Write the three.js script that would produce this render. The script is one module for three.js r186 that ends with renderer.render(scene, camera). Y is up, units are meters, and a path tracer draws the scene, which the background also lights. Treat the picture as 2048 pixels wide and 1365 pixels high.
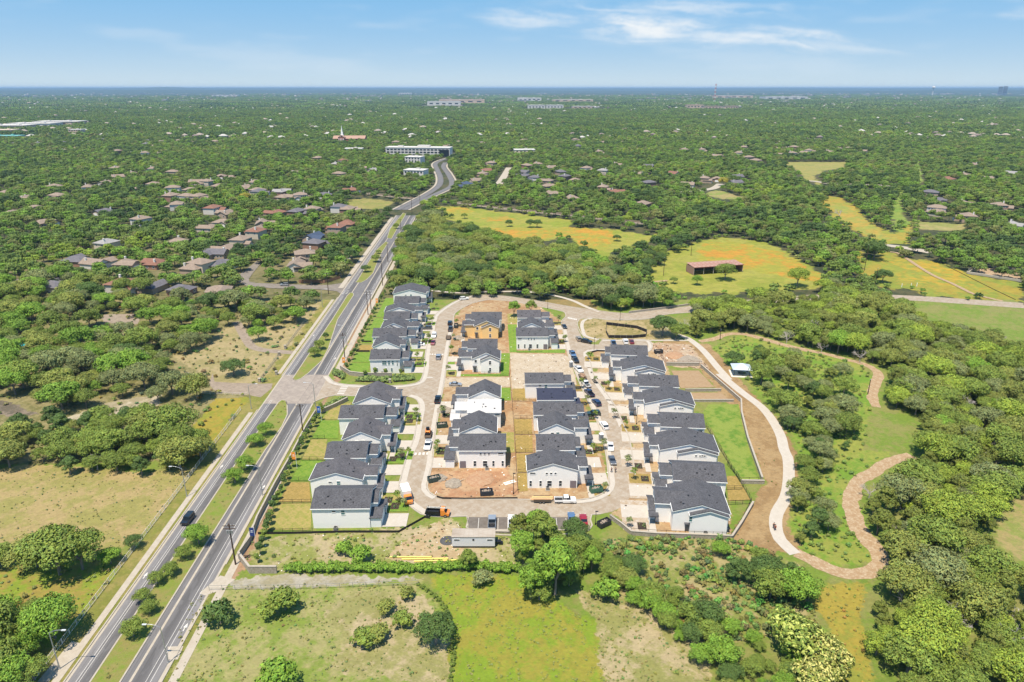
import * as THREE from 'three';
import { mergeGeometries, mergeVertices } from 'three/addons/utils/BufferGeometryUtils.js';
import { MarchingCubes } from 'three/addons/objects/MarchingCubes.js';

// ------------------------------------------------------------------ camera, sky, sun, exposure
const scene = new THREE.Scene();
const camera = new THREE.PerspectiveCamera(53.13, 1024 / 682, 1, 120000);
camera.position.set(0, 105, 0);
camera.rotation.set(THREE.MathUtils.degToRad(-20.36), 0, 0);
const renderer = new THREE.WebGLRenderer();
renderer.toneMapping = THREE.LinearToneMapping;
renderer.toneMappingExposure = 1.4;
renderer.shadowMap.enabled = true;
const SUN = new THREE.Vector3(-1.6, 8.9, 2.9).normalize();
const sun = new THREE.DirectionalLight(new THREE.Color(1, 0.905, 0.77), 5);
sun.position.copy(SUN).multiplyScalar(600).add(new THREE.Vector3(0, 0, -250));
sun.target.position.set(0, 0, -250);
sun.castShadow = true;
Object.assign(sun.shadow.camera, { left: -320, right: 320, top: 320, bottom: -320, near: 1, far: 1400 });
sun.shadow.mapSize.set(4096, 4096);
scene.add(sun, sun.target);

// ------------------------------------------------------------------ random numbers and noise
function rngOf(seed) {
  let s = seed >>> 0;
  return () => { s = (s + 0x6d2b79f5) | 0; let t = Math.imul(s ^ (s >>> 15), 1 | s); t = (t + Math.imul(t ^ (t >>> 7), 61 | t)) ^ t; return ((t ^ (t >>> 14)) >>> 0) / 4294967296; };
}
const clamp = (v, a, b) => Math.min(b, Math.max(a, v)), lerp = (a, b, t) => a + (b - a) * t;
const smooth = (a, b, v) => { const t = clamp((v - a) / (b - a), 0, 1); return t * t * (3 - 2 * t); };
const NS = 512;
function fbmTable(seed, octaves, first, gain = 0.5) {            // tileable noise, values spread over 0..1
  const out = new Float32Array(NS * NS), rnd = rngOf(seed);
  for (let o = 0, f = first, amp = 1; o < octaves; o++, f *= 2, amp *= gain) {
    const lat = new Float32Array(f * f).map(() => rnd());
    for (let y = 0; y < NS; y++) for (let x = 0; x < NS; x++) {
      const u = (x * f) / NS, v = (y * f) / NS, xi = Math.floor(u), yi = Math.floor(v), fx = u - xi, fy = v - yi, sx = fx * fx * (3 - 2 * fx), sy = fy * fy * (3 - 2 * fy);
      const x0 = xi % f, x1 = (xi + 1) % f, y0 = (yi % f) * f, y1 = ((yi + 1) % f) * f;
      out[y * NS + x] += amp * lerp(lerp(lat[y0 + x0], lat[y0 + x1], sx), lerp(lat[y1 + x0], lat[y1 + x1], sx), sy);
    }
  }
  let lo = 1e9, hi = -1e9;
  for (const v of out) { lo = Math.min(lo, v); hi = Math.max(hi, v); }
  return out.map((v) => (v - lo) / (hi - lo));
}
const SOFT = fbmTable(11, 5, 4), CRISP = fbmTable(23, 6, 8, 0.65), GRAIN = fbmTable(37, 3, 128, 0.9);
function tap(table, u, v) {                                       // u, v in tiles
  u = (u - Math.floor(u)) * NS; v = (v - Math.floor(v)) * NS;
  const x0 = u | 0, y0 = v | 0, x1 = (x0 + 1) % NS, y1 = (y0 + 1) % NS, fx = u - x0, fy = v - y0;
  return lerp(lerp(table[y0 * NS + x0], table[y0 * NS + x1], fx), lerp(table[y1 * NS + x0], table[y1 * NS + x1], fx), fy);
}
const near = (table, u, v) => table[(((v - Math.floor(v)) * NS) | 0) * NS + (((u - Math.floor(u)) * NS) | 0)];

// ------------------------------------------------------------------ the sky: a clear gradient with thin high cloud in scattered banks
{
  const W = 4096, H = 2048, data = new Float32Array(W * H * 4), rnd = rngOf(5);
  const banks = [[-80, 4.2, 9, 1.1, 1.15], [-72, 3.3, 10, 1.0, 0.95], [-88, 4.9, 6, 0.7, 0.7], [-53, 4.25, 4.6, 0.5, 1.2], [-66, 2.7, 5, 0.35, 0.5], [-78, 5.6, 12, 0.6, 0.7]];
  for (let i = 0; i < 26; i++) { const a = rnd() * 360 - 180, e = 4 + rnd() * 40; if (a < -118 || a > -48) banks.push([a, e, 6 + rnd() * 10, 1 + e * 0.12, 0.5 + rnd() * 0.5]); }
  const low = [0.485, 0.57, 0.605], mid = [0.105, 0.335, 0.605], top = [0.06, 0.165, 0.40], white = [0.66, 0.68, 0.69];
  for (let r = 0; r < H; r++) {
    const el = ((r + 0.5) / H - 0.5) * 180, up = Math.max(el, 0), k1 = 1 - Math.exp(-up / 4), k2 = smooth(4, 70, up);
    const base = [0, 1, 2].map((c) => lerp(lerp(low[c], mid[c], k1), top[c], k2));
    for (let col = 0; col < W; col++) {
      const i = (r * W + col) * 4; let a = 0;
      if (el > 0.3) {
        const az = (col / W - 0.5) * 360;
        for (const b of banks) {
          let dx = az - b[0]; if (dx > 180) dx -= 360; if (dx < -180) dx += 360;
          if (Math.abs(dx) > b[2] * 2 || Math.abs(el - b[1]) > b[3] * 3) continue;
          const warp = tap(SOFT, az / 30 + b[0], el / 9), ee = (el - b[1] + dx * 0.06 + (warp - 0.5) * 1.2) / b[3];
          const env = Math.exp(-Math.pow(dx / b[2], 2) * 1.4 - ee * ee * 0.9);
          const st = tap(CRISP, az / 40 + b[1] + warp * 0.16, (el + dx * 0.1) / 2.2 + b[0] + warp * 0.5) * 0.85 + tap(SOFT, az / 11 + 0.3, (el + dx * 0.07) / 4 + warp * 0.4) * 0.6 - 0.1;
          a = Math.max(a, b[4] * smooth(0.16, 1.15, env * (0.05 + st * 1.2)) * 0.8);
        }
        a = Math.max(a, 0.16 * smooth(0.5, 0.9, tap(SOFT, az / 36, el / 7)) * smooth(0.3, 1.5, el));
      }
      for (let c = 0; c < 3; c++) data[i + c] = el < -0.2 ? [0.16, 0.17, 0.12][c] : lerp(base[c], white[c], a);
      data[i + 3] = 1;
    }
  }
  const sky = new THREE.DataTexture(data, W, H, THREE.RGBAFormat, THREE.FloatType);
  sky.mapping = THREE.EquirectangularReflectionMapping; sky.magFilter = THREE.LinearFilter; sky.needsUpdate = true;
  scene.background = sky; scene.environment = sky;
}
scene.fog = new THREE.FogExp2(new THREE.Color(0.42, 0.66, 0.95), 0.000048);

// ------------------------------------------------------------------ naming
const used = new Map();
function numbered(name) { const n = used.get(name) ?? 0; used.set(name, n + 1); return n ? name + '_' + String(n).padStart(3, '0') : name; }
function tag(o, label, category, group, kind) {
  o.userData = {};
  if (label) o.userData.label = label;
  if (category) o.userData.category = category;
  if (group) o.userData.group = group;
  if (kind) o.userData.kind = kind;
  return o;
}
function mesh(name, geometry, material, parent) { const m = new THREE.Mesh(geometry, material); m.name = parent ? name : numbered(name); m.castShadow = m.receiveShadow = true; (parent ?? scene).add(m); return m; }
function thing(name, label, category, x, y, z, turn = 0, group) {
  const g = new THREE.Group(); g.name = numbered(name); g.position.set(x, y, z); g.rotation.y = turn; scene.add(g);
  return tag(g, label, category, group);
}
function copyOf(proto, label, x, y, z, turn, group) {
  const c = proto.clone(); c.name = numbered(proto.name.replace(/_\d+$/, '')); c.position.set(x, y, z); c.rotation.y = turn; scene.add(c);
  c.userData = { ...proto.userData }; if (label) c.userData.label = label; if (group) c.userData.group = group;
  return c;
}
function structure(name, geometry, material) { return tag(mesh(name, geometry, material), null, null, null, 'structure'); }
const rad = THREE.MathUtils.degToRad;

// ------------------------------------------------------------------ geometry helpers
function box(w, h, d, x = 0, y = 0, z = 0, ry = 0) { const g = new THREE.BoxGeometry(w, h, d); if (ry) g.rotateY(ry); g.translate(x, y, z); return g; }
function rod(r0, r1, h, x = 0, y = 0, z = 0, n = 8) { const g = new THREE.CylinderGeometry(r1, r0, h, n); g.translate(x, y + h / 2, z); return g; }
function bar(ax, ay, az, bx, by, bz, r0, r1 = r0, n = 6) {
  const a = new THREE.Vector3(ax, ay, az), d = new THREE.Vector3(bx, by, bz).sub(a), g = new THREE.CylinderGeometry(r1, r0, d.length(), n, 1);
  g.translate(0, d.length() / 2, 0); g.applyQuaternion(new THREE.Quaternion().setFromUnitVectors(new THREE.Vector3(0, 1, 0), d.normalize())); g.translate(ax, ay, az); return g;
}
function join(list) { return mergeGeometries(list.map((g) => { const n = g.index ? g.toNonIndexed() : g; for (const k of Object.keys(n.attributes)) if (!['position', 'normal', 'uv'].includes(k)) n.deleteAttribute(k); return n; })); }
function boxUV(g) {                                               // uv in metres on whichever plane each face lies nearest to
  g = g.index ? g.toNonIndexed() : g;
  const p = g.attributes.position, uv = new Float32Array(p.count * 2), a = new THREE.Vector3(), b = new THREE.Vector3(), c = new THREE.Vector3();
  for (let i = 0; i < p.count; i += 3) {
    a.fromBufferAttribute(p, i); b.fromBufferAttribute(p, i + 1); c.fromBufferAttribute(p, i + 2);
    const n = b.clone().sub(a).cross(c.clone().sub(a)), ax = Math.abs(n.x), ay = Math.abs(n.y), az = Math.abs(n.z);
    [a, b, c].forEach((q, k) => { const o = (i + k) * 2; if (az >= ax && az >= ay) { uv[o] = q.x; uv[o + 1] = q.y; } else if (ax >= ay) { uv[o] = q.z; uv[o + 1] = q.y; } else { uv[o] = q.x; uv[o + 1] = q.z; } });
  }
  g.setAttribute('uv', new THREE.BufferAttribute(uv, 2)); return g;
}
const pairs = (flat) => { const out = []; for (let i = 0; i < flat.length; i += 2) out.push([flat[i], flat[i + 1]]); return out; };
function sheet(points, y, holes = []) {                           // flat polygon on the ground, uv in metres
  const s = new THREE.Shape(points.map(([x, z]) => new THREE.Vector2(x, -z)));
  for (const h of holes) s.holes.push(new THREE.Path(h.map(([x, z]) => new THREE.Vector2(x, -z))));
  const g = new THREE.ShapeGeometry(s); g.rotateX(-Math.PI / 2); g.translate(0, y, 0); return g;
}
function curve(points, step = 3) {                                // smooth line through the points
  if (points.length < 3) return points;
  const c = new THREE.CatmullRomCurve3(points.map(([x, z]) => new THREE.Vector3(x, 0, z)), false, 'centripetal'), n = Math.max(4, Math.ceil(c.getLength() / step));
  return c.getSpacedPoints(n).map((p) => [p.x, p.z]);
}
function offset(line, d) {                                        // d > 0: to the left of the way the line runs
  return line.map((p, i) => { const a = line[Math.max(0, i - 1)], b = line[Math.min(line.length - 1, i + 1)], l = Math.hypot(b[0] - a[0], b[1] - a[1]) || 1; return [p[0] + ((b[1] - a[1]) / l) * d, p[1] - ((b[0] - a[0]) / l) * d]; });
}
function ribbon(line, d0, d1, y, y1 = y, ragged = 0) {                        // strip between two offsets of a line; u runs across, v along
  const A = offset(line, d0), B = offset(line, d1), pos = [], uv = [], idx = []; let run = 0;
  if (ragged) line.forEach((p, i) => { for (const [e, k] of [[A, 0.1], [B, 0.6]]) { const n = (tap(CRISP, i / 60 + k, k) - 0.5) * ragged; e[i][0] += (e[i][0] - p[0]) * n; e[i][1] += (e[i][1] - p[1]) * n; } });
  for (let i = 0; i < line.length; i++) {
    if (i) run += Math.hypot(line[i][0] - line[i - 1][0], line[i][1] - line[i - 1][1]);
    pos.push(A[i][0], y, A[i][1], B[i][0], y1, B[i][1]); uv.push(d0, run, d1, run);
    if (i) { const k = i * 2; idx.push(k - 2, k - 1, k, k - 1, k + 1, k); }
  }
  const g = new THREE.BufferGeometry(); g.setAttribute('position', new THREE.Float32BufferAttribute(pos, 3)); g.setAttribute('uv', new THREE.Float32BufferAttribute(uv, 2)); g.setIndex(idx);
  g.computeVertexNormals(); if (g.attributes.normal.getY(0) < 0) { g.setIndex(idx.map((_, i) => idx[i - (i % 3) + [0, 2, 1][i % 3]])); g.computeVertexNormals(); } return g;
}
function wallAlong(line, thick, y0, y1) {                         // a wall or kerb that follows a line
  const A = offset(line, thick / 2), B = offset(line, -thick / 2), pos = [], idx = [], n = line.length;
  for (let i = 0; i < n; i++) pos.push(A[i][0], y0, A[i][1], A[i][0], y1, A[i][1], B[i][0], y1, B[i][1], B[i][0], y0, B[i][1]);
  for (let i = 1; i < n; i++) for (let k = 0; k < 3; k++) { const a = (i - 1) * 4 + k, b = i * 4 + k; idx.push(a, a + 1, b, b, a + 1, b + 1); }
  idx.push(0, 3, 1, 1, 3, 2); const e = (n - 1) * 4; idx.push(e, e + 1, e + 3, e + 1, e + 2, e + 3);
  let g = new THREE.BufferGeometry(); g.setAttribute('position', new THREE.Float32BufferAttribute(pos, 3)); g.setIndex(idx);
  g = g.toNonIndexed(); g.computeVertexNormals(); return boxUV(g);
}
function inside(poly, x, z) { let c = false; for (let i = 0, j = poly.length - 1; i < poly.length; j = i++) { const [xi, zi] = poly[i], [xj, zj] = poly[j]; if ((zi > z) !== (zj > z) && x < ((xj - xi) * (z - zi)) / (zj - zi) + xi) c = !c; } return c; }

// ------------------------------------------------------------------ materials
const lin = (r, g, b, k = 1) => new THREE.Color().setRGB(r / 255, g / 255, b / 255, THREE.SRGBColorSpace).multiplyScalar(k);
const SUNLIT = 1.86;                                              // how much brighter than its own colour a level surface comes out in this light
const seen = (r, g, b) => lin(r, g, b, 1 / SUNLIT);               // own colour of a surface that shows as r, g, b in the sun
function tileTexture(size, fn, srgb = true) {                     // fn(u, v) -> [r, g, b] in 0..1 (linear when srgb)
  const d = new Uint8Array(size * size * 4), enc = (v) => (v <= 0.0031308 ? v * 12.92 : 1.055 * Math.pow(v, 1 / 2.4) - 0.055);
  for (let y = 0; y < size; y++) for (let x = 0; x < size; x++) { const c = fn(x / size, y / size), i = (y * size + x) * 4; for (let k = 0; k < 3; k++) d[i + k] = clamp(srgb ? enc(clamp(c[k], 0, 1)) : c[k], 0, 1) * 255; d[i + 3] = 255; }
  const t = new THREE.DataTexture(d, size, size); t.wrapS = t.wrapT = THREE.RepeatWrapping; t.magFilter = THREE.LinearFilter; t.minFilter = THREE.LinearMipmapLinearFilter; t.colorSpace = srgb ? THREE.SRGBColorSpace : THREE.NoColorSpace; t.needsUpdate = true; return t;
}
const scaled = (t, su, sv = su) => { const c = t.clone(); c.repeat.set(1 / su, 1 / sv); c.needsUpdate = true; return c; };
const bumpy = tileTexture(512, (u, v) => { const n = tap(CRISP, u, v) * 0.5 + tap(GRAIN, u, v) * 0.5; return [n, n, n]; }, false);
// base colour broken up by coarse patches (towards other) and fine grain
function ground(base, other, metres, { patch = 0.5, grain = 0.25, bump = 0.04, rough = 0.95, seed = 0, bumpTile = 3 } = {}) {
  const t = tileTexture(512, (u, v) => {
    const m = clamp(smooth(0.5 - 0.35, 0.5 + 0.35, tap(CRISP, u + seed * 0.37, v + seed * 0.71) * 0.6 + tap(SOFT, u * 2 + seed, v * 2) * 0.4) * patch * 2, 0, 1), g = 1 + (near(GRAIN, u + seed * 0.13, v) - 0.5) * 2 * grain;
    return ['r', 'g', 'b'].map((k) => lerp(base[k], other[k], m) * g);
  });
  t.repeat.set(1 / metres, 1 / metres);
  return new THREE.MeshStandardMaterial({ map: t, roughness: rough, bumpMap: bump ? scaled(bumpy, bumpTile) : null, bumpScale: bump });
}
const flat = (r, g, b, rough = 0.7, metal = 0) => new THREE.MeshStandardMaterial({ color: lin(r, g, b), roughness: rough, metalness: metal });
// plan of the place, traced on the ground: x, z pairs in metres (camera above the origin, looking towards -z)
const PLAN = {
  street_outer: [-70.75, -219.84, -68.17, -223.59, -64.25, -226.03, -60.13, -225.51, -47.92, -225.29, -40.72, -225.72, -37.69, -224.87, -34.71, -222.92, -32.79, -218.09, -31.92, -205.63, -31.39, -190.68, -31.95, -184.7, -31.96, -171.02, -31.78, -165.26, -30.73, -161.47, -27.46, -156.07, -23.31, -151.74, -21.29, -151.18, -16.23, -150.85, -11.48, -150.96, -11.14, -145.28, 19.74, -145.28, 20.55, -151.63, 23.37, -152.19, 26.55, -153.36, 29.98, -155.89, 32.64, -160.73, 34.55, -167.17, 35.63, -171.42, 36.2, -177.57, 37.5, -194.63, 37.11, -201.17, 36.33, -216.6, 33.73, -232.33, 31.94, -243.22, 32, -259.66, 31.55, -265.23, 32.66, -269.83, 38.32, -271.01, 57.58, -269.25, 60.32, -283.9, 43.91, -283.9, 40.11, -285.5, 37.69, -278.24, 34.27, -278.86, 31.87, -283.26, 31.34, -288.11, 30.66, -297.21, 30.8, -307.57, 32.68, -313.49, 37.7, -315.17, 46.13, -312.65, 55.85, -312.12, 66.49, -314.33, 76.53, -320.48, 93.99, -324.97, 122.82, -336.71, 157.41, -345.57, 194.84, -346.48, 216.88, -342.87, 260.02, -330.75, 262.48, -329.91, 268.86, -338.89, 266.37, -339.76, 222.1, -352, 199.6, -355.8, 161.2, -354.9, 125.72, -345.57, 90.5, -334.3, 58.05, -322.23, 51.98, -323.11, 38.14, -329.24, 26.89, -334.99, 15.7, -341.97, 4.26, -348.31, -3.3, -352, -15.8, -354.2, -22.1, -352.4, -29.26, -343.76, -35.47, -329.08, -38.18, -317.41, -38.04, -305.01, -37.48, -295.83, -36.62, -269.25, -34.79, -245.59, -35.55, -237.86, -40.47, -235.07, -58.72, -235.07, -67, -237.39, -71.74, -244.1],
  island: [-20.68, -339.32, -26.67, -327.42, -28.4, -320.56, -27.48, -302.13, -27.12, -275.92, -25.88, -241.19, -25.46, -220.25, -24.91, -198.72, -23.78, -177.14, -23.85, -169.01, -23.83, -165.1, -22.98, -162.58, -20.57, -160.27, -13.19, -158.99, 1.47, -158.91, 11.4, -158.55, 19.85, -159.03, 23.44, -160.61, 25.93, -162.93, 27.5, -166.91, 27.72, -170.18, 28.63, -181.79, 28.82, -193.4, 28.53, -204.79, 27.47, -217.4, 26.01, -232.33, 24.55, -251.67, 23.53, -265.23, 23.44, -291.09, 23.55, -301.14, 23.71, -309.79, 26.39, -317.8, 26.11, -324.16, 21.69, -328.25, 15.31, -332.43, 6.22, -338.45, -3.26, -343.76, -12.66, -345.12],
  park_strip: [-11.47, -150.81, 19.61, -150.81, 19.04, -145.28, -11.14, -145.28],
  detention: [32.66, -313.13, 37.73, -314.85, 46.1, -312.11, 55.75, -311.43, 66.4, -313.47, 73.09, -316.93, 71.58, -301.89, 76.25, -288.07, 68.41, -284.43, 43.47, -284.43, 38.65, -285.88, 36.08, -280.87, 33.41, -283.71, 31.99, -289.55, 31.06, -298.72, 31.18, -307.58],
  trail: [54.12, -311.43, 60.19, -305.94, 66.23, -298.72, 71.48, -294.07, 74.9, -291.04, 78.09, -287.34, 79.53, -282.99, 81.03, -275.33, 81.82, -267.37, 82.37, -252.61, 83.2, -240.27],
  trail2: [81.13, -245.95, 84.68, -228.22, 87.62, -215.52, 87.56, -203.97, 86.29, -194.2, 84.19, -186.27, 83.48, -181.36, 78.76, -168.16, 74.73, -159.76, 69.79, -152.64, 67.45, -147.18, 66.48, -141.47, 68.07, -135.84],
  dirt_trail: [68.07, -135.84, 70.45, -133.53, 73.32, -131.04, 76.69, -129.19, 79.94, -128.61, 83.6, -129.57, 87.19, -132.52, 88.51, -136.1, 88.28, -140.37, 87.78, -145.43, 89.14, -150.79, 91.59, -157.77, 95.93, -164.58, 102.61, -171.12, 112.85, -178.51, 121.92, -182.19],
  dirt_trail2: [83.08, -281.81, 87.82, -284.04, 98.42, -291.72, 104.81, -291.72, 111.1, -286.76, 120.27, -276.43, 130.43, -268.08, 137.77, -261.45, 142.9, -255.1, 143.51, -246.89, 137.95, -236.69, 132.42, -228.22, 127.41, -216.45],
  north_walk: [-47.1, -364.3, -28.5, -358.5, -11.9, -360.8, 9.3, -360.4, 21.8, -354.1, 31.76, -344.31, 38.02, -333.04, 43.67, -325.25],
  lot_walk: [40.12, -283.57, 53.3, -283.57, 68.23, -283.57, 78.68, -283.57],
  lot_walk2: [38.77, -314.33, 34.97, -311.77, 33.08, -305.12, 32.73, -297.16, 33.44, -288.81, 38.48, -284.43],
  side_street: [-150.3, -372.7, -159.6, -383.4, -163.3, -390.4, -164, -408.4, -165.3, -432.6, -160.7, -427.9, -157, -402.7, -154.4, -387.8, -151.9, -381.9, -147.1, -378.8, -123.3, -375.6, -104.3, -374.4, -97.4, -378.8, -93.9, -381.4, -91, -359.7, -92.8, -356.3, -96.7, -362, -107.3, -365.5, -134.1, -367.8],
  park_drive: [-117.59, -246.75, -113.44, -238.42, -106.85, -237.34, -99.43, -236.81, -95.16, -236.45, -90.77, -236.81, -89.63, -232.27, -90.97, -224.34, -94.34, -225.56, -96.23, -226.96, -101.6, -227.37, -108.83, -228.87, -114.5, -235.75],
  park_drive2: [-132.05, -309.56, -123.77, -294.62, -117.69, -283.93, -112.19, -275.62, -105.89, -271.63, -99.26, -269.95, -92.46, -268.84],
  turn_pad: [-199.45, -314.57, -201.35, -320.37, -187.43, -321.85, -181.23, -316.01, -177.56, -306.23, -183.17, -303.53, -194.96, -308.97],
  median1: [-81.04, -221.5, -79.36, -217.8, -76.97, -210.35, -76.09, -201.88, -76.08, -191.33, -76.26, -186.24, -74.94, -135.05, -73.84, -98.17, -73.71, -95.35, -79.24, -95.35, -79.5, -98.17, -80.84, -136.17, -82.6, -186.24, -83.19, -219.84, -82.6, -221.91],
  median2: [-84.47, -241.19, -82.94, -239.27, -81.2, -241.19, -79.86, -246.73, -77.98, -259.66, -78.88, -273.98, -80.95, -288.43, -84.23, -312.42, -85.5, -353.9, -86.6, -357.7, -88.5, -358.7, -88.8, -353, -86.9, -313.18, -86.04, -283.9],
  median3: [-90.1, -380.2, -86.7, -379.1, -84.9, -385.6, -83.9, -400.5, -86.6, -429.5, -88.5, -456.6, -89.6, -487, -92, -490.4, -93.5, -467.4, -92.4, -432.7, -89.9, -384.5],
  median4: [-93.3, -504.5, -89.4, -500.9, -91.8, -549.6, -94.2, -608, -97.6, -613.1, -96.9, -539.2],
  far_ave_left: [-105.3, -629.4, -96.3, -684.3, -87.6, -741.4, -83.7, -797.3, -89.2, -868.2, -104, -968, -113, -1035, -110, -1082, -100, -1123, -77, -1178, -37, -1251],
  far_ave_right: [-99.5, -629.4, -90, -684.3, -78.9, -736.7, -69.6, -786.6, -71.9, -831.4, -83, -908, -98, -1000, -100, -1053],
  rail1: [-191.4, -765.9, -161.1, -741.4, -129.9, -718.4, -99.6, -699.3],
  rail2: [-54.6, -674.4, -31.9, -656.6, -2.7, -636.3, 35.1, -612.9, 62.8, -595.1, 90.6, -576.6, 121.2, -557.1],
  mid_road: [349.9, -842.8, 364.6, -831.5, 374.2, -809.7, 416.1, -806.2, 440, -775.7],
  mid_road2: [264.4, -479.5, 270.8, -475.7, 277, -468.9, 285.3, -456.2],
  mid_road3: [179.1, -743.4, 200.3, -752.3, 223.2, -770.7, 243.6, -810.2],
  mid_road4: [-15.3, -808.4, -10.2, -881.2, -4, -984],
  field_track: [256.4, -459.1, 261.8, -455.5, 259.3, -439.2, 254.5, -414.3, 251.6, -391.8, 252.2, -378.9, 251.2, -364.3, 251.2, -355.2, 257.76, -343.29],
  field_track2: [77.1, -380.4, 83.4, -381.6, 90.4, -384.2],
  field_a: [-73, -653.1, -51.6, -649.7, -9, -620.3, 50.2, -579.3, 50.1, -543.1, 79.4, -538.3, 106.6, -515.3, 114.5, -524.3, 110.9, -506.6, 94.2, -486, 75.6, -463.3, 58.8, -432.6, 54.6, -449.2, 50, -474.4, 40.8, -506.6, 24.4, -494.1, 13.2, -490, -12.8, -510.9, -28.8, -548, -45.1, -563.3, -58.3, -590.5],
  field_b: [139.8, -496.5, 157.3, -509.2, 175.2, -496.5, 185.3, -488.4, 190.2, -465.5, 187.4, -428.2, 191.3, -416, 188.5, -396.1, 172.8, -365.7, 160.1, -363.4, 134.7, -361.1, 114.4, -357.6, 90.5, -356.5, 74.6, -377.8, 81.7, -401.6, 99.2, -437.8, 106.6, -458.3, 124.6, -472.9],
  field_c: [295.9, -660.4, 329.1, -721.6, 337.7, -705.3, 329.7, -660.4, 303.5, -579.6, 293.9, -533.7, 297.3, -524.4, 313.7, -548.2, 332.4, -574.1, 338.4, -574.1, 317.9, -533.7, 282.6, -482.2, 269.5, -486.2, 265.1, -494.2, 270.3, -538.5, 281.1, -596.5],
  field_d: [228.4, -429.6, 256, -459.8, 262.1, -456.2, 259.5, -442.5, 269.8, -436, 276, -423.3, 276.5, -402.8, 279.4, -391.8, 295.6, -381.4, 266.41, -338.1, 248.59, -344.34, 222, -351.9, 222.6, -364.3, 210.7, -371.5, 210.4, -378.9, 209.7, -402.8, 236.7, -459.8, 243.1, -459.8],
  field_e: [338.4, -574.1, 375.8, -558.3, 352.8, -529, 330.8, -533.7, 321.5, -538.5],
  field_f: [409, -1063, 510, -1063, 468, -989, 420, -939, 383.2, -880.1, 357.3, -792.3, 356.9, -840.3, 394, -972],
  field_g: [-164, -674.4, -151.8, -704.9, -113.4, -674.4, -119.8, -633.1, -135, -633.1, -150.5, -639.6],
  field_h: [240.72, -334.06, 259.56, -330.1, 243.92, -306.28, 241.45, -312.39, 239.78, -326.22],
  field_i: [220.6, -761.4, 228.3, -752.3, 237.7, -709.7, 232.7, -694, 211.5, -694, 203.5, -726.2],
  ride_a: [299.5, -533.7, 350.5, -633.4, 429.8, -765.6, 434.3, -765.6, 367.9, -646.6, 335.9, -579.6, 305.5, -524.4],
  ride_b: [628, -1093, 634, -1093, 489, -825.6, 472, -809.8],
  flowers_a: [-17.3, -543.1, 27.6, -543.1, 55.7, -543.1, 78.8, -533.5, 82.7, -510.9, 67.5, -463.3, 56.2, -463.3, 50.3, -486, 41.1, -510.9, 23.8, -498.2, 13.3, -494.1, -11.3, -519.7],
  flowers_a2: [-71.5, -649.7, -42.1, -639.6, -31.8, -608.1, -59.4, -614.1],
  flowers_a3: [-22.8, -590.5, -6.7, -596.3, 5.5, -584.9, 3.4, -568.5, -22.3, -576.6],
  flowers_b: [137.5, -484.4, 156.7, -492.4, 169.9, -480.5, 183.5, -458.3, 183.5, -422, 185.5, -398.8, 179, -380.4, 148.4, -401.6, 134.8, -428.2, 121.5, -441.1],
  flowers_c: [308.9, -674.8, 318.8, -646.6, 300.8, -574.1, 289.2, -524.4, 282.7, -498.3, 268.9, -498.3, 274.9, -548.2, 287.9, -602.4],
  flowers_d: [240.6, -432.7, 258, -442.5, 270.7, -429.6, 275.1, -402.8, 266.8, -364.3, 256.6, -366.7, 242.6, -376.4, 232, -381.4, 226.7, -397.2],
  g_dry_left: [-157.86, -173.07, -143.18, -177.28, -105.44, -173.07, -96.5, -175.86, -92.2, -174.45, -92.39, -139.43, -100.54, -136.55, -118.77, -140.41, -132.82, -139.43],
  g_meadow_left: [-133.81, -137.5, -94, -135.61, -90.86, -131.95, -91.7, -108.73, -91.53, -96.46, -106.41, -96.46],
  g_park_clear: [-146.91, -269.25, -135.95, -278.24, -131.29, -312.42, -117.03, -328.25, -100.1, -345.57, -90.2, -278.24, -88.98, -240.23, -96.48, -226.59, -113.87, -235.53, -125.89, -250.13],
  g_park_under: [-316.1, -385.6, -105.1, -359.7, -92.38, -278.24, -94.04, -222.33, -93.93, -180.19, -143.18, -177.28, -161, -177.28],
  g_park_corner: [-107.35, -186.24, -105.44, -199.41, -106.95, -223.17, -94.8, -224.44, -91.6, -173.07, -102.4, -175.86],
  g_creek: [-155.19, -202.95, -140.7, -222.33, -128.4, -226.59, -123.96, -217.4, -138.56, -205.85],
  g_creek2: [-192.49, -224.44, -178.75, -220.25, -162.5, -210.35, -170.62, -208.45, -185.02, -214.22],
  g_lower_mid: [-70.72, -123.44, -52.28, -125.07, -20.94, -126.74, -13.05, -114.28, -10.52, -95.35, -65.87, -95.35],
  g_bare_patch: [-40.8, -115.74, -36.89, -121.84, -29.3, -122.63, -19.12, -121.05, -12.18, -110.08, -11.53, -96.46, -35.02, -101.12, -33.88, -108.73],
  g_centre_bright: [-18.86, -128.44, 4.14, -128.44, 9.41, -120.27, 18.35, -112.85, 18.85, -94.25, -10.89, -94.25, -13.05, -114.28],
  g_centre_dry: [14.05, -123.44, 23.86, -121.84, 39.81, -107.4, 36.23, -94.25, 17.02, -94.25, 17.47, -114.28],
  g_gravel_strip: [-66.13, -125.9, -57.83, -128.1, -46.45, -128.44, -19.84, -127.08, -36.43, -124.74, -61.67, -123.12],
  g_south_lot: [-65.06, -141.8, -19.73, -147.59, -16.15, -150.63, -11.28, -145.48, 1.36, -141.4, 1.28, -131.06, -53.63, -129.3, -63.02, -132.85],
  g_sand: [-24.44, -144.45, -18.56, -148.67, -12.54, -145.48, -12.34, -133.76, -24, -132.31, -30.13, -133.76, -27.45, -139.43],
  g_isl_dirt: [-22.19, -345.57, -28.72, -312.42, -25.7, -240.23, -23.62, -177.28, -24.11, -165.1, -20.25, -158.91, 22.56, -158.91, 28.1, -167.69, 23.88, -260.75, 23.17, -312.42, 9.51, -345.57],
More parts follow.
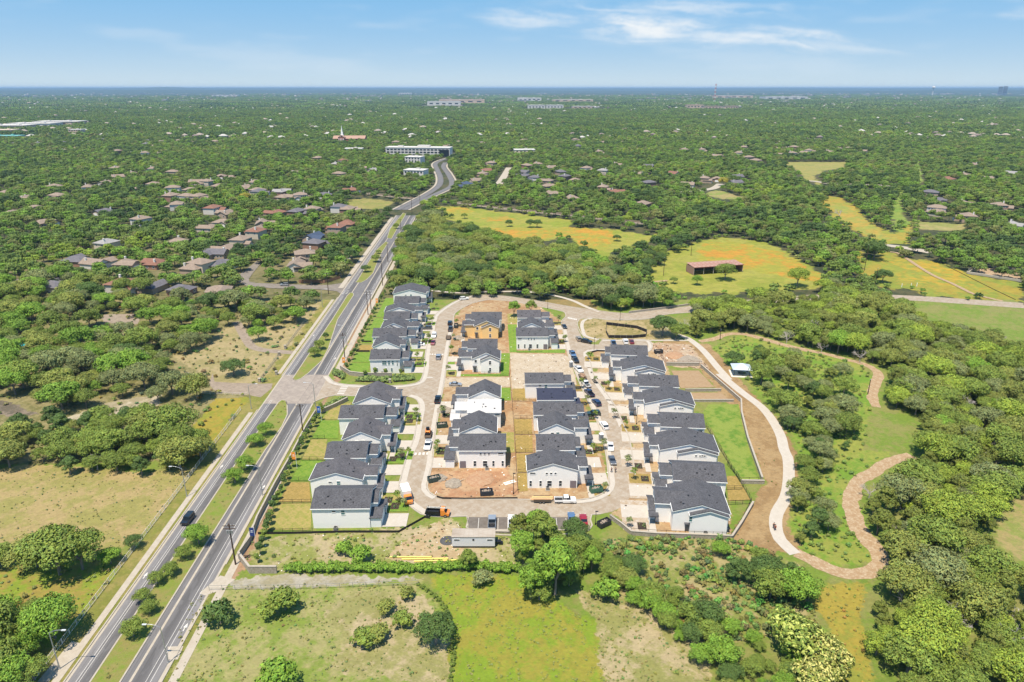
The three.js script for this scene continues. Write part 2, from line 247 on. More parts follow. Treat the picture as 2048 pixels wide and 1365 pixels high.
  g_pit: [-23.16, -173.07, -1.33, -175.86, 2.47, -160.85, -16.91, -159.64, -22.43, -162.58],
  g_row_d: [33.99, -278.24, 51.42, -278.24, 62.31, -278.24, 61.25, -186.24, 55.87, -143.42, 35.83, -143.42, 26.36, -151.96, 35.4, -166.39, 38.34, -192.64, 33.75, -240.23],
  g_trail_brown: [57.95, -278.24, 67.72, -283.26, 78.48, -281.99, 86.28, -278.24, 87.85, -235.53, 89.72, -204.76, 87.72, -184.7, 81.24, -166.39, 71.42, -149.75, 70.26, -135.61, 54.97, -136.55, 54.94, -142.41, 63.92, -156.54, 72.1, -167.69, 77.74, -210.35, 74.66, -250.13, 61.12, -272.19],
  g_trail_meadow: [86.52, -275.19, 103.37, -291.09, 141.76, -266.37, 139.37, -237.86, 108.43, -186.24, 117.67, -184.7, 96.56, -169.01, 87.44, -132.85, 73.1, -131.06, 69.21, -137.5, 72.07, -149.75, 81.95, -166.39, 89.1, -186.24, 91.78, -210.35],
  g_flower_low: [64.57, -124.25, 81.08, -125.9, 73.26, -114.28, 71.34, -106.1, 67.34, -94.25, 52.7, -94.25, 66.55, -108.73],
  g_scrub_mid: [21.8, -141.4, 54.31, -142.41, 67.62, -131.95, 63.06, -110.08, 39.81, -107.4, 23.86, -121.84],
  g_lot_dirt: [60.72, -281.36, 77.56, -278.24, 78.63, -250.13, 61.63, -254.28, 60.05, -272.19],
  g_grass_right: [129.04, -156.54, 145.7, -163.84, 121.52, -130.18, 118.97, -139.43],
  g_north_dry: [-50.4, -359.7, 15.5, -364.6, 41.2, -345.57, 44.19, -326.6, 27.23, -334.99, -6.5, -354.9, -32.75, -345.57],
  g_north_green: [-71.2, -385.6, 79.5, -380.2, 94.02, -345.57, 41.4, -347.39, 15.6, -366.6, -50.6, -361.6, -66, -354.9],
  g_verge_dirt: [-84.3, -385.6, -72.6, -385.6, -65.74, -247.59, -67.45, -192.64, -62.04, -130.18, -64.43, -125.9, -65.03, -131.95, -67.45, -192.64, -68.91, -252.71],
  g_lane: [-101.42, -345.57, -97.05, -349.23, -92.68, -312.42, -95.45, -305.01],
  vis_a: [224.8, -356.8, 278.9, -345.57, 263.37, -324.16, 212.41, -334.99],
  vis_b: [16.5, -354.9, 40.44, -338.45, 69.93, -329.91, 94.01, -340.2, 88.27, -317.03, 65.9, -308.68, 30.28, -310.91, -6.34, -345.57],
  vis_d: [66.04, -140.41, 75.45, -133.76, 84.36, -137.5, 88.65, -151.96, 92.19, -162.58, 104.27, -173.07, 126.22, -186.24, 121.94, -177.28, 100.5, -162.58, 91.1, -147.59, 94.37, -140.41, 88.07, -128.44, 80.67, -125.07, 70.83, -128.44],
  vis_c: [-91.73, -313.27, -94.9, -373.9, -98.1, -449.2, -98.3, -538.3, -97.1, -633.1, -87.5, -602.1, -77.2, -478.2, -72.3, -366.7, -70.75, -313.27],
  w_right: [62.06, -302.01, 78.12, -334.05, 124.46, -343.03, 179.3, -372.8, 187.91, -334.05, 195.49, -294.84, 215.66, -268.97, 222.29, -263.12, 141.36, -153.62, 127.81, -155.97, 109.62, -127.55, 117.28, -122.52, 96.94, -91.11, 68.19, -91.11, 71.51, -107.74, 74.84, -117.78, 86.02, -125.84, 89.93, -136.69, 88.86, -146.9, 91.13, -157.16, 98.68, -167.3, 119.69, -178.54, 134.67, -199.7, 134.17, -219.03, 143.5, -244.29, 137.59, -263.12, 117.93, -282.68, 103.7, -293.45, 86.43, -280.1, 75.49, -284.64, 63.31, -284.64],
  w_between: [103.41, -268.97, 116.93, -263.12, 115.42, -244.29, 130.91, -244.29, 125.93, -227.68, 113.81, -214.92, 115.21, -203.33, 102.49, -183.08, 85.06, -163.38, 83.45, -144.76, 79.88, -139.63, 70.57, -137.66, 69.67, -144.76, 80.23, -163.38, 85.82, -183.08, 90.98, -219.03, 94.97, -246.83],
  w_bottom: [1.26, -129.3, 3.84, -142.67, 9.31, -140.63, 20.37, -135.73, 20.76, -129.3, 16.23, -124.16, 3.86, -118.55],
  w_bottom_belt: [20.96, -135.73, 30.19, -127.55, 39.27, -118.55, 48.99, -109.09, 57.92, -103.82, 56.25, -91.11, 36.79, -91.11, 37.47, -100.11, 32.15, -110.47, 23.1, -121.71],
  w_bottom_b: [49.43, -129.3, 58.43, -133.84, 65.71, -128.42, 66.09, -118.55, 60.6, -115.51, 55.11, -120.9, 48.46, -124.16],
  w_left_low: [-117.29, -117.01, -101.35, -117.01, -91.98, -110.47, -89.48, -102.56, -88.89, -96.59, -87.03, -91.11, -101.18, -91.11],
  w_left_mid: [-170.9, -196.18, -158.36, -201.51, -142.49, -199.7, -122.22, -201.51, -95.95, -186.22, -90.68, -175.62, -100.31, -172.77, -116.76, -168.64, -140.27, -174.18, -153.78, -172.77],
  w_park: [-305.6, -372.8, -249.6, -378.2, -194, -352.4, -154.2, -334.05, -118.46, -334.05, -98.04, -334.05, -91.56, -309.49, -107.1, -298.39, -115.1, -294.84, -131.58, -302.01, -132.85, -287.97, -132.47, -268.97, -142.02, -260.28, -124.71, -244.29, -119.19, -227.68, -125.89, -219.03, -147.68, -223.28, -141.87, -207.08, -158.68, -207.08, -171.88, -223.28, -197.55, -227.68],
  w_north: [-66.5, -367.5, -79.8, -480.8, -75.6, -595.2, -24, -507.7, 22.4, -456.4, 52.9, -456.4, 66.5, -372.8, 69.55, -343.03, 53.63, -323.82, 40.79, -343.03, 21.4, -372.8, -17.5, -360.3, -47.8, -362.3],
  w_north_b: [70.8, -372.8, 87.5, -441.4, 102.2, -448.8, 141, -480.8, 118.3, -420.5, 89.8, -389.4],
  w_north_c: [69.55, -343.03, 83, -357.3, 94.39, -343.03, 90.46, -327.17, 75.97, -323.82, 63.13, -321.35],
  roof_tan: [-436.8, -597, -451.5, -686, -338.9, -686, -321.9, -682.8, -238.2, -480, -303.1, -556.9, -260.2, -415.5, -241.3, -415.5, -193.9, -403, -275.8, -359.3, -380.8, -552.6, -309.8, -631.5, -482, -679.5, -248.6, -593.7, -235.1, -554.5, -228.1, -690.3, -211.7, -690.3, -176.8, -605.9, -145.3, -605.9, -196.2, -519.8, -191.8, -476.8, -194.3, -457.7, -133.9, -433.2, -133.4, -411.1, -158.6, -355.5, -190.5, -408.1, -201.9, -549.3, -310.2, -682.4, -293.6, -759.9, -236.1, -531.7, -561.2, -795.7, -496.5, -752.9, -458.3, -763.2, -466.7, -795.7, -457.7, -747.8, -404.1, -752.9, -407.3, -790.1, -473.3, -869.5, -483.5, -856.3, -529, -934, -476, -926, -432.2, -890, -340.4, -687.6, -322.1, -683.4, -307.7, -679.2, -349.1, -795.7, -327.1, -773.7, -367.1, -807.2, -291.1, -752.9, -265.4, -718.9, -308.6, -632.4, -363.6, -742.9, -344.6, -742.9, -451.7, -687.6, -434.7, -625.1, -481.4, -679.2, -528.5, -723.5, -359.9, -862.8, -337, -856.3, -297.9, -807.2, -584, -1161, -605, -1161, -638, -1173, -670, -1197, -784, -1276, -781, -1223, -729, -1351, -663, -1320, -706, -1434, -692, -1470, -642, -1416, -594, -1416, -897, -1705, -1441, -2443, -297, -1074, -207, -958, -276, -897, -215.6, -869.5, -444, -1351, -265.9, -723.5, -229.4, -691.9, -211.6, -691.9, -298, -807.2, -145.2, -611.2, -229, -1399, -204, -1399, -167, -1470, -119, -1320, -109, -1434, -61, -1399, -43, -1680, -18, -1927, -30, -999, -36.9, -869.5, -42.3, -818.9, -19, -1927, 15, -1867, 65, -1680, 23, -1488, 130, -1470, 160, -1589, 181, -1416, 301, -1867, 369, -2026, 409, -1992, 333, -1657, 146, -1185, 221, -1249, 224, -1416, 465, -1782, 404, -1589, 455, -1959, 547, -1730, 623, -1809, 298, -1223, 329, -1223, 328, -1127, 373, -1161, 365, -1085, 360, -1036, 418, -1276, 37, -1008, 21, -966, 53, -958, 42.6, -818.9, 40.4, -773.7, 74.5, -824.9, 147, -999, 99, -934, 153.4, -883, 166.2, -883, 44, -714.2, 59.8, -683.4, 124.3, -651.1, 227.9, -824.9, 246.4, -837.2, 98, -747.8, 198.6, -784.6, 567, -1615, 616, -1615, 605, -1547, 498, -1428, 517, -1428, 536, -1428, 561, -1410, 623, -1506, 638, -1485, 476, -1279, 496, -1279, 510, -1279, 435, -1158, 461, -1158, 491, -1196, 508, -1209, 540, -1209, 590, -1279, 609, -1279, 604, -1222, 721, -1592, 953, -1797, 567.7, -876.8, 571.1, -835.8, 379.4, -612.2, 427.1, -650.5, 448, -630.8, 657, -999, 1347, -2908, 1097, -2766, 381.7, -570.9, 372.3, -600.1, 443.7, -625.5],
  roof_grey: [-359.9, -607.3, -276.4, -423.3, -199.6, -361.3, -179.6, -357.4, -254.5, -365.3, -191.3, -706.5, -186.7, -593.7, -136.5, -465.2, -195.6, -443.4, -182.2, -414.1, -262.5, -714.9, -974, -1383, -916, -1367, -890, -1399, -868, -1434, -863, -1488, -698, -1351, -752, -1470, -354, -1161, -192.1, -705.2, -155.9, -618.1, 17, -904, 15.1, -869.5, 26.6, -831, 63.8, -843.5, 62.3, -890, 190, -974, 154.2, -784.6, 258.3, -801.4, 276.7, -856.3, 121, -1305, 428.3, -707.6, 412.7, -671.4, 616, -1797],
  roof_red: [-221.9, -415.5, -214.6, -361.3, -267.4, -612.2, -205.9, -599.8, -133.3, -546.7, -134.9, -522.2, -171.4, -741.3, -191.4, -506.2, -268.9, -618.1, -250, -1036, -171.9, -742.9, -34, -926, 206.3, -890, 108.9, -728.3, 522.9, -835.8, 360, -1047],
  roof_white: [-280, -465.4, -243.8, -732.3, -254, -1008, -185, -926, -243.5, -728.3, 117, -904, 638.2, -891.4, 1632, -3434, 1722, -3540, 1678, -3333, 399.7, -544.4],
  roof_blue: [-145.6, -495.3, -50, -773.7],
};
// new houses: id, kind of roof, x of the middle and z of the front eave, width, depth, yaw, side of the street, width of the street wing
const HOUSES = [
  ["L1", "A", -43.29, -146.13, 14.4, 10.4, 1, 1, 1.4],
  ["L2", "B", -47.58, -159.71, 13.99, 8, 1, 1, 3.41],
  ["L3", "A", -47.7, -171.12, 11.43, 9.5, 1, 1, 2.65],
  ["L4", "B", -45.55, -182.43, 11.14, 10, 1, 1, 2.54],
  ["L5", "A", -48.49, -196.04, 13.94, 9.5, 1, 1, 3.75],
  ["L6", "B", -47.11, -207.4, 12.29, 12, 1, 1, 2.46],
  ["A1", "A", -49.7, -246.32, 11.44, 10, 1.5, 1, 2.98],
  ["A2", "B", -51.63, -260.61, 10.86, 9, 1.5, 1, 1.98],
  ["A3", "A", -52.32, -272.45, 14.04, 9.5, 1.5, 1, 3.42],
  ["A4", "B", -52.12, -283.34, 11.16, 9, 1.5, 1, 4.78],
  ["A5", "A", -52.92, -295.6, 11.41, 9.5, 1.5, 1, 3.13],
  ["A6", "B", -53.36, -307.34, 13.91, 8, 1.5, 1, 3.43],
  ["A7", "A", -51.9, -320.2, 11.86, 9.5, 1.5, 1, 2.77],
  ["A8", "B", -52.87, -337.56, 16.78, 12, 1.5, 1, 1.0],
  ["B0", "A", -11.68, -294.8, 13.51, 9.5, 0.5, -1, 2.85],
  ["B1", "B", -11.31, -286.53, 10.98, 7.5, 0.5, -1, 4.33],
  ["B2", "A", -12.0, -258.33, 11.76, 10, 0.5, -1, 2.54],
  ["B3", "B", -10.14, -247.55, 10.81, 8, 0.5, -1, 4.51],
  ["B4", "B", -9.48, -212.12, 10.75, 9, 0.5, -1, 4.4],
  ["B5", "A", -9.11, -200.43, 10.71, 9.5, 0.5, -1, 4.28],
  ["B6", "B", -10.48, -186.65, 11.25, 9.5, 0.5, -1, 2.19],
  ["B7", "A", -8.77, -175.33, 13.6, 10, 0.5, -1, 2.77],
  ["C1", "A", 7.85, -297.84, 10.61, 9.5, 0.5, 1, 4.09],
  ["C2", "B", 8.52, -283.33, 11.6, 7.8, 0.5, 1, 4.21],
  ["C3", "A", 8.65, -272.47, 13.45, 10, 0.5, 1, 2.8],
  ["C4", "A", 11.56, -223.28, 13.56, 9.5, 0.5, 1, 2.86],
  ["C5", "A", 14.69, -209.7, 11.98, 9.5, 0.5, 1, 1.2],
  ["C6", "A", 13.94, -198.49, 13.59, 9.5, 0.5, 1, 2.65],
  ["C7", "B", 13.69, -187.65, 10.59, 8.2, 0.5, 1, 4.36],
  ["C8", "A", 12.81, -175.58, 10.92, 9.5, 0.5, 1, 1.8],
  ["C9", "B", 11.25, -164.58, 13.84, 7.6, 0.5, 1, 2.75],
  ["D1", "A", 46.92, -251.1, 14.2, 10, -5, -1, 2.03],
  ["D2", "B", 49.78, -235.79, 15.91, 9.6, -5, -1, 3.02],
  ["D3", "A", 52.54, -220.75, 13.61, 10, -5, -1, 3.63],
  ["D4", "B", 53.17, -206.72, 16.17, 9.4, -5, -1, 3.31],
  ["D5", "A", 53.69, -189.82, 13.3, 10, -5, -1, 3.39],
  ["D6", "B", 52.11, -175.23, 16.67, 10, -5, -1, 2.46],
  ["D7", "A", 51.05, -158.81, 13.75, 10.3, -5, -1, 3.03],
  ["D8", "B", 47.7, -144.49, 13.71, 11.8, -5, -1, 3.79],
];
// ------------------------------------------------------------------ the ground, painted patch by patch with irregular edges
// one colour map of a stretch of ground: each patch has a main and a second colour; edges are warped, the colours mixed by noise
function groundMap(x0, x1, z0, z1, base, patches, warpM, mixM, grain) {
  const N = 2048, mk = () => { const c = document.createElement('canvas'); c.width = c.height = N; return c; }, cA = mk(), cB = mk(), a = cA.getContext('2d'), b = cB.getContext('2d');
  const css = (c) => `rgb(${c[0]},${c[1]},${c[2]})`, U = (x) => ((x - x0) / (x1 - x0)) * N, V = (z) => ((z - z0) / (z1 - z0)) * N;
  a.fillStyle = css(base[0]); b.fillStyle = css(base[1]); a.fillRect(0, 0, N, N); b.fillRect(0, 0, N, N);
  for (const [pts, c1, c2] of patches) for (const [g, c] of [[a, c1], [b, c2]]) { g.fillStyle = css(c); g.beginPath(); pts.forEach(([x, z], i) => (i ? g.lineTo(U(x), V(z)) : g.moveTo(U(x), V(z)))); g.closePath(); g.fill(); }
  const A = a.getImageData(0, 0, N, N).data, B = b.getImageData(0, 0, N, N).data, d = new Uint8Array(N * N * 4), px = (x1 - x0) / N, pz = (z1 - z0) / N;
  const dec = new Float32Array(256).map((_, i) => { const v = i / 255; return (v <= 0.04045 ? v / 12.92 : Math.pow((v + 0.055) / 1.055, 2.4)) / SUNLIT; }), enc = (v) => (v <= 0.0031308 ? v * 12.92 : 1.055 * Math.pow(v, 1 / 2.4) - 0.055);
  const table = new Uint8Array(4097).map((_, i) => Math.round(clamp(enc(i / 4096), 0, 1) * 255));
  for (let r = 0; r < N; r++) for (let c = 0; c < N; c++) {
    const x = x0 + (c + 0.5) * px, z = z0 + (r + 0.5) * pz;
    const w1 = tap(CRISP, x / (warpM * 14), z / (warpM * 14)) - 0.5, w2 = tap(CRISP, x / (warpM * 14) + 0.41, z / (warpM * 14) + 0.27) - 0.5;
    const cc = clamp(Math.round(c + (w1 * warpM * 2.6) / px), 0, N - 1), rr = clamp(Math.round(r + (w2 * warpM * 2.6) / pz), 0, N - 1), o = (rr * N + cc) * 4, i = (r * N + c) * 4;
    const n = tap(CRISP, x / (mixM * 5) + 0.13, z / (mixM * 5)) * 0.55 + tap(SOFT, x / (mixM * 11), z / (mixM * 11) + 0.6) * 0.45 + (near(GRAIN, x / (mixM * 9), z / (mixM * 9)) - 0.5) * 0.3, m = smooth(0.36, 0.64, n);
    const g = 1 + (near(GRAIN, x / (px * 380), z / (pz * 380)) - 0.5) * 2 * grain + (tap(CRISP, x / (mixM * 1.7), z / (mixM * 1.7)) - 0.5) * grain * 1.2;
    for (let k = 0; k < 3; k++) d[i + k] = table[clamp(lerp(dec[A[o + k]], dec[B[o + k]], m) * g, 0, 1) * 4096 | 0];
    d[i + 3] = 255;
  }
  const t = new THREE.DataTexture(d, N, N); t.colorSpace = THREE.SRGBColorSpace; t.magFilter = THREE.LinearFilter; t.minFilter = THREE.LinearMipmapLinearFilter; t.needsUpdate = true;
  t.wrapS = t.wrapT = THREE.ClampToEdgeWrapping; t.repeat.set(1 / (x1 - x0), 1 / (z1 - z0)); t.offset.set(-x0 / (x1 - x0), -z0 / (z1 - z0));
  return t;
}
function mapped(points, y, holes) {                               // a sheet whose uv are its x and z
  const g = sheet(points, y, holes), p = g.attributes.position, uv = g.attributes.uv;
  for (let i = 0; i < p.count; i++) uv.setXY(i, p.getX(i), p.getZ(i));
  return g;
}
const P = (k) => pairs(PLAN[k]);
const ave = (s, t) => [s - 0.035 * t, -t];                        // s metres across, t metres along the avenue
const aveLine = (s, t0, t1, n = 2) => Array.from({ length: n }, (_, i) => ave(s, lerp(t0, t1, i / (n - 1))));
const aveBand = (s0, s1, t0, t1) => [ave(s0, t0), ave(s1, t0), ave(s1, t1), ave(s0, t1)];
const GREEN = [134, 160, 52], STRAW = [178, 170, 100], TAN = [205, 182, 138], DIRT = [186, 152, 108], CREAM = [216, 202, 172];
const nearMap = groundMap(-245, 265, -346, -60, [GREEN, [160, 160, 84]], [
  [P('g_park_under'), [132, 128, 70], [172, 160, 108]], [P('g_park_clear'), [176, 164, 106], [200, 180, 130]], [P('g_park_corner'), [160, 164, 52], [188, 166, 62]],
  [P('g_dry_left'), [200, 176, 118], [176, 168, 92]], [P('g_meadow_left'), [152, 174, 48], [180, 160, 76]], [P('g_creek'), CREAM, [186, 172, 134]], [P('g_creek2'), [170, 152, 130], [120, 110, 90]],
  [P('g_north_green'), [92, 140, 40], [124, 160, 50]], [P('g_north_dry'), [176, 150, 92], [160, 142, 84]],
  [P('g_lower_mid'), [148, 168, 66], [188, 180, 116]], [P('g_bare_patch'), [214, 194, 150], [172, 168, 100]], [P('g_centre_bright'), [148, 174, 42], [176, 168, 62]], [P('g_centre_dry'), [168, 166, 92], [210, 190, 144]],
  [P('g_gravel_strip'), [206, 198, 178], [186, 176, 140]], [P('g_south_lot'), [208, 190, 146], [162, 168, 82]], [P('g_sand'), [224, 204, 164], [212, 184, 138]],
  [P('g_scrub_mid'), [150, 160, 70], [196, 180, 124]], [P('g_trail_meadow'), [130, 168, 48], [168, 174, 74]], [P('g_flower_low'), [164, 168, 62], [190, 170, 66]],
  [P('g_trail_brown'), [176, 142, 94], [198, 166, 116]], [P('g_row_d'), [196, 160, 116], [216, 186, 140]], [P('g_lot_dirt'), [206, 168, 130], [222, 198, 168]], [P('g_grass_right'), [156, 168, 78], [190, 172, 110]],
  [P('detention'), [166, 152, 88], [208, 184, 134]], [P('g_isl_dirt'), [214, 184, 140], [192, 150, 104]], [P('g_pit'), [204, 152, 110], [222, 182, 138]], [P('g_verge_dirt'), [204, 166, 130], [186, 150, 112]],
  [aveBand(-62.8, -61.3, 60, 220), [164, 156, 74], [140, 146, 60]], [aveBand(-86.8, -80.8, 60, 345), [148, 150, 62], [176, 162, 90]],
], 1.0, 3.2, 0.2);
const midMap = groundMap(-1000, 1000, -1500, -340, [[66, 78, 38], [104, 100, 60]], [
  [P('field_a'), [160, 172, 54], [184, 178, 74]], [P('field_b'), [162, 170, 56], [184, 180, 76]], [P('field_c'), [168, 172, 60], [200, 170, 64]], [P('field_d'), [156, 168, 56], [190, 168, 60]],
  [P('field_e'), [164, 168, 84], [190, 176, 110]], [P('field_f'), [168, 168, 82], [184, 172, 94]], [P('field_g'), [156, 160, 76], [178, 166, 92]], [P('field_h'), [148, 160, 60], [190, 172, 100]], [P('field_i'), [150, 168, 70], [190, 172, 110]],
  [P('flowers_a'), [222, 166, 56], [176, 176, 62]], [P('flowers_a2'), [214, 172, 58], [172, 176, 60]], [P('flowers_a3'), [220, 164, 56], [178, 176, 66]], [P('flowers_b'), [222, 162, 52], [180, 178, 60]], [P('flowers_c'), [206, 172, 70], [172, 178, 74]], [P('flowers_d'), [214, 176, 54], [164, 172, 60]],
  [P('ride_a'), [136, 170, 62], [160, 176, 74]], [P('ride_b'), [140, 172, 70], [166, 180, 80]],
  [[[-400, -340], [-60, -340], [-50, -470], [-420, -470]], [112, 112, 60], [150, 140, 92]],
], 5, 7, 0.24);
const farSoil = ground(seen(74, 84, 44), seen(112, 106, 66), 180, { patch: 0.5, grain: 0.2, bump: 0 });
const near0 = new THREE.MeshStandardMaterial({ map: nearMap, roughness: 1, bumpMap: scaled(bumpy, 2.4), bumpScale: 0.09 });
{
  const ring = new THREE.CircleGeometry(34000, 96); ring.rotateX(-Math.PI / 2); ring.translate(0, -0.5, 0);
  const uv = ring.attributes.uv, p = ring.attributes.position; for (let i = 0; i < p.count; i++) uv.setXY(i, p.getX(i), p.getZ(i));
  structure('ground', ring, farSoil);
  structure('fields', mapped([[-1000, -340], [1000, -340], [1000, -1500], [-1000, -1500]], -0.2), new THREE.MeshStandardMaterial({ map: midMap, roughness: 1, bumpMap: scaled(bumpy, 6), bumpScale: 0.15 }));
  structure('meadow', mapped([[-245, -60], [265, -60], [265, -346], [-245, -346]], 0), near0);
}
// far hills that close the horizon
{
  const m = new THREE.MeshStandardMaterial({ color: seen(70, 88, 56), roughness: 1 });
  for (const [R, h0, hv, seed] of [[12500, 12, 26, 0.1], [17000, 46, 34, 0.35], [23000, 82, 22, 0.6], [31000, 104, 46, 0.83]]) {
    const n = 220, pos = [], idx = [];
    for (let i = 0; i <= n; i++) {
      const a = lerp(-Math.PI * 0.86, -Math.PI * 0.14, i / n);
      const bump = R === 23000 ? 42 * Math.exp(-Math.pow((a + Math.PI / 2 + 0.445) / 0.03, 2)) : 0;
      const h = h0 + hv * (tap(SOFT, i / n * 2 + seed, seed) - 0.3) + hv * 0.5 * (tap(CRISP, i / n * 6, seed) - 0.5) + bump;
      [[R - 3500, -1], [R - 900, h * 0.72], [R, h], [R + 2600, -1]].forEach(([r, y]) => pos.push(Math.cos(a) * r, y, Math.sin(a) * r));
      if (i) for (let k = 0; k < 3; k++) { const q = (i - 1) * 4 + k; idx.push(q, q + 4, q + 1, q + 1, q + 4, q + 5); }
    }
    const g = new THREE.BufferGeometry(); g.setAttribute('position', new THREE.Float32BufferAttribute(pos, 3)); g.setIndex(idx); g.computeVertexNormals();
    structure('hills', boxUV(g), m);
  }
}

// ------------------------------------------------------------------ roads
const concreteRoad = ground(seen(214, 200, 180), seen(194, 174, 148), 9, { patch: 0.6, grain: 0.13, bump: 0.004 });
const paleConcrete = ground(seen(238, 228, 212), seen(224, 212, 194), 6, { patch: 0.35, grain: 0.07, bump: 0.003 });
const walkConcrete = ground(seen(228, 216, 196), seen(212, 198, 176), 5, { patch: 0.45, grain: 0.09, bump: 0.004 });
const kerbStone = ground(seen(226, 214, 196), seen(206, 194, 174), 4, { patch: 0.4, grain: 0.08, bump: 0 });
const dirtPath = ground(seen(232, 208, 172), seen(200, 166, 124), 4, { patch: 0.7, grain: 0.24, bump: 0.05 });
const gravel = ground(seen(186, 172, 150), seen(150, 136, 116), 3, { patch: 0.5, grain: 0.4, bump: 0.06 });
const paint = flat(196, 192, 184, 0.85);
const aveAsphalt = (() => {                                       // worn by the wheels lengthwise, darker where oil drops, gutters of concrete at the edges
  const t = tileTexture(1024, (u, v) => {
    const s = -84 + u * 24, long = tap(CRISP, u * 12, v * 0.5) * 0.6 + tap(SOFT, u * 24 + 0.3, v) * 0.4, g = 1 + (near(GRAIN, u * 3, v * 3) - 0.5) * 0.3;
    const lane = Math.exp(-Math.pow((s + 76.4) / 1.5, 2)) + Math.exp(-Math.pow((s + 67.1) / 1.4, 2)), bike = s < -78.6 || s > -64.9 ? 1 : 0;
    const crack = near(GRAIN, u * 6, v * 1.5) > 0.93 ? 0.75 : 1, pat = smooth(0.62, 0.7, tap(CRISP, u * 2 + 0.4, v * 1.4)) * 0.022;
    let k = (lerp(0.135, 0.088, clamp(lane, 0, 1)) * (0.72 + long * 0.56) + bike * 0.03 + pat) * crack;
    return [k * 1.02 * g, k * 0.97 * g, k * 0.95 * g];
  });
  t.offset.set(84 / 24, 0); t.repeat.set(1 / 24, 1 / 60);
  return new THREE.MeshStandardMaterial({ map: t, roughness: 0.9, bumpMap: scaled(bumpy, 1.5), bumpScale: 0.006 });
})();
function aveSheet(s0, s1, t0, t1, y) {
  const g = sheet(aveBand(s0, s1, t0, t1), y), p = g.attributes.position, uv = g.attributes.uv;
  for (let i = 0; i < p.count; i++) uv.setXY(i, p.getX(i) - 0.035 * p.getZ(i), -p.getZ(i));
  return g;
}
{
  structure('avenue', aveSheet(-80.8, -62.8, 60, 600, 0.03), aveAsphalt);
  const g = []; for (const s of [-80.55, -75, -68.6, -63.05]) g.push(sheet(aveBand(s - 0.25, s + 0.25, 60, 600), 0.042));
  structure('gutter', join(g), walkConcrete);
  structure('crossing', aveSheet(-80.3, -62.9, 219, 245, 0.05), ground(seen(204, 190, 174), seen(176, 162, 150), 9, { patch: 0.45, grain: 0.14, bump: 0.004, seed: 6 }));
  const lines = []; for (const [s, a, b] of [[-78.75, 60, 222], [-78.2, 60, 222], [-65.6, 60, 218], [-64.7, 60, 218], [-78.75, 244, 352], [-78.2, 244, 352], [-65.6, 246, 354], [-64.7, 246, 354], [-78.75, 366, 590], [-78.2, 366, 590], [-65.2, 366, 590], [-64.6, 366, 590]]) lines.push(sheet(aveBand(s - 0.05, s + 0.05, a, b), 0.056));
  lines.push(sheet(aveBand(-69.3, -69.15, 275, 335), 0.056));
  for (const t of [357, 359.5, 362]) for (const s of [-79.6, -77.6, -67.2, -65.6, -64]) lines.push(sheet(aveBand(s - 0.5, s + 0.5, t - 0.3, t + 0.3), 0.056));
  for (const [s, t] of [[-79.7, 176], [-79.7, 128], [-63.9, 112], [-63.9, 165], [-64, 262], [-79.6, 290]]) { const [x, z] = ave(s, t); const q = sheet([[-0.12, 1], [0.12, 1], [0.12, 0], [0.42, 0], [0, -1.3], [-0.42, 0], [-0.12, 0]].map(([a, b]) => [x + a, z + b]), 0.056); lines.push(q); }
  structure('lane_marking', join(lines), paint);
  const medianMat = ground(seen(140, 164, 50), seen(172, 156, 92), 14, { patch: 0.45, grain: 0.25, bump: 0.06 });
  for (const k of ['median1', 'median2', 'median3', 'median4']) {
    const ring = P(k); structure('median', sheet(ring, 0.14), medianMat);
    structure('kerb', wallAlong([...ring, ring[0], ring[1]], 0.34, 0, 0.17), kerbStone);
  }
  for (const [k, name] of [['far_ave_left', 'avenue'], ['far_ave_right', 'avenue']]) { const l = curve(P(k), 12); structure(name, ribbon(l, -3.4, 3.4, 0.06), aveAsphalt.clone()); structure('pavement', ribbon(l, k === 'far_ave_left' ? 3.8 : -3.8, k === 'far_ave_left' ? 6 : -6, 0.07), walkConcrete); }
  // pavements and kerbs beside the avenue
  structure('pavement', sheet(aveBand(-83.4, -81.9, 60, 212), 0.05), walkConcrete);
  structure('pavement', sheet(aveBand(-83.4, -81.9, 246, 346), 0.05), walkConcrete);
  structure('pavement', sheet(aveBand(-84.4, -81.6, 368, 590), 0.05), walkConcrete);
  structure('pavement', sheet(aveBand(-61.4, -59.6, 60, 206), 0.05), walkConcrete);
  structure('pavement', sheet(aveBand(-61.6, -59.2, 246, 600), 0.05), walkConcrete);
  for (const [s, a, b] of [[-81, 60, 214], [-81, 244, 350], [-81, 370, 600], [-62.6, 60, 118], [-62.6, 132, 214], [-62.6, 250, 600]]) structure('kerb', wallAlong(aveLine(s, a, b, 12), 0.3, 0, 0.17), kerbStone);
  const apron = [[-69.28, -122.16], [-67.01, -128.1], [-63.05, -126.74], [-65.01, -123.12], [-67.68, -121.52]];
  structure('driveway', sheet(apron, 0.052), walkConcrete);
  structure('driveway', sheet([[-68.97, -106.8], [-65.9, -106.95], [-65.45, -103.53], [-67.31, -103.53]], 0.054), walkConcrete);
  structure('driveway', sheet([[-89.1, -108.27], [-86.94, -107.68], [-86.37, -100.94], [-87.4, -98.18], [-89.51, -98.18]], 0.052), walkConcrete);
}
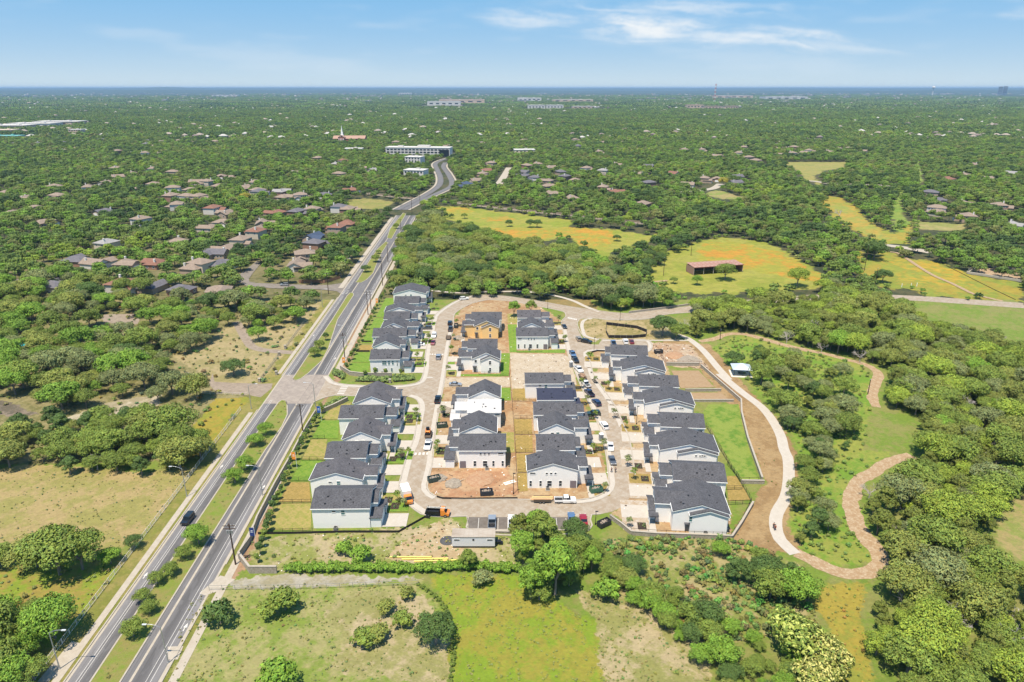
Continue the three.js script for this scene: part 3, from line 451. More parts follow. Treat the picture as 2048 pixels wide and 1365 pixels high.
{ // streets of the new estate, with kerbs; the building plots lie as one island inside
  const outer = P('street_outer'), isl = P('island');
  structure('street', sheet(outer, 0.036), concreteRoad);
  structure('plot', mapped(isl, 0.06), near0);
  const cl = [...curve([...isl, isl[0]], 2.5)];
  structure('kerb', wallAlong(cl, 0.4, 0, 0.19), kerbStone);
  structure('kerb', wallAlong(curve(outer.slice(6, 24), 2.5), 0.4, 0, 0.19), kerbStone);
  structure('kerb', wallAlong(curve(outer.slice(28, 42), 2.5), 0.4, 0, 0.19), kerbStone);
  structure('kerb', wallAlong(curve(outer.slice(50, 58), 2.5), 0.4, 0, 0.19), kerbStone);
  structure('kerb', wallAlong(curve(outer.slice(69, 93), 2.5), 0.4, 0, 0.19), kerbStone);
  structure('kerb', wallAlong(curve([...outer.slice(0, 6)], 2.5), 0.4, 0, 0.19), kerbStone);
  // pavements along the kerbs (the ring runs clockwise as seen, so outside is to one side)
  for (const [a, b, w] of [[6, 17, 1.7], [31, 42, 1.5], [77, 93, 1.6]]) structure('pavement', ribbon(curve(outer.slice(a, b), 2.5), 0.25, 0.25 + w, 0.1), paleConcrete);
  structure('pavement', ribbon(curve(isl.slice(3, 13), 2.5), -0.3, -1.7, 0.12), paleConcrete);
  structure('pavement', ribbon(curve(isl.slice(15, 30), 2.5), -0.3, -1.7, 0.12), paleConcrete);
  structure('plot', mapped(P('detention'), 0.06), near0);
  const det = P('detention'); structure('kerb', wallAlong(curve([...det, det[0]], 2.5), 0.35, 0, 0.17), kerbStone);
  structure('car_park', sheet(P('park_strip'), 0.044), ground(seen(150, 140, 128), seen(128, 118, 108), 7, { patch: 0.5, grain: 0.14, bump: 0.004 }));
  const bays = []; for (let k = 0; k < 12; k++) { const x = 936 + 20.3 * k; if (k) bays.push(k); }
  const pk = P('park_strip'), bayGeo = bays.map((k) => { const f = k / 12, x = lerp(pk[3][0], pk[2][0], f); return sheet([[x - 0.06, pk[3][1]], [x + 0.06, pk[3][1]], [x + 0.06, pk[0][1] + 0.4], [x - 0.06, pk[0][1] + 0.4]], 0.056); });
  structure('lane_marking', join(bayGeo), paint);
  structure('kerb', wallAlong([[pk[0][0], pk[0][1]], [pk[3][0], pk[3][1]], [pk[2][0], pk[2][1]]], 0.4, 0, 0.19), kerbStone);
  // zebra bars
  const z = [];
  for (let k = 0; k < 6; k++) { const [x, zz] = [[-30.76, -183.48], [-29.49, -183.58], [-28.26, -183.69], [-27.06, -183.79], [-25.92, -183.89], [-25.15, -183.94]][k]; z.push(box(0.7, 0.01, 1.5, x, 0.055, zz)); }
  structure('lane_marking', join(z), paint);
}
{
  const z = [], from = [-62.75, -234.83], to = [-62.73, -226.03], f2 = [-43.46, -234.83], t2 = [-43.48, -229.87];
  for (let k = 0; k < 7; k++) z.push(box(2.6, 0.01, 0.6, lerp(from[0], to[0], k / 6), 0.055, lerp(from[1], to[1], k / 6)));
  for (let k = 0; k < 5; k++) z.push(box(2.2, 0.01, 0.55, lerp(f2[0], t2[0], k / 4), 0.055, lerp(f2[1], t2[1], k / 4)));
  const a3 = [-34.48, -266.88], b3 = [-27, -266.6]; for (let k = 0; k < 8; k++) z.push(box(0.6, 0.01, 1.3, lerp(a3[0], b3[0], k / 7), 0.055, lerp(a3[1], b3[1], k / 7)));
  const a4 = [27.4, -315.27], b4 = [31.03, -312.75]; for (let k = 0; k < 6; k++) z.push(box(0.6, 0.01, 1.8, lerp(a4[0], b4[0], k / 5), 0.055, lerp(a4[1], b4[1], k / 5)));
  z.push(sheet([[-34.38, -242.81], [-30.67, -242.59], [-30.61, -242.09], [-34.32, -242.31]], 0.06), sheet([[-29.26, -218.97], [-26.52, -218.79], [-26.48, -218.43], [-29.22, -218.61]], 0.06));
  structure('lane_marking', join(z), paint);
  // paths
  structure('path', ribbon(curve(P('trail'), 3), -1.5, 1.5, 0.045), paleConcrete);
  structure('path', ribbon(curve(P('trail2'), 3), -1.6, 1.6, 0.052), paleConcrete);
  structure('path', ribbon(curve(P('dirt_trail'), 1), -1.9, 1.9, 0.046, 0.046, 1.1), dirtPath);
  structure('path', ribbon(curve(P('dirt_trail2'), 1), -1.6, 1.6, 0.048, 0.048, 1.1), dirtPath);
  structure('path', ribbon(curve(P('north_walk'), 3), -1.1, 1.1, 0.05), paleConcrete);
  structure('path', ribbon(curve(P('lot_walk'), 3), -0.8, 0.8, 0.09), paleConcrete);
  structure('path', ribbon(curve(P('lot_walk2'), 2), -0.8, 0.8, 0.1), paleConcrete);
  structure('road', sheet(P('side_street'), 0.02), ground(seen(176, 164, 150), seen(150, 140, 128), 12, { patch: 0.5, grain: 0.12, bump: 0.004 }));
  const parkRoad = ground(seen(196, 178, 156), seen(172, 154, 134), 8, { patch: 0.5, grain: 0.14, bump: 0.01 });
  structure('road', sheet(P('park_drive'), 0.024), parkRoad);
  structure('road', ribbon(curve(P('park_drive2'), 3), -2, 2, 0.028), parkRoad);
  structure('turning_circle', sheet(P('turn_pad'), 0.03), parkRoad);
  for (const k of ['mid_road', 'mid_road2', 'mid_road3', 'mid_road4']) structure('road', ribbon(curve(P(k), 8), -4.5, 4.5, 0.05), walkConcrete);
  for (const k of ['field_track', 'field_track2']) structure('track', ribbon(curve(P(k), 6), -1.2, 1.2, 0.03), dirtPath);
  // railway on its bed of ballast
  for (const k of ['rail1', 'rail2']) {
    const l = curve(P(k), 10); structure('railway_bed', ribbon(l, -3.6, 3.6, 0.25), gravel);
    structure('railway_bed', join([ribbon(l, 3.6, 5.6, 0.25, -0.3), ribbon(l, -3.6, -5.6, 0.25, -0.3)]), gravel);
    for (const o of [-0.72, 0.72]) tag(mesh('rail', wallAlong(offset(l, o), 0.12, 0.25, 0.5), flat(120, 96, 80, 0.5, 0.6)), null, null, null, 'structure');
  }
  // open building plot of pale caliche between the two houses of the inner right column
  structure('plot', sheet([[-0.87, -267.8], [21.98, -266.66], [23.76, -262.93], [24.48, -244.25], [24.3, -230.96], [-0.03, -230.96]], 0.085), ground(seen(232, 216, 190), seen(214, 192, 160), 11, { patch: 0.5, grain: 0.22, bump: 0.03 }));
  structure('plot', sheet([[-25.77, -242.06], [-0.96, -242.52], [-0.57, -233.56], [-25.49, -233.13]], 0.085), ground(seen(230, 212, 184), seen(212, 190, 156), 9, { patch: 0.5, grain: 0.2, bump: 0.03, seed: 2 }));
}
// lawns and yards laid as turf
const sod = ground(seen(112, 160, 34), seen(150, 178, 62), 5, { patch: 0.6, grain: 0.3, bump: 0.08 });
const sodField = ground(seen(104, 152, 30), seen(160, 178, 72), 17, { patch: 0.75, grain: 0.34, bump: 0.08, seed: 8 });
const sodWorn = ground(seen(156, 164, 62), seen(198, 178, 106), 5, { patch: 0.6, grain: 0.3, bump: 0.05, seed: 1 });
const sodDry = ground(seen(204, 172, 98), seen(176, 152, 78), 4, { patch: 0.6, grain: 0.28, bump: 0.05, seed: 2 });
const mulch = ground(seen(92, 74, 58), seen(66, 54, 44), 2.5, { patch: 0.5, grain: 0.4, bump: 0.05, seed: 3 });
for (const [m, pts] of [
  [sodWorn, [[-62.77, -145.28], [-50.87, -145.28], [-54.24, -157.48], [-63.15, -157.48]]], [sodDry, [[-63.09, -157.72], [-54.31, -157.72], [-57.55, -167.43], [-63.22, -167.43]]], [sod, [[-63.1, -167.95], [-57.7, -167.95], [-56.97, -179.9], [-63.28, -179.9]]],
  [sodWorn, [[-63.22, -180.19], [-56.3, -180.19], [-58.86, -192.64], [-63.95, -192.64]]], [sod, [[-63.81, -193.3], [-55.52, -193.3], [-58.18, -205.85], [-64.4, -205.85]]], [sodWorn, [[-64.26, -206.59], [-58.36, -206.59], [-56.88, -219.84], [-62.68, -217.4]]],
  [sod, [[-64.83, -247.08], [-56.78, -247.08], [-57.52, -256.95], [-65.44, -256.95]]], [sod, [[-65.27, -258.02], [-57.52, -258.02], [-58.74, -268.67], [-65.71, -268.67]]], [sodDry, [[-65.79, -271.01], [-59.4, -271.01], [-60.02, -277.63], [-66.1, -277.63]]], [sod, [[-65.96, -280.11], [-59.17, -280.11], [-61.08, -297.9], [-66.64, -297.9]]], [sod, [[-66.45, -299.3], [-59.71, -299.3], [-61.21, -314.71], [-66.56, -314.71]]], [sod, [[-66.36, -316.25], [-60.51, -316.25], [-62.24, -348.31], [-67.3, -348.31]]],
  [sod, [[-0.8, -267.9], [-4.56, -267.9], [-4.32, -243.38], [-1.25, -243.38]].map(([x, z]) => [x, z])], [sod, [[-25.41, -243.38], [-26.46, -264.14], [-23.71, -264.14], [-22.92, -250.65], [-19.92, -245.32], [-4.23, -245.98], [-4.19, -243.06]]],
  [sod, [[-2.06, -305.4], [2.3, -305.4], [1.92, -268.94], [-1.01, -268.94]]], [sodWorn, [[-2.32, -321.46], [2.58, -321.46], [2.47, -306.84], [-2.07, -306.84]]], [sod, [[1.93, -270.87], [22.68, -272.43], [22.51, -268.18], [1.92, -268.56]]],
  [sodDry, [[0.14, -231.84], [5.28, -231.84], [5.25, -221.54], [0.24, -221.54]]], [sodDry, [[0.61, -206.94], [6.56, -206.94], [6.58, -196.14], [0.89, -196.14]]], [sodDry, [[1.04, -195.49], [6.56, -195.49], [6.4, -184.48], [1.14, -184.48]]], [sodDry, [[1.28, -183.61], [6.67, -183.61], [6.35, -172.87], [1.64, -172.87]]], [sodDry, [[1.49, -172.35], [4.53, -172.35], [4.47, -163.12], [1.82, -162.64]]],
  [sodWorn, [[-3.59, -197.44], [0.59, -197.44], [0.85, -184.48], [-2.07, -183.9]]], [sod, [[-4.48, -232.7], [-0.57, -232.7], [-0.37, -221.54], [-4.12, -221.54]]],
  [sodField, [[69.51, -218.34], [80.2, -218.34], [76.15, -200.66], [70.18, -167.84], [64.8, -167.84], [65.84, -211.96]]], [sodDry, [[62.02, -170.84], [64.58, -170.84], [64.95, -158.55], [58.71, -158.17], [60.15, -164.51]]],
]) structure('lawn', sheet(pts, 0.105 + (m === sod ? 0 : 0.004)), m);
// ------------------------------------------------------------------ houses
const siding = (() => {                                           // lapped boards 18 cm high, faint joints
  const t = tileTexture(256, (u, v) => { const g = 1 + (near(GRAIN, u, v) - 0.5) * 0.06 + (tap(CRISP, u, v) - 0.5) * 0.05; return [0.82 * g, 0.80 * g, 0.765 * g]; });
  const b = tileTexture(128, (u, v) => { const s = (v * 8) % 1, h = s < 0.12 ? 0.1 : 1 - s * 0.6; return [h, h, h]; }, false);
  t.repeat.set(1 / 3, 1 / 3); return new THREE.MeshStandardMaterial({ map: t, roughness: 0.6, bumpMap: scaled(b, 2.2), bumpScale: 0.035 });
})();
const beigeSiding = siding.clone(); beigeSiding.color = lin(250, 214, 150);
const battens = new THREE.MeshStandardMaterial({ color: lin(232, 232, 230), roughness: 0.6 });
const shingles = (() => {
  const t = tileTexture(512, (u, v) => { const row = Math.floor(v * 24), cell = Math.floor((u + (row % 2) * 0.03) * 26), r = near(GRAIN, cell / 26 + 0.013, row / 24 + 0.017), g = (0.45 + r * 0.95 + (near(GRAIN, u * 2, v * 2) - 0.5) * 0.8) * (0.86 + tap(SOFT, u, v) * 0.3); const k = 0.082 * g; return [k * 0.98, k * 0.97, k * 1.06]; });
  const b = tileTexture(256, (u, v) => { const s = 1 - ((v * 24) % 1) * 0.7 + (near(GRAIN, u, v) - 0.5) * 0.4; return [s, s, s]; }, false);
  t.repeat.set(1 / 7, 1 / 7); return new THREE.MeshStandardMaterial({ map: t, roughness: 0.9, bumpMap: scaled(b, 7), bumpScale: 0.03 });
})();
const shingles2 = shingles.clone(); shingles2.color = new THREE.Color(1.15, 1.1, 1.08);
const trim = flat(238, 238, 234, 0.55), glass = new THREE.MeshStandardMaterial({ color: lin(44, 54, 62), roughness: 0.08, metalness: 0.0 }), teal = new THREE.MeshStandardMaterial({ color: lin(70, 110, 112), roughness: 0.08 });
const darkTrim = flat(44, 44, 46, 0.5), darkMetal = flat(40, 40, 42, 0.45, 0.4), greyDoor = flat(120, 118, 116, 0.6), steel = flat(150, 152, 152, 0.4, 0.7);
// chevron slab: a gable roof with its ridge along x, span along z
function gableRoof(len, span, rise, eave, over = 0.26, thick = 0.2) {
  const h = span / 2 + over, slope = rise / (span / 2), y0 = -over * slope, s = new THREE.Shape();
  [[-h, y0], [0, rise], [h, y0], [h, y0 + thick], [0, rise + thick * 1.05], [-h, y0 + thick]].forEach(([x, y], i) => (i ? s.lineTo(x, y) : s.moveTo(x, y)));
  const g = new THREE.ExtrudeGeometry(s, { depth: len + over * 2, bevelEnabled: false }); g.translate(0, 0, -len / 2 - over); g.rotateY(Math.PI / 2); g.translate(0, eave, 0); return roofUV(g, slope);
}
function roofUV(g) {                                              // v runs up the slope
  g = g.index ? g.toNonIndexed() : g; const p = g.attributes.position, n = g.attributes.normal, uv = g.attributes.uv;
  for (let i = 0; i < p.count; i++) { const nx = n.getX(i), nz = n.getZ(i), ny = n.getY(i), k = Math.abs(nz) > Math.abs(nx); const along = k ? p.getX(i) : p.getZ(i), down = k ? p.getZ(i) : p.getX(i); uv.setXY(i, along, Math.abs(ny) > 0.3 ? down / Math.max(0.4, Math.abs(ny)) : p.getY(i)); }
  return g;
}
function rakeTrim(len, span, rise, eave, over = 0.26) {            // white boards under the roof edge, at both gables and along both eaves
  const h = span / 2 + over, slope = rise / (span / 2), y0 = -over * slope, out = [];
  const s = new THREE.Shape(); [[-h, y0 - 0.24], [0, rise - 0.24], [h, y0 - 0.24], [h, y0], [0, rise], [-h, y0]].forEach(([x, y], i) => (i ? s.lineTo(x, y) : s.moveTo(x, y)));
  for (const e of [-1, 1]) { const g = new THREE.ExtrudeGeometry(s, { depth: 0.05, bevelEnabled: false }); g.translate(0, 0, e > 0 ? len / 2 + over - 0.06 : -len / 2 - over + 0.01); g.rotateY(Math.PI / 2); g.translate(0, eave, 0); out.push(g); }
  for (const e of [-1, 1]) out.push(box(len + over * 2 + 0.1, 0.17, 0.13, 0, eave + y0 + 0.06, e * (h + 0.06)));
  return out;
}
function gableWall(len, span, rise, eave) {
  const s = new THREE.Shape(); [[-span / 2, -0.3], [span / 2, -0.3], [span / 2, eave], [0, eave + rise - 0.03], [-span / 2, eave]].forEach(([x, y], i) => (i ? s.lineTo(x, y) : s.moveTo(x, y)));
  const g = new THREE.ExtrudeGeometry(s, { depth: len, bevelEnabled: false }); g.translate(0, 0, -len / 2); g.rotateY(Math.PI / 2); return boxUV(g);
}
function turned(list, ry, x, y, z) { return list.map((g) => { g.rotateY(ry); g.translate(x, y, z); return g; }); }
const winCache = new Map();
function addWindow(t, w, h, x, y, z, ry = 0, paneMat = glass, frameMat = trim, name = 'window') {   // frame with a pane set back in it
  const key = w + 'x' + h;
  if (!winCache.has(key)) {
    const f = 0.09, fr = join([box(w + f * 2, f, 0.1, 0, h / 2 + f / 2, 0), box(w + f * 2, f, 0.14, 0, -h / 2 - f / 2, 0.01), box(f, h, 0.1, -w / 2 - f / 2, 0, 0), box(f, h, 0.1, w / 2 + f / 2, 0, 0), ...(h > 1.2 ? [box(w, 0.05, 0.07, 0, 0, 0)] : []), ...(w > 1.5 ? [box(0.05, h, 0.065, 0, 0, 0)] : [])]);
    winCache.set(key, [fr, box(w, h, 0.04, 0, 0, -0.005)]);
  }
  const [fr, pane] = winCache.get(key), m = mesh(name, fr, frameMat, t); m.position.set(x, y, z); m.rotation.y = ry;
  mesh('pane', pane, paneMat, m); return m;
}
const ventGeo = rod(0.09, 0.09, 0.55, 0, 0, 0, 8), ventCap = join([box(0.5, 0.16, 0.5, 0, 0.1, 0), box(0.36, 0.12, 0.36, 0, 0.02, 0)]);
const EAVE = 5.9;
const forecourt = ground(seen(232, 220, 202), seen(206, 178, 142), 6, { patch: 0.5, grain: 0.14, bump: 0.01, seed: 5 });
const BED = [sod, sodWorn, sodDry, mulch];
// One house of the estate. Ridge runs along x (kind A) or towards the camera (kind B); a wing, a low garage roof and a porch lie on the street side.
function estateHouse([id, kind, cx, zf, W, L, yaw, st, wing], label, opt = {}) {
  const t = thing('white_house', label, 'house', cx, 0, zf - L / 2, rad(yaw), 'new houses of the estate'), rnd = rngOf(id.charCodeAt(0) * 77 + id.charCodeAt(1));
  const wallMat = opt.beige ? beigeSiding : siding, roofMat = opt.roof ?? shingles, walls = [], roofs = [], trims = [], z1 = L / 2, sx = st * W / 2;
  let rise, slope;
  if (kind === 'A') {
    rise = L / 2 * Math.tan(rad(24)); walls.push(gableWall(W, L, rise, EAVE)); roofs.push(gableRoof(W, L, rise, EAVE)); trims.push(...rakeTrim(W, L, rise, EAVE));
    const ww = Math.max(wing, 0.8), wl = L * 0.6, wz = -L * 0.12;                       // two-storey street wing, ridge along x too, a little lower
    const wr = wl / 2 * Math.tan(rad(24));
    walls.push(...turned([gableWall(ww + 1, wl, wr, EAVE - 0.5)], 0, sx + st * (ww - 1) / 2, 0, wz)); roofs.push(...turned([gableRoof(ww + 1, wl, wr, EAVE - 0.5, 0.3)], 0, sx + st * (ww - 1) / 2, 0, wz)); trims.push(...turned(rakeTrim(ww + 1, wl, wr, EAVE - 0.5, 0.3), 0, sx + st * (ww - 1) / 2, 0, wz));
    slope = Math.tan(rad(24));
  } else {
    rise = W < 12.6 ? 2.5 : 2.15; slope = rise / (W / 2);
    walls.push(...turned([gableWall(L, W, rise, EAVE)], Math.PI / 2, 0, 0, 0)); roofs.push(...turned([gableRoof(L, W, rise, EAVE)], Math.PI / 2, 0, 0, 0)); trims.push(...turned(rakeTrim(L, W, rise, EAVE), Math.PI / 2, 0, 0, 0));
    const ww = Math.max(wing, 0.8) + W * 0.3, wl = L * 0.62, wz = -L * 0.1, wr = wl / 2 * Math.tan(rad(20)), wx = sx + st * (Math.max(wing, 0.8) - W * 0.3) / 2;
    walls.push(...turned([gableWall(ww, wl, wr, EAVE - 0.15)], 0, wx, 0, wz)); roofs.push(...turned([gableRoof(ww, wl, wr, EAVE - 0.15, 0.35)], 0, wx, 0, wz)); trims.push(...turned(rakeTrim(ww, wl, wr, EAVE - 0.15, 0.35), 0, wx, 0, wz));
    if (id[0] === 'D' || id === 'A4' || id === 'B1' || id === 'B3') {       // a second, lower gable stepped forward
      const gw = W * 0.66, gr = gw / 2 * slope, gx = -st * W * 0.14;
      walls.push(...turned([gableWall(1.2, gw, gr, EAVE - 0.35)], Math.PI / 2, gx, 0, z1 + 0.3)); roofs.push(...turned([gableRoof(2.2, gw, gr, EAVE - 0.35, 0.35)], Math.PI / 2, gx, 0, z1 - 0.2)); trims.push(...turned(rakeTrim(2.2, gw, gr, EAVE - 0.35, 0.35), Math.PI / 2, gx, 0, z1 - 0.2));
    }
  }
  const wv = Math.max(wing, 0.8), gx = sx + st * (wv + 0.9), wallMesh = mesh('wall', join(walls), wallMat, t), roofMesh = mesh('roof', join(roofs), roofMat, t);
  mesh('roof_trim', join(trims.map((g) => boxUV(g))), trim, t);
  // garage front: a low box before the wing under its own small roof, with the door towards the street
  {
    const gl = L * 0.56, gz = kind === 'A' ? L * 0.2 : -L * 0.14, low = [box(2.6, 3.3, gl, gx - st * 0.9, 1.35, gz)], lr = [gableRoof(2.7, gl, gl / 2 * 0.34, 2.95, 0.3, 0.16)];
    mesh('garage', boxUV(join(low)), battens, t); mesh('garage_roof', join(turned(lr, 0, gx - st * 0.85, 0, gz)), roofMat, t);
    const d = mesh('garage_door', join([0, 1, 2, 3].map((k) => box(0.06, 0.54, 4.6, 0, -0.84 + k * 0.56, 0))), trim, t); d.position.set(gx + st * 0.42, 1.2, gz);
    const pz = gz + (kind === 'A' ? -1 : 1) * (gl / 2 + 1.4), porch = mesh('porch_roof', join([box(2.4, 0.16, 2.6, 0, 2.75, 0), box(2.5, 0.1, 2.7, 0, 2.86, 0)]), roofMat, t); porch.position.set(sx + st * (wv + 0.6), 0, pz);
    for (const k of [-1, 1]) { const p = mesh('post', box(0.16, 2.9, 0.16, 0, 1.25, 0), trim, t); p.position.set(sx + st * (wv + 1.65), 0, pz + k * 1.1); }
    const door = mesh('door', box(0.07, 2.1, 0.95, 0, 1.1, 0), opt.door ?? greyDoor, t); door.position.set(sx + st * (wv + 0.02), 0, pz - 0.3);
    mesh('door_handle', box(0.08, 0.12, 0.06, 0, 1.05, 0.38), darkMetal, door);
    for (const zz of [-L * 0.25, L * 0.02]) addWindow(t, 0.9, 1.4, sx + st * (wv + 0.02), 4.5, zz - L * 0.05, st * Math.PI / 2);
    addWindow(t, 0.5, 0.5, sx + st * 0.02, 4.9, L * 0.4, st * Math.PI / 2);
  }
  // windows in the wall that faces the camera
  const zw = z1 + 0.02, kindOf = opt.win ?? (rnd() < 0.5 ? 'few' : 'row');
  const front = kind === 'B' && (id[0] === 'D' || id === 'A4' || id === 'B1' || id === 'B3') ? z1 + 0.92 : zw, off = front === zw ? 0 : -st * W * 0.14;
  if (kindOf === 'full' || kindOf === 'row') for (const k of [-0.9, 0.15, 1.2]) addWindow(t, 0.55, 0.55, k * 1.15 - st * 0.6 + off, 4.75, front);
  if (kindOf === 'full' || kindOf === 'row') addWindow(t, 1.5, 0.5, -st * W * 0.40 + (front === zw ? 0 : st * W * 0.16), 4.85, front);
  if (kindOf === 'few') { addWindow(t, 0.9, 0.45, -st * W * 0.12 + off, 5.0, front); addWindow(t, 0.9, 1.3, st * W * 0.04 + off, 4.65, front, 0, teal); }
  if (kindOf === 'full') {
    [[-0.44, 0.6], [-0.24, 0.6], [-0.06, 1.2], [0.16, 0.75]].forEach(([f, w]) => addWindow(t, w, 1.75, -st * 1 * -f * W * 1, 1.55, zw));
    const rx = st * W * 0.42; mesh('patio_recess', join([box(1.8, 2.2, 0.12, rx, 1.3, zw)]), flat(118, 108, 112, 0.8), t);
    const p = mesh('post', box(0.18, 2.3, 0.18, rx + st * 0.95, 1.25, z1 + 0.12), trim, t);
  }
  if (kindOf === 'side') { for (const [x, w] of [[-0.3, 1.1], [0.02, 0.75], [0.22, 0.6]]) addWindow(t, w, 1.6, x * W, 1.5, zw, 0, teal); for (const [x, w] of [[-0.02, 1.6], [0.14, 0.7], [0.27, 0.7]]) addWindow(t, w, 1.6, x * W, 4.5, zw, 0, teal); for (const k of [0, 1, 2]) addWindow(t, 0.5, 0.5, W * 0.42, 3.6 + k * 0.75, zw); }
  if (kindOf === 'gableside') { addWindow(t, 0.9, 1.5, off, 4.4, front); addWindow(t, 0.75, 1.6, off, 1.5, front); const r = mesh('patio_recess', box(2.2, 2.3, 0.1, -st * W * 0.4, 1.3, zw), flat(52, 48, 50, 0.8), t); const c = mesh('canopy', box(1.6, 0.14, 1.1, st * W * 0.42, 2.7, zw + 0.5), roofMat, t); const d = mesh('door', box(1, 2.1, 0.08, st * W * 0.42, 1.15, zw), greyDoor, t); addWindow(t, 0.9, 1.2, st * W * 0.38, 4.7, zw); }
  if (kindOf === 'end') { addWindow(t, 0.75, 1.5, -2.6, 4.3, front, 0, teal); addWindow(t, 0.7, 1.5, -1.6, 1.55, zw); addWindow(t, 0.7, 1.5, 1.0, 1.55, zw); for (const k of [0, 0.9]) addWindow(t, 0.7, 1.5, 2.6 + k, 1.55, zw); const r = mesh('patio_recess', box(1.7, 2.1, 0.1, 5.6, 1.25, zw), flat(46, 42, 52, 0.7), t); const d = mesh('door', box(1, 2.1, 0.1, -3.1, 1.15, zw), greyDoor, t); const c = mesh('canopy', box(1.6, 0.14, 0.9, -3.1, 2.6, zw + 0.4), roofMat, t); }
  // things that stick out of the roof
  for (let k = 0; k < 5; k++) {
    const u = (rnd() - 0.5) * 0.72, d = 0.12 + rnd() * 0.3, along = kind === 'A' ? W : L, span = kind === 'A' ? L : W, sgn = kind === 'A' ? 1 : (rnd() < 0.5 ? -1 : 1), y = EAVE + rise - d * span * slope + 0.1;
    const v = mesh('roof_vent', k % 2 ? ventGeo : ventCap, darkMetal, t); kind === 'A' ? v.position.set(u * along, y, sgn * d * span) : v.position.set(sgn * d * span, y, u * along);
  }
  return t;
}
const ORD = ['nearest', 'second', 'third', 'fourth', 'fifth', 'sixth', 'seventh', 'eighth', 'ninth'];
const ROWS = { L: 'in the avenue row south of the entrance street', A: 'in the avenue row north of the entrance street', B: 'in the inner left column', C: 'in the inner right column', D: 'in the right-hand row by the trail' };
const rowCount = {}; for (const r of HOUSES) rowCount[r[0][0]] = (rowCount[r[0][0]] ?? 0) + 1;
const NEAR_FIRST = { L: 1, A: 1 };
for (const r of HOUSES) {
  const id = r[0], row = id[0], n = HOUSES.filter((q) => q[0][0] === row).sort((p, q) => q[3] - p[3]).findIndex((q) => q === r), opt = {};
  let label = `white ${r[1] === 'A' ? 'side-gabled' : 'gable-fronted'} house, ${ORD[n]} from the camera ${ROWS[row]}`;
  if (id === 'B1') { opt.beige = true; label = 'unpainted beige gable-fronted house with dark shingle roof beside the loop street'; opt.win = 'gableside'; }
  if (id === 'B3') opt.win = 'gableside';
  if (['B7', 'C9', 'C3'].includes(id)) opt.win = 'full';
  if (id === 'A1') { opt.win = 'side'; label = 'white corner house with teal windows above the entrance flower beds'; }
  if (id === 'D8') { opt.win = 'end'; label = 'large white house at the near end of the right-hand row beside the trail'; }
  if (id === 'B5') { label = 'unfinished house under white roof sheeting in the inner left column'; opt.roof = ground(seen(246, 244, 240), seen(226, 224, 222), 2.4, { patch: 0.35, grain: 0.16, bump: 0.01 }); }
  if (id === 'C5') { label = 'unfinished house with bare dark roofing and stacked materials in the inner right column'; opt.roof = ground(seen(62, 68, 92), seen(74, 78, 100), 4, { patch: 0.4, grain: 0.2, bump: 0.01 }); }
  if (id === 'C1') opt.roof = shingles2; if (row === 'L' && n % 2) opt.roof = shingles2;
  const t = estateHouse(r, label, opt);
  // front yard on the street side: drive, turf, planting bed, young tree
  const [, , cx, zf, W, L, yaw, st, wing] = r, setback = row === 'D' ? 7.2 : row === 'L' ? 6.4 : row === 'A' ? 5.6 : 5.2, x0 = st * (W / 2 + Math.max(wing, 0.8) + 1.2), a = rad(yaw);
  const w = (x, z) => [cx + x * Math.cos(a) + z * Math.sin(a), zf - L / 2 - x * Math.sin(a) + z * Math.cos(a)], rect = (xa, xb, za, zb) => [w(xa, za), w(xb, za), w(xb, zb), w(xa, zb)];
  const gz = r[1] === 'A' ? L * 0.2 : -L * 0.14, x1 = x0 + st * setback, yd = ['B5', 'C5', 'B0', 'B1'].includes(id);
  if (id !== 'A8') {
    if (row === 'D') structure('forecourt', sheet(rect(x0 - st * 0.6, x1, -L / 2 - 0.9, L / 2 + 0.9), 0.1), forecourt);
    if (!yd) structure('driveway', sheet(rect(x0 - st * 1.2, x1, gz - 2.9, gz + 2.9), 0.116), paleConcrete);
    const lz = r[1] === 'A' ? gz - 6.3 : gz + 6.4, turf = row === 'L' || row === 'A' ? (n % 3 === 1 ? sodWorn : sod) : row === 'C' ? (n > 5 ? sodWorn : sodDry) : row === 'B' ? (id === 'B7' || id === 'B3' ? sodWorn : null) : n % 2 ? sodDry : null;
    if (turf) structure('lawn', sheet(rect(x0 + st * 0.6, x1 - st * 0.4, lz - 2.6, lz + 2.6), 0.112), turf);
    structure('flower_bed', sheet(rect(x0 + st * 1.2, x0 + st * 3.4, lz - 1.5, lz + 1.5), 0.122), mulch);
    structure('front_walk', sheet(rect(x0 - st * 1.2, x0 + st * 0.4, lz - 3.2, lz + 3.2), 0.118), paleConcrete);
    r.tree = w(x0 + st * (setback - 1.6), lz + 0.6); r.bed = w(x0 + st * 2.3, lz); r.unit = w(-st * (W * 0.1), L / 2 + 0.9);
  }
}
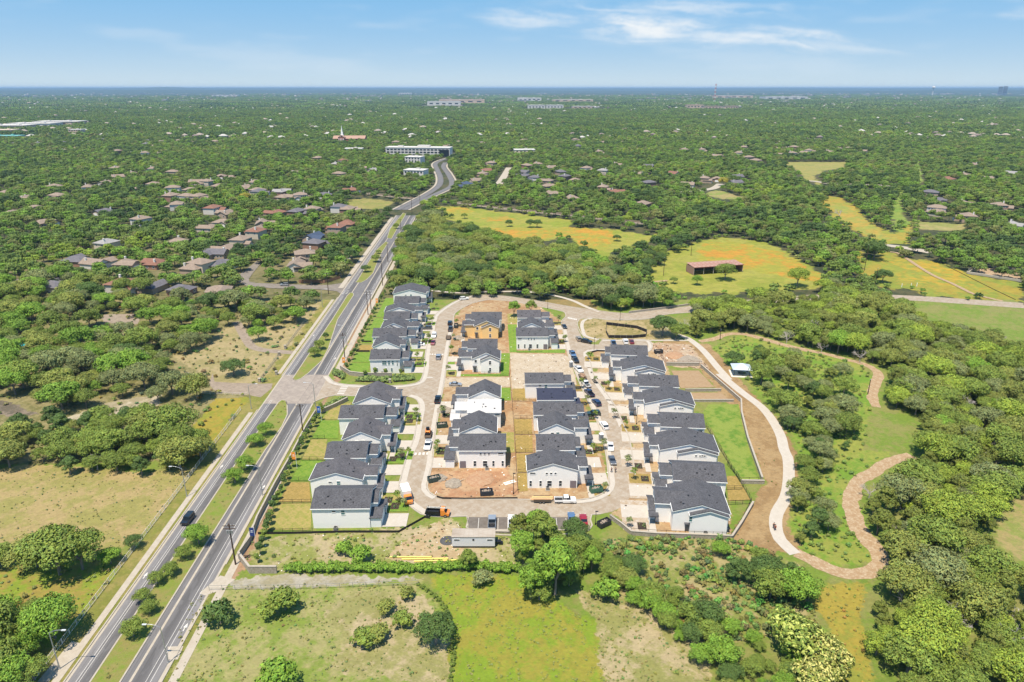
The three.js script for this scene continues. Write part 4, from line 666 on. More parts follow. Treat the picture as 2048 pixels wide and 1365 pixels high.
// ------------------------------------------------------------------ trees and shrubs
// A crown: leaf sprays (small bent faces) set over and inside a cloud of uneven clumps, with gaps between them.
function crown(seed, { R, H, base = 0.28, clumps = 14, sprays = 1500, size = 0.5, flatTop = 1, spread = 1, tint = 0.25, inner = 0.25, tip = 0, lump = 0.3 }) {
  const rnd = rngOf(seed), pos = [], col = [], C = [], N = new THREE.Vector3(), A = new THREE.Vector3(), B = new THREE.Vector3(), up = new THREE.Vector3(0, 1, 0);
  for (let i = 0; i < clumps; i++) {
    const a = i * 2.39996 + rnd() * 0.9, f = Math.sqrt((i + 0.4) / clumps), r = f * R * 0.74 * spread * (0.8 + rnd() * 0.4), dome = Math.sqrt(Math.max(0, 1 - Math.pow(f * 0.92, 2)));
    const y = H * (base + (1 - base) * (0.18 + 0.62 * dome * (0.75 + rnd() * 0.35)) * flatTop), rr = R * (lump + rnd() * lump * 0.8) * (1.15 - f * 0.35);
    C.push([Math.cos(a) * r, y, Math.sin(a) * r, rr, rr * (0.62 + rnd() * 0.3), 0.82 + rnd() * 0.36]);
  }
  const total = C.reduce((s, c) => s + c[3] * c[3], 0);
  for (const c of C) {
    const n = Math.round((sprays * c[3] * c[3]) / total);
    for (let i = 0; i < n; i++) {
      N.set(rnd() * 2 - 1, rnd() * 1.75 - 0.75, rnd() * 2 - 1).normalize();
      const k = rnd() < inner ? 0.35 + rnd() * 0.45 : 0.84 + rnd() * 0.24, s = size * (0.6 + rnd() * 0.8);
      const x = c[0] + N.x * c[3] * k, y = c[1] + N.y * c[4] * k, z = c[2] + N.z * c[3] * k;
      N.x += (rnd() - 0.5) * 1.3; N.y += (rnd() - 0.3) * 1.1; N.z += (rnd() - 0.5) * 1.3; N.normalize();
      A.crossVectors(N, Math.abs(N.y) > 0.9 ? A.set(1, 0, 0) : up).normalize(); const w = rnd() * 6.283, ca = Math.cos(w), sa = Math.sin(w); B.crossVectors(N, A); const ax = A.x * ca + B.x * sa, ay = A.y * ca + B.y * sa, az = A.z * ca + B.z * sa; B.crossVectors(N, A.set(ax, ay, az));
      const l = s * (0.7 + rnd() * 0.5), m = s * 0.55, dr = s * 0.22;
      const p = [[x - A.x * l, y - A.y * l, z - A.z * l], [x + B.x * m - N.x * dr, y + B.y * m - N.y * dr, z + B.z * m - N.z * dr], [x + A.x * l, y + A.y * l, z + A.z * l], [x - B.x * m - N.x * dr, y - B.y * m - N.y * dr, z - B.z * m - N.z * dr]];
      pos.push(...p[0], ...p[2], ...p[1], ...p[0], ...p[3], ...p[2]);
      const g = c[5] * (1 - tint + rnd() * tint * 2), warm = 1 + (rnd() - 0.5) * 0.3, t = tip && rnd() < tip && N.y > 0 ? 1 : 0;
      for (let q = 0; q < 6; q++) t ? col.push(2.6, 2.1, 3.4) : col.push(g * warm, g, g * (2 - warm) * 0.95);
    }
  }
  const g = new THREE.BufferGeometry(); g.setAttribute('position', new THREE.Float32BufferAttribute(pos, 3)); g.setAttribute('color', new THREE.Float32BufferAttribute(col, 3)); g.computeVertexNormals(); return g;
}
function trunkOf(seed, H, R, r, n = 4) {
  const rnd = rngOf(seed), fork = H * 0.3, out = [bar(0, -0.4, 0, 0.1, fork, 0.05, r, r * 0.75, 7)];
  for (let i = 0; i < n; i++) { const a = i * 6.283 / n + rnd(), q = R * (0.4 + rnd() * 0.25), mx = Math.cos(a) * q * 0.5, mz = Math.sin(a) * q * 0.5; out.push(bar(0.1, fork - 0.1, 0.05, mx, H * 0.52, mz, r * 0.55, r * 0.36, 5), bar(mx, H * 0.52, mz, Math.cos(a) * q, H * (0.62 + rnd() * 0.16), Math.sin(a) * q, r * 0.36, r * 0.12, 5)); }
  return join(out);
}
function deadTree(seed, H) {
  const rnd = rngOf(seed), out = [];
  const grow = (x, y, z, dx, dy, dz, len, r, d) => { const bx = x + dx * len, by = y + dy * len, bz = z + dz * len; out.push(bar(x, y, z, bx, by, bz, r, r * 0.62, 5)); if (d < 4) for (let k = 0; k < (d < 1 ? 5 : 3); k++) { const v = new THREE.Vector3(dx + (rnd() - 0.5) * 1.7, dy * 0.7 + (rnd() - 0.3) * 0.9, dz + (rnd() - 0.5) * 1.7).normalize(); grow(bx, by, bz, v.x, v.y, v.z, len * (0.62 + rnd() * 0.25), r * 0.6, d + 1); } };
  grow(0, -0.3, 0, 0.05, 1, 0, H * 0.3, 0.2, 0); return join(out);
}
const leafMat = (r, g, b) => new THREE.MeshStandardMaterial({ color: new THREE.Color().setRGB(r, g, b), vertexColors: true, roughness: 0.75, side: THREE.DoubleSide });
const LEAF = { oak: leafMat(0.165, 0.225, 0.03), olive: leafMat(0.205, 0.235, 0.042), bright: leafMat(0.165, 0.285, 0.024), lime: leafMat(0.23, 0.305, 0.03), dark: leafMat(0.078, 0.135, 0.024), grey: leafMat(0.19, 0.222, 0.075), juniper: leafMat(0.145, 0.175, 0.024), yellow: leafMat(0.36, 0.32, 0.04) };
const bark = ground(new THREE.Color(0.16, 0.135, 0.11), new THREE.Color(0.25, 0.22, 0.19), 1.2, { patch: 0.5, grain: 0.3, bump: 0.01 }), deadWood = ground(new THREE.Color(0.36, 0.32, 0.29), new THREE.Color(0.48, 0.44, 0.4), 1.2, { patch: 0.5, grain: 0.25, bump: 0 });
// models: [crown, trunk, radius]; R about 4.2 m
const OAKS = [1, 2, 3, 4].map((s) => { const R = 4.1 + (s % 3) * 0.25, H = 6.6 + (s % 2) * 0.8; return { g: crown(s * 101, { R, H, base: 0.2 + (s % 3) * 0.05, clumps: 22 + s * 3, sprays: 5200, size: 0.21, lump: 0.2 + (s % 2) * 0.035, spread: 1.05, inner: 0.16, flatTop: 0.92 + (s % 3) * 0.08 }), t: trunkOf(s, H, R, 0.24, 4), R }; });
const ELMS = [5, 6].map((s) => ({ g: crown(s * 103, { R: 3.6, H: 8.6, base: 0.22, clumps: 26, sprays: 5200, size: 0.22, flatTop: 1.05, lump: 0.21, inner: 0.16 }), t: trunkOf(s, 8, 3.4, 0.22, 4), R: 3.6 }));
const JUNIPERS = [7, 8].map((s) => ({ g: crown(s * 107, { R: 2.7, H: 5.6, base: 0.06, clumps: 18, sprays: 3300, size: 0.19, flatTop: 1.08, inner: 0.12, lump: 0.23 }), t: trunkOf(s, 4.6, 1.9, 0.17, 3), R: 2.7 }));
const SHRUBS = [9, 10].map((s) => ({ g: crown(s * 109, { R: 1.6, H: 2.3, base: 0.05, clumps: 14, sprays: 1100, size: 0.18, inner: 0.1, lump: 0.24 }), t: trunkOf(s, 1.9, 1.2, 0.07, 3), R: 1.6 }));
const SAPLING = { g: crown(1401, { R: 1.0, H: 3.4, base: 0.35, clumps: 7, sprays: 190, size: 0.2 }), t: trunkOf(31, 3.2, 0.8, 0.05, 3), R: 1 };
const CONE = { g: crown(1501, { R: 1.3, H: 3.6, base: 0.02, clumps: 8, sprays: 600, size: 0.22, flatTop: 1.15, spread: 0.55, inner: 0.1 }), t: trunkOf(33, 2.6, 0.5, 0.07, 3), R: 1.2 };
const BLOOM = { g: crown(1601, { R: 4.4, H: 6.4, base: 0.15, clumps: 18, sprays: 2300, size: 0.34, tip: 0.36 }), t: trunkOf(35, 6, 4, 0.2, 4), R: 4.4 };
const DEAD = [deadTree(51, 6.5), deadTree(57, 6)];
const protos = new Map();
function plantTree(name, label, category, model, mat, x, z, size, turn, group, y = 0) {
  const key = name + '|' + model.g.uuid + mat.uuid;
  let o = protos.get(key);
  if (!o) { o = thing(name, label, category, x, y, z, turn, group); mesh('trunk', model.t, bark, o); mesh(category === 'shrub' ? 'foliage' : 'crown', model.g, mat, o); protos.set(key, o); } else { const u = o.userData; o = copyOf(o, label, x, y, z, turn, group); o.userData = { label, category }; if (group) o.userData.group = group; }
  o.scale.set(size, size * (0.9 + ((x * 7 + z * 3) % 1 + 1) % 1 * 0.2), size); return o;
}
function scatter(poly, gap, seed, keep) {                         // loose even spread over a polygon
  const rnd = rngOf(seed), xs = poly.map((p) => p[0]), zs = poly.map((p) => p[1]), x0 = Math.min(...xs), x1 = Math.max(...xs), z0 = Math.min(...zs), z1 = Math.max(...zs), out = [];
  for (let z = z0, row = 0; z <= z1; z += gap * 0.87, row++) for (let x = x0 + (row % 2) * gap / 2; x <= x1; x += gap) { const px = x + (rnd() - 0.5) * gap * 0.85, pz = z + (rnd() - 0.5) * gap * 0.85; if (inside(poly, px, pz) && (!keep || keep(px, pz))) out.push([px, pz, rnd()]); }
  return out;
}
const near2 = (line, x, z, d) => { for (let i = 1; i < line.length; i++) { const [ax, az] = line[i - 1], [bx, bz] = line[i], t = clamp(((x - ax) * (bx - ax) + (z - az) * (bz - az)) / ((bx - ax) ** 2 + (bz - az) ** 2 || 1), 0, 1); if (Math.hypot(x - lerp(ax, bx, t), z - lerp(az, bz, t)) < d) return true; } return false; };
// --- single trees and shrubs that stand apart
const SOLO = [
  // label, category, model, leaf, x, z, size
  ['broad bushy oak in the dry grass left of the pavement fence', 'tree', OAKS[0], 'oak', -103.94, -128.44, 1.75], ['rounded oak leaning on the broad oak left of the fence', 'tree', OAKS[1], 'oak', -99.79, -130.18, 1.35], ['left half of the oak thicket in the dry grass', 'tree', OAKS[2], 'olive', -110.82, -131.06, 1.3],
  ['small bright tree just left of the pavement fence', 'tree', OAKS[3], 'bright', -94.35, -132.31, 0.62], ['small round tree beside the fence above the oak thicket', 'tree', OAKS[0], 'dark', -91.83, -137.88, 0.5], ['oak bush at the left edge beside the dry field', 'tree', OAKS[1], 'oak', -119.35, -131.06, 0.8],
  ['wide oak standing alone by the rocky creek left of the avenue', 'tree', OAKS[2], 'oak', -107.25, -191.01, 1.9], ['oak touching the wide oak by the creek', 'tree', OAKS[1], 'olive', -115.17, -192.64, 1.3],
  ['round oak beside the gate road at the park entrance', 'tree', OAKS[3], 'dark', -108.1, -244.1, 1.15], ['oak on the dry grass beside the narrow park road', 'tree', OAKS[0], 'bright', -111.98, -283.26, 1.0], ['oak with a spreading crown below the gate road', 'tree', OAKS[2], 'olive', -112.88, -222.33, 1.35],
  ['large bright median tree nearest the black car', 'tree', OAKS[0], 'bright', -76.7, -139.43, 0.72], ['darker median tree below the large bright one', 'tree', OAKS[3], 'oak', -77.99, -134.13, 0.51], ['median tree, fourth from the bottom of the photo', 'tree', OAKS[2], 'oak', -78.14, -128.1, 0.48], ['median tree, third from the bottom of the photo', 'tree', OAKS[1], 'oak', -79.88, -125.07, 0.45],
  ['upper of the two dark median trees opposite the street lamp', 'tree', OAKS[3], 'oak', -80.1, -119.49, 0.47], ['lower of the two dark median trees opposite the street lamp', 'tree', OAKS[2], 'oak', -77.07, -116.03, 0.48], ['lowest dark median tree in the photo', 'tree', OAKS[1], 'oak', -77.04, -109.4, 0.58],
  ['lower of the bright median trees above the black car', 'tree', OAKS[1], 'bright', -78.34, -166.91, 0.64], ['middle of the bright median trees above the black car', 'tree', OAKS[2], 'bright', -77.78, -173.9, 0.66], ['bright median tree near the median tip', 'tree', OAKS[3], 'bright', -80.08, -188.76, 0.66], ['upper bright median tree near the median tip', 'tree', OAKS[0], 'bright', -79.32, -195.3, 0.61],
  ['lower dark oak on the green median above the entrance', 'tree', OAKS[2], 'oak', -82.01, -264.1, 0.62], ['upper dark oak on the green median above the entrance', 'tree', OAKS[1], 'oak', -82.07, -272.19, 0.58], ['slender small tree on the green median above the entrance', 'tree', ELMS[0], 'dark', -82.33, -283.26, 0.45],
  ['small tree on the median beyond the side street', 'tree', OAKS[1], 'dark', -88.9, -402.9, 0.7], ['second small tree on the median beyond the side street', 'tree', OAKS[0], 'oak', -87.3, -428.2, 0.75], ['young tree near the far end of the median', 'tree', OAKS[2], 'oak', -92.1, -539.2, 0.62], ['dark bush on the far median', 'tree', OAKS[3], 'oak', -90.1, -452.1, 0.47],
  ['green bush in the bare patch, left of a close pair', 'shrub', SHRUBS[0], 'oak', -29.76, -107.4, 1.7], ['olive bush in the bare patch, right of a close pair', 'shrub', SHRUBS[1], 'olive', -27.08, -108.73, 1.6], ['bush in the bare patch below the top pair', 'shrub', SHRUBS[0], 'oak', -22.79, -112.57, 1.5], ['topmost round bush of the bare patch', 'shrub', SHRUBS[1], 'olive', -26.9, -116.47, 1.4], ['loose bush by the mesh fence corner', 'shrub', SHRUBS[1], 'olive', -22.9, -120.58, 1.2],
  ['large dark round tree beside the ivy fence in the bottom field', 'tree', OAKS[3], 'dark', -15.28, -107.4, 0.98], ['round dark bush in the field below the gravel strip', 'shrub', SHRUBS[0], 'dark', -60.8, -113.14, 2.2], ['spreading bush in the field below the gravel strip', 'shrub', SHRUBS[1], 'oak', -48.61, -116.92, 2.2], ['second bush of the spreading clump below the gravel strip', 'shrub', SHRUBS[0], 'oak', -51.33, -115.44, 1.7], ['bush cut off by the bottom edge of the photo', 'shrub', SHRUBS[1], 'bright', -43.92, -97.37, 2.4],
  ['left bush of the pair on the rough lot beside the corner wall', 'shrub', SHRUBS[0], 'bright', -40.13, -135.98, 1.5], ['right bush of the pair on the rough lot beside the corner wall', 'shrub', SHRUBS[1], 'bright', -35.64, -132.85, 1.8],
  ['tall bushy tree in front of the white site trailer', 'tree', ELMS[1], 'oak', -9.99, -130.18, 0.62], ['round grey-green bush in the grass below the site trailer', 'shrub', SHRUBS[1], 'grey', -6.66, -125.4, 1.6], ['bright bush at the right side of the bottom meadow', 'shrub', SHRUBS[0], 'bright', 20.6, -120.58, 2.1],
  ['very tall tree with bare lower trunk at the foot of the parking bays', 'tree', ELMS[0], 'bright', 9.5, -121.84, 1.5], ['dark round tree hiding the right parking bays', 'tree', OAKS[3], 'dark', 15.4, -141.8, 0.8], ['tall tree in the clump left of the round dark one', 'tree', ELMS[1], 'oak', 7.43, -138.46, 1.1], ['bright tree in front of the white pickup bays', 'tree', ELMS[0], 'bright', 2.49, -133.76, 1.0], ['juniper at the left end of the parking clump', 'tree', JUNIPERS[0], 'juniper', 1.98, -141, 1.25],
  ['flowering tree covered in pale yellow blossom at the bottom right', 'tree', BLOOM, 'oak', 55.9, -104.82, 1.25], ['smaller blossoming tree behind the large flowering one', 'tree', BLOOM, 'olive', 60.45, -100.52, 1.05], ['blossoming tree in front of the large flowering one', 'tree', BLOOM, 'olive', 55.21, -95.9, 1.0],
  ['bright tree at the right of the scrub beside the dirt bend', 'tree', OAKS[1], 'bright', 61.42, -119.03, 1.05], ['dark tree left of the dirt bend', 'tree', OAKS[2], 'dark', 57.3, -125.9, 0.95], ['small bright tree below the right-hand row of houses', 'tree', OAKS[0], 'bright', 50.13, -135.24, 0.55],
  ['dark round tree beside the picnic shelter', 'tree', OAKS[3], 'dark', 89.02, -254.28, 0.95], ['bright tree at the curve of the loop street', 'tree', ELMS[0], 'bright', 0.98, -317.03, 0.95], ['second tree at the curve of the loop street', 'tree', ELMS[1], 'oak', 9.37, -320.16, 0.95], ['rounded tree on the dry verge behind the loop street', 'tree', OAKS[2], 'oak', 14.79, -345.57, 1.15], ['dark garden tree beside the last house of the avenue row', 'tree', OAKS[3], 'dark', -37.4, -353, 1.0], ['bright garden tree beside the last house of the avenue row', 'tree', OAKS[1], 'bright', -30.93, -349.23, 1.0],
  ['bright round tree beside the junction of the loop street', 'tree', OAKS[0], 'lime', 54.98, -328.25, 0.95], ['broad oak above the junction of the loop street', 'tree', OAKS[1], 'grey', 46.49, -334.99, 1.75], ['oak on the road bank right of the junction', 'tree', OAKS[2], 'oak', 77.31, -334.99, 1.5], ['dark tree in front of the road beside the fenced basin', 'tree', OAKS[3], 'dark', 67.96, -289.75, 1.5],
  ['bright round tree right of the barn', 'tree', OAKS[0], 'lime', 160.4, -370.7, 1.5], ['bush in front of the rusty barn', 'tree', OAKS[1], 'oak', 124.2, -385.6, 1.4], ['small round tree left of the barn', 'tree', OAKS[2], 'bright', 105.2, -374.8, 0.75], ['tiny tree by the field track left of the barn', 'tree', OAKS[3], 'oak', 92.5, -378, 0.55],
  ['lone dark bush in the orange field', 'tree', OAKS[3], 'dark', 76.8, -493.8, 0.75], ['left tree of the pair between the orange fields', 'tree', OAKS[0], 'dark', 14.4, -545.4, 0.9], ['right tree of the pair between the orange fields', 'tree', OAKS[1], 'dark', 20.1, -545.4, 0.9], ['single tree between the orange fields', 'tree', OAKS[2], 'dark', -2.4, -549.6, 0.8], ['bush at the left of the orange fields', 'tree', OAKS[3], 'oak', -40.8, -585.7, 0.7], ['bright tree at the right end of the orange fields', 'tree', OAKS[0], 'lime', 94.4, -556, 1.1], ['tree at the far right end of the orange fields', 'tree', OAKS[1], 'bright', 93.1, -535.1, 1.0],
  ['bright yellow tree beside the houses beyond the railway', 'tree', OAKS[2], 'yellow', 241.1, -792.8, 1.5], ['tree on the meadow left of the white marker posts', 'tree', OAKS[3], 'dark', 213.3, -380.2, 1.2], ['dark tree at the edge of the flower meadow', 'tree', OAKS[1], 'dark', 235.7, -435, 1.7], ['yellowing tree among the roofs at the left', 'tree', OAKS[0], 'yellow', -261.1, -672.9, 1.3], ['lime tree among the roofs at the left', 'tree', OAKS[1], 'lime', -262.8, -651.8, 1.4],
];
for (const [label, cat, model, leaf, x, z, s] of SOLO) plantTree(cat === 'shrub' ? 'bush' : model === BLOOM ? 'flowering_tree' : JUNIPERS.includes(model) ? 'juniper' : 'oak_tree', label, cat, model, LEAF[leaf], x, z, s, (x * 1.7 + z) % 6.28);
for (const [label, k, x, z, s] of [
  ['bleached dead tree in the right-hand wood above the grass gap', 0, 126.94, -155.38, 1.1], ['bare pale dead tree near the bottom right edge', 1, 98.24, -106.1, 1.2], ['dead tree with white limbs at the bottom of the right wood', 0, 76.59, -101.12, 1.2], ['grey leafless tree beside the dirt path bend', 1, 95.6, -140.41, 0.9], ['small dead tree at the upper right of the wood', 1, 211.55, -278.24, 1.0], ['leafless tree standing in the far flower meadow', 0, 280.6, -585.7, 1.5], ['dead snag on the dirt trail below the wood', 1, 131.04, -269.25, 0.9], ['dead limbs in front of the left thicket', 0, -121.52, -174.45, 0.9],
]) { const o = thing('dead_tree', label, 'dead tree', x, 0, z, k); mesh('trunk', DEAD[k], deadWood, o); o.scale.setScalar(s); }
{ // leafless grey trees that stand here and there in the right-hand wood
  let first = null; const poly = P('w_right').concat(); let n = 0;
  for (const [x, z, u] of scatter(poly, 15, 3131, (x, z) => Math.hypot(x, z) < 330)) { if (u > 0.36) continue; const label = 'small bare grey tree among the green crowns of the right-hand wood', group = 'bare grey trees in the right-hand wood'; let o; if (!first) { first = o = thing('bare_tree', label, 'dead tree', x, 0, z, u * 9, group); mesh('trunk', DEAD[1], deadWood, o); } else o = copyOf(first, label, x, 0, z, u * 40, group); o.scale.setScalar(0.85 + u); n++; }
}
// young street trees, planting and the hedge along the avenue wall
for (const r of HOUSES) {
  if (!r.tree) continue; const who = r[0], n = HOUSES.filter((q) => q[0][0] === who[0]).sort((p, q) => q[3] - p[3]).findIndex((q) => q === r), at = `the ${ORD[n]} house from the camera ${ROWS[who[0]]}`;
  plantTree("young_tree", `thin young yard tree at ${ORD[n]} house ${ROWS[who[0]]}`, "tree", SAPLING, n % 2 ? LEAF.oak : LEAF.grey, r.tree[0], r.tree[1], 1.0 + (n % 3) * 0.15, n);
}
{
  const rows = [[[-60.29, -132.49], [-63.76, -156.07], 9], [[-64.01, -158.91], [-65.07, -175.86], 6], [[-65.45, -179.6], [-65.64, -201.17], 7], [[-65.83, -203.67], [-65.96, -211.11], 3], [[-65.69, -249.1], [-67.79, -294.46], 9], [[-67.79, -297.9], [-69.2, -354.9], 10]];
  let i = 0; for (const [a, b, n] of rows) for (let k = 0; k < n; k++, i++) plantTree('hedge_shrub', 'dark cone-shaped evergreen shrub in the row behind the avenue wall', 'shrub', CONE, i % 3 ? LEAF.dark : LEAF.oak, lerp(a[0], b[0], k / (n - 1)) + 0.4, lerp(a[1], b[1], k / (n - 1)), 0.78 + (i * 37 % 10) / 28, i, 'evergreen shrubs along the avenue wall');
  for (const [label, x, z, s] of [['left conifer behind the entrance flower beds', -56.6, -242.23, 1.0], ['middle conifer behind the entrance flower beds', -52.84, -243.41, 1.0], ['right conifer behind the entrance flower beds', -48.94, -243.8, 1.0], ['small conifer at the right end of the entrance flower beds', -43.21, -244.2, 0.75]]) plantTree('conifer', label, 'tree', CONE, LEAF.oak, x, z, s, s);
}
// --- the woods: the 215 nearest trees are things, the others one mass
const KINDS = [['oak_tree', OAKS, 'oak'], ['oak_tree', OAKS, 'olive'], ['oak_tree', OAKS, 'grey'], ['oak_tree', OAKS, 'bright'], ['elm_tree', ELMS, 'bright'], ['juniper', JUNIPERS, 'juniper'], ['juniper', JUNIPERS, 'dark'], ['oak_tree', OAKS, 'dark'], ['elm_tree', ELMS, 'oak'], ['oak_tree', OAKS, 'lime']];
const woodTrees = [];
const WOODS = { w_right: [4.7, [0, 1, 1, 2, 5, 0, 9, 5, 1, 3], 1], w_between: [4.9, [5, 0, 6, 2, 5, 0, 1], 0.85], w_bottom: [3.6, [3, 4, 0, 4, 7, 8, 3], 0.72], w_bottom_belt: [3.2, [0, 3, 1, 0, 7, 3, 8], 0.55], w_bottom_b: [4.4, [7, 3, 0, 6], 0.9], w_left_low: [5, [9, 3, 0, 3], 1], w_left_mid: [5.4, [7, 0, 0, 6, 1], 1.05], w_park: [7.6, [0, 0, 1, 3, 0, 2, 7], 1.15], w_north: [6.0, [0, 3, 2, 0, 1, 7, 3], 1.15], w_north_b: [8, [7, 7, 0], 1.3], w_north_c: [6, [0, 3, 2], 1.1] };
const WHERE = { w_right: 'in the wood right of the trail', w_between: 'in the grove between the two trails', w_bottom: 'in the clump below the parking bays', w_bottom_belt: 'in the shrubby belt towards the flowering trees', w_bottom_b: 'in the clump beside the dirt bend', w_left_low: 'in the thicket at the bottom left corner', w_left_mid: 'in the thicket above the dry field', w_park: 'in the park left of the avenue', w_north: 'in the wood behind the loop street', w_north_b: 'in the grove left of the barn', w_north_c: 'on the bank above the road' };
const trailLines = ['trail', 'trail2', 'dirt_trail', 'dirt_trail2', 'park_drive2'].map((k) => curve(P(k), 4)), clear = [P('park_drive'), P('turn_pad'), P('g_grass_right'), P('street_outer'), P('detention')];
const VIS = ['field_a', 'field_b', 'field_d', 'vis_a', 'vis_b', 'vis_d', 'side_street', 'turn_pad', 'g_lane'].map(P);                // seen over the crowns: nothing before them may stand higher than the line of sight
const hides = (polys, x, z) => polys.some((c) => [1.02, 1.045, 1.07].some((f) => inside(c, x * f, z * f)));
let ws = 900;
for (const [k, [gap, kinds, size]] of Object.entries(WOODS)) for (const [x, z, u] of scatter(P(k), gap, ws++, (x, z) => !trailLines.some((l) => near2(l, x, z, 2.9)) && !clear.some((c) => inside(c, x, z)) && !hides(VIS, x, z))) {
  if (tap(CRISP, x / 58 + 0.37, z / 58) < (k === 'w_park' ? 0.4 : k === 'w_between' ? 0.36 : k === 'w_bottom' || k === 'w_north' ? 0.22 : 0.27)) continue;
  const patch = tap(SOFT, x / 70 + 0.2, z / 70) * 0.75 + u * 0.45, kd = kinds[clamp(Math.floor(patch * kinds.length), 0, kinds.length - 1)];
  woodTrees.push({ x, z, k, kd, s: size * (0.6 + ((u * 7919) % 1) ** 2 * 0.85), d: Math.hypot(x, z) });
}
woodTrees.sort((a, b) => a.d - b.d);
const WORD = { oak: 'green', olive: 'olive', grey: 'grey-green', bright: 'bright green', lime: 'light green', dark: 'dark', juniper: 'dark olive' };
woodTrees.slice(0, 215).forEach((t, i) => { const [name, models, leaf] = KINDS[t.kd]; plantTree(name, `${WORD[leaf]} ${name.replace('_tree', '')} crowded among others ${WHERE[t.k]}`, 'tree', models[i % models.length], LEAF[leaf], t.x, t.z, t.s, (t.x * 3.1 + t.z) % 6.28, `${WORD[leaf]} ${name.replace('_tree', '')}s ${WHERE[t.k]}`); });
// a mass of trees: instanced crowns by kind, all in one object
const mass = (name, label, category) => { const g = new THREE.Group(); g.name = numbered(name); scene.add(g); return tag(g, label, category, null, 'stuff'); };
const mats = new Map(), M4 = new THREE.Matrix4(), Q = new THREE.Quaternion(), UPV = new THREE.Vector3(0, 1, 0);
function instances(parent, name, geo, mat, list) {                // list of { x, z, y, s, sy, a, c }
  if (!list.length) return; const im = new THREE.InstancedMesh(geo, mat, list.length); im.name = name; im.castShadow = im.receiveShadow = true;
  list.forEach((t, i) => { M4.compose(new THREE.Vector3(t.x, t.y ?? 0, t.z), Q.setFromAxisAngle(UPV, t.a ?? 0), new THREE.Vector3(t.s, t.s * (t.sy ?? 1), t.s)); im.setMatrixAt(i, M4); if (t.c) im.setColorAt(i, t.c); });
  im.userData.kind = 'stuff'; parent.add(im); return im;
}
{
  const g = mass('woodland', 'dense mixed wood that fills the land around the estate', 'woodland'), rest = woodTrees.slice(215), rnd = rngOf(77);
  KINDS.forEach(([name, models, leaf], kd) => models.forEach((m, mi) => { const l = rest.filter((t, i) => t.kd === kd && i % models.length === mi).map((t) => ({ ...t, a: rnd() * 6.28, c: new THREE.Color().setScalar(0.85 + rnd() * 0.3) })); instances(g, 'crowns', m.g, LEAF[leaf], l); instances(g, 'trunks', m.t, bark, l); }));
}
// ------------------------------------------------------------------ large buildings among the far trees
const BIGBUILT = [];
const whiteWall = flat(206, 202, 196, 0.8), tanWall = flat(206, 180, 156, 0.8), redBrick = flat(164, 104, 84, 0.85), paleRoof = flat(196, 192, 186, 0.85), darkGlass = flat(40, 48, 56, 0.15);
{
  const [ax, az] = [-151.7, -1155], o = thing('office_building', 'long white three-storey office block with dark window bands beyond the suburb', 'office building', ax, 0, az, -0.12);
  mesh('wall', boxUV(box(106, 14, 24, 0, 7, 0)), whiteWall, o); mesh('roof', join([box(107, 0.8, 25, 0, 14.4, 0), box(20, 3, 10, 8, 16, -2), box(9, 2.4, 6, -30, 15.8, 2)]), paleRoof, o);
  for (const y of [3, 7.2, 11.2]) for (let k = 0; k < 17; k++) { const w = mesh('window', box(4.4, 2.1, 0.3, 0, 0, 0), darkGlass, o); w.position.set(-49 + k * 6.1, y, 12.05); }
  const en = mesh('glass_entrance', box(16, 11, 0.6, 44, 6, 12.1), darkGlass, o);
}
{
  const [ax, az] = [-347.8, -1462], o = thing('brick_church', 'red brick church with a tall white steeple among the far trees', 'church', ax, 0, az, 0.05);
  mesh('wall', join([boxUV(box(64, 8, 26, 14, 4, 0)), boxUV(box(12, 11, 14, 0, 5.5, 14))]), redBrick, o); mesh('roof', join([...turned([gableRoof(64, 26, 5, 8, 0.8)], 0, 14, 0, 0).map((g) => boxUV(g)), ...turned([gableRoof(14, 12, 4, 11, 0.8)], Math.PI / 2, 0, 0, 14).map((g) => boxUV(g))]), flat(164, 132, 114, 0.9), o);
  const st = mesh('steeple', join([box(5.5, 8, 5.5, 0, 12, 8), box(4, 4, 4, 0, 17.5, 8), new THREE.ConeGeometry(2, 15, 8).translate(0, 27, 8)]), trim, o); mesh('finial', rod(0.2, 0.1, 2, 0, 34, 8), flat(200, 180, 120, 0.4, 0.6), st);
  for (let k = 0; k < 4; k++) mesh('column', rod(0.7, 0.6, 9, -4.5 + k * 3, 0, 22.5), trim, o);
  for (let k = 0; k < 6; k++) { const w = mesh('window', box(1.8, 4, 0.3), darkGlass, o); w.position.set(14 + k * 5.2, 4, 13.05); }
}
for (const [label, x, z, w, d, h, floors, bays, ry] of [
  ['small white two-storey office with square windows left of the avenue bend', -119.6, -870.8, 26, 18, 9.5, 2, 6, -0.25], ['small white office with balconies behind the nearer white office', -141.9, -1026.3, 24, 18, 11, 3, 5, -0.25],
  ['low pale office with a dark porch left of the long office block', -273.2, -1220.6, 30, 18, 7, 1, 5, 0.05], ['flat-roofed tan office with deep windows beyond the railway wood', 20.2, -1173, 34, 20, 9, 2, 5, 0.1],
  ['pink-walled block with pale columns beside the far shopping centre', -1028.1, -1683.4, 28, 22, 13, 3, 5, 0.1],
]) {
  const o = thing('small_office', label, 'office building', x, 0, z, ry), m = label.includes('pink') ? tanWall : label.includes('tan') ? flat(214, 196, 170, 0.8) : whiteWall;
  mesh('wall', boxUV(box(w, h, d, 0, h / 2, 0)), m, o); mesh('roof', join([box(w + 1, 0.7, d + 1, 0, h + 0.3, 0), box(5, 1.8, 4, 3, h + 1.4, 0)]), paleRoof, o);
  for (let f = 0; f < floors; f++) for (let b = 0; b < bays; b++) { const win = mesh('window', box(2, 2, 0.2), darkGlass, o); win.position.set((b - (bays - 1) / 2) * w / (bays + 0.3), h * (f + 0.55) / floors, d / 2 + 0.05); }
}
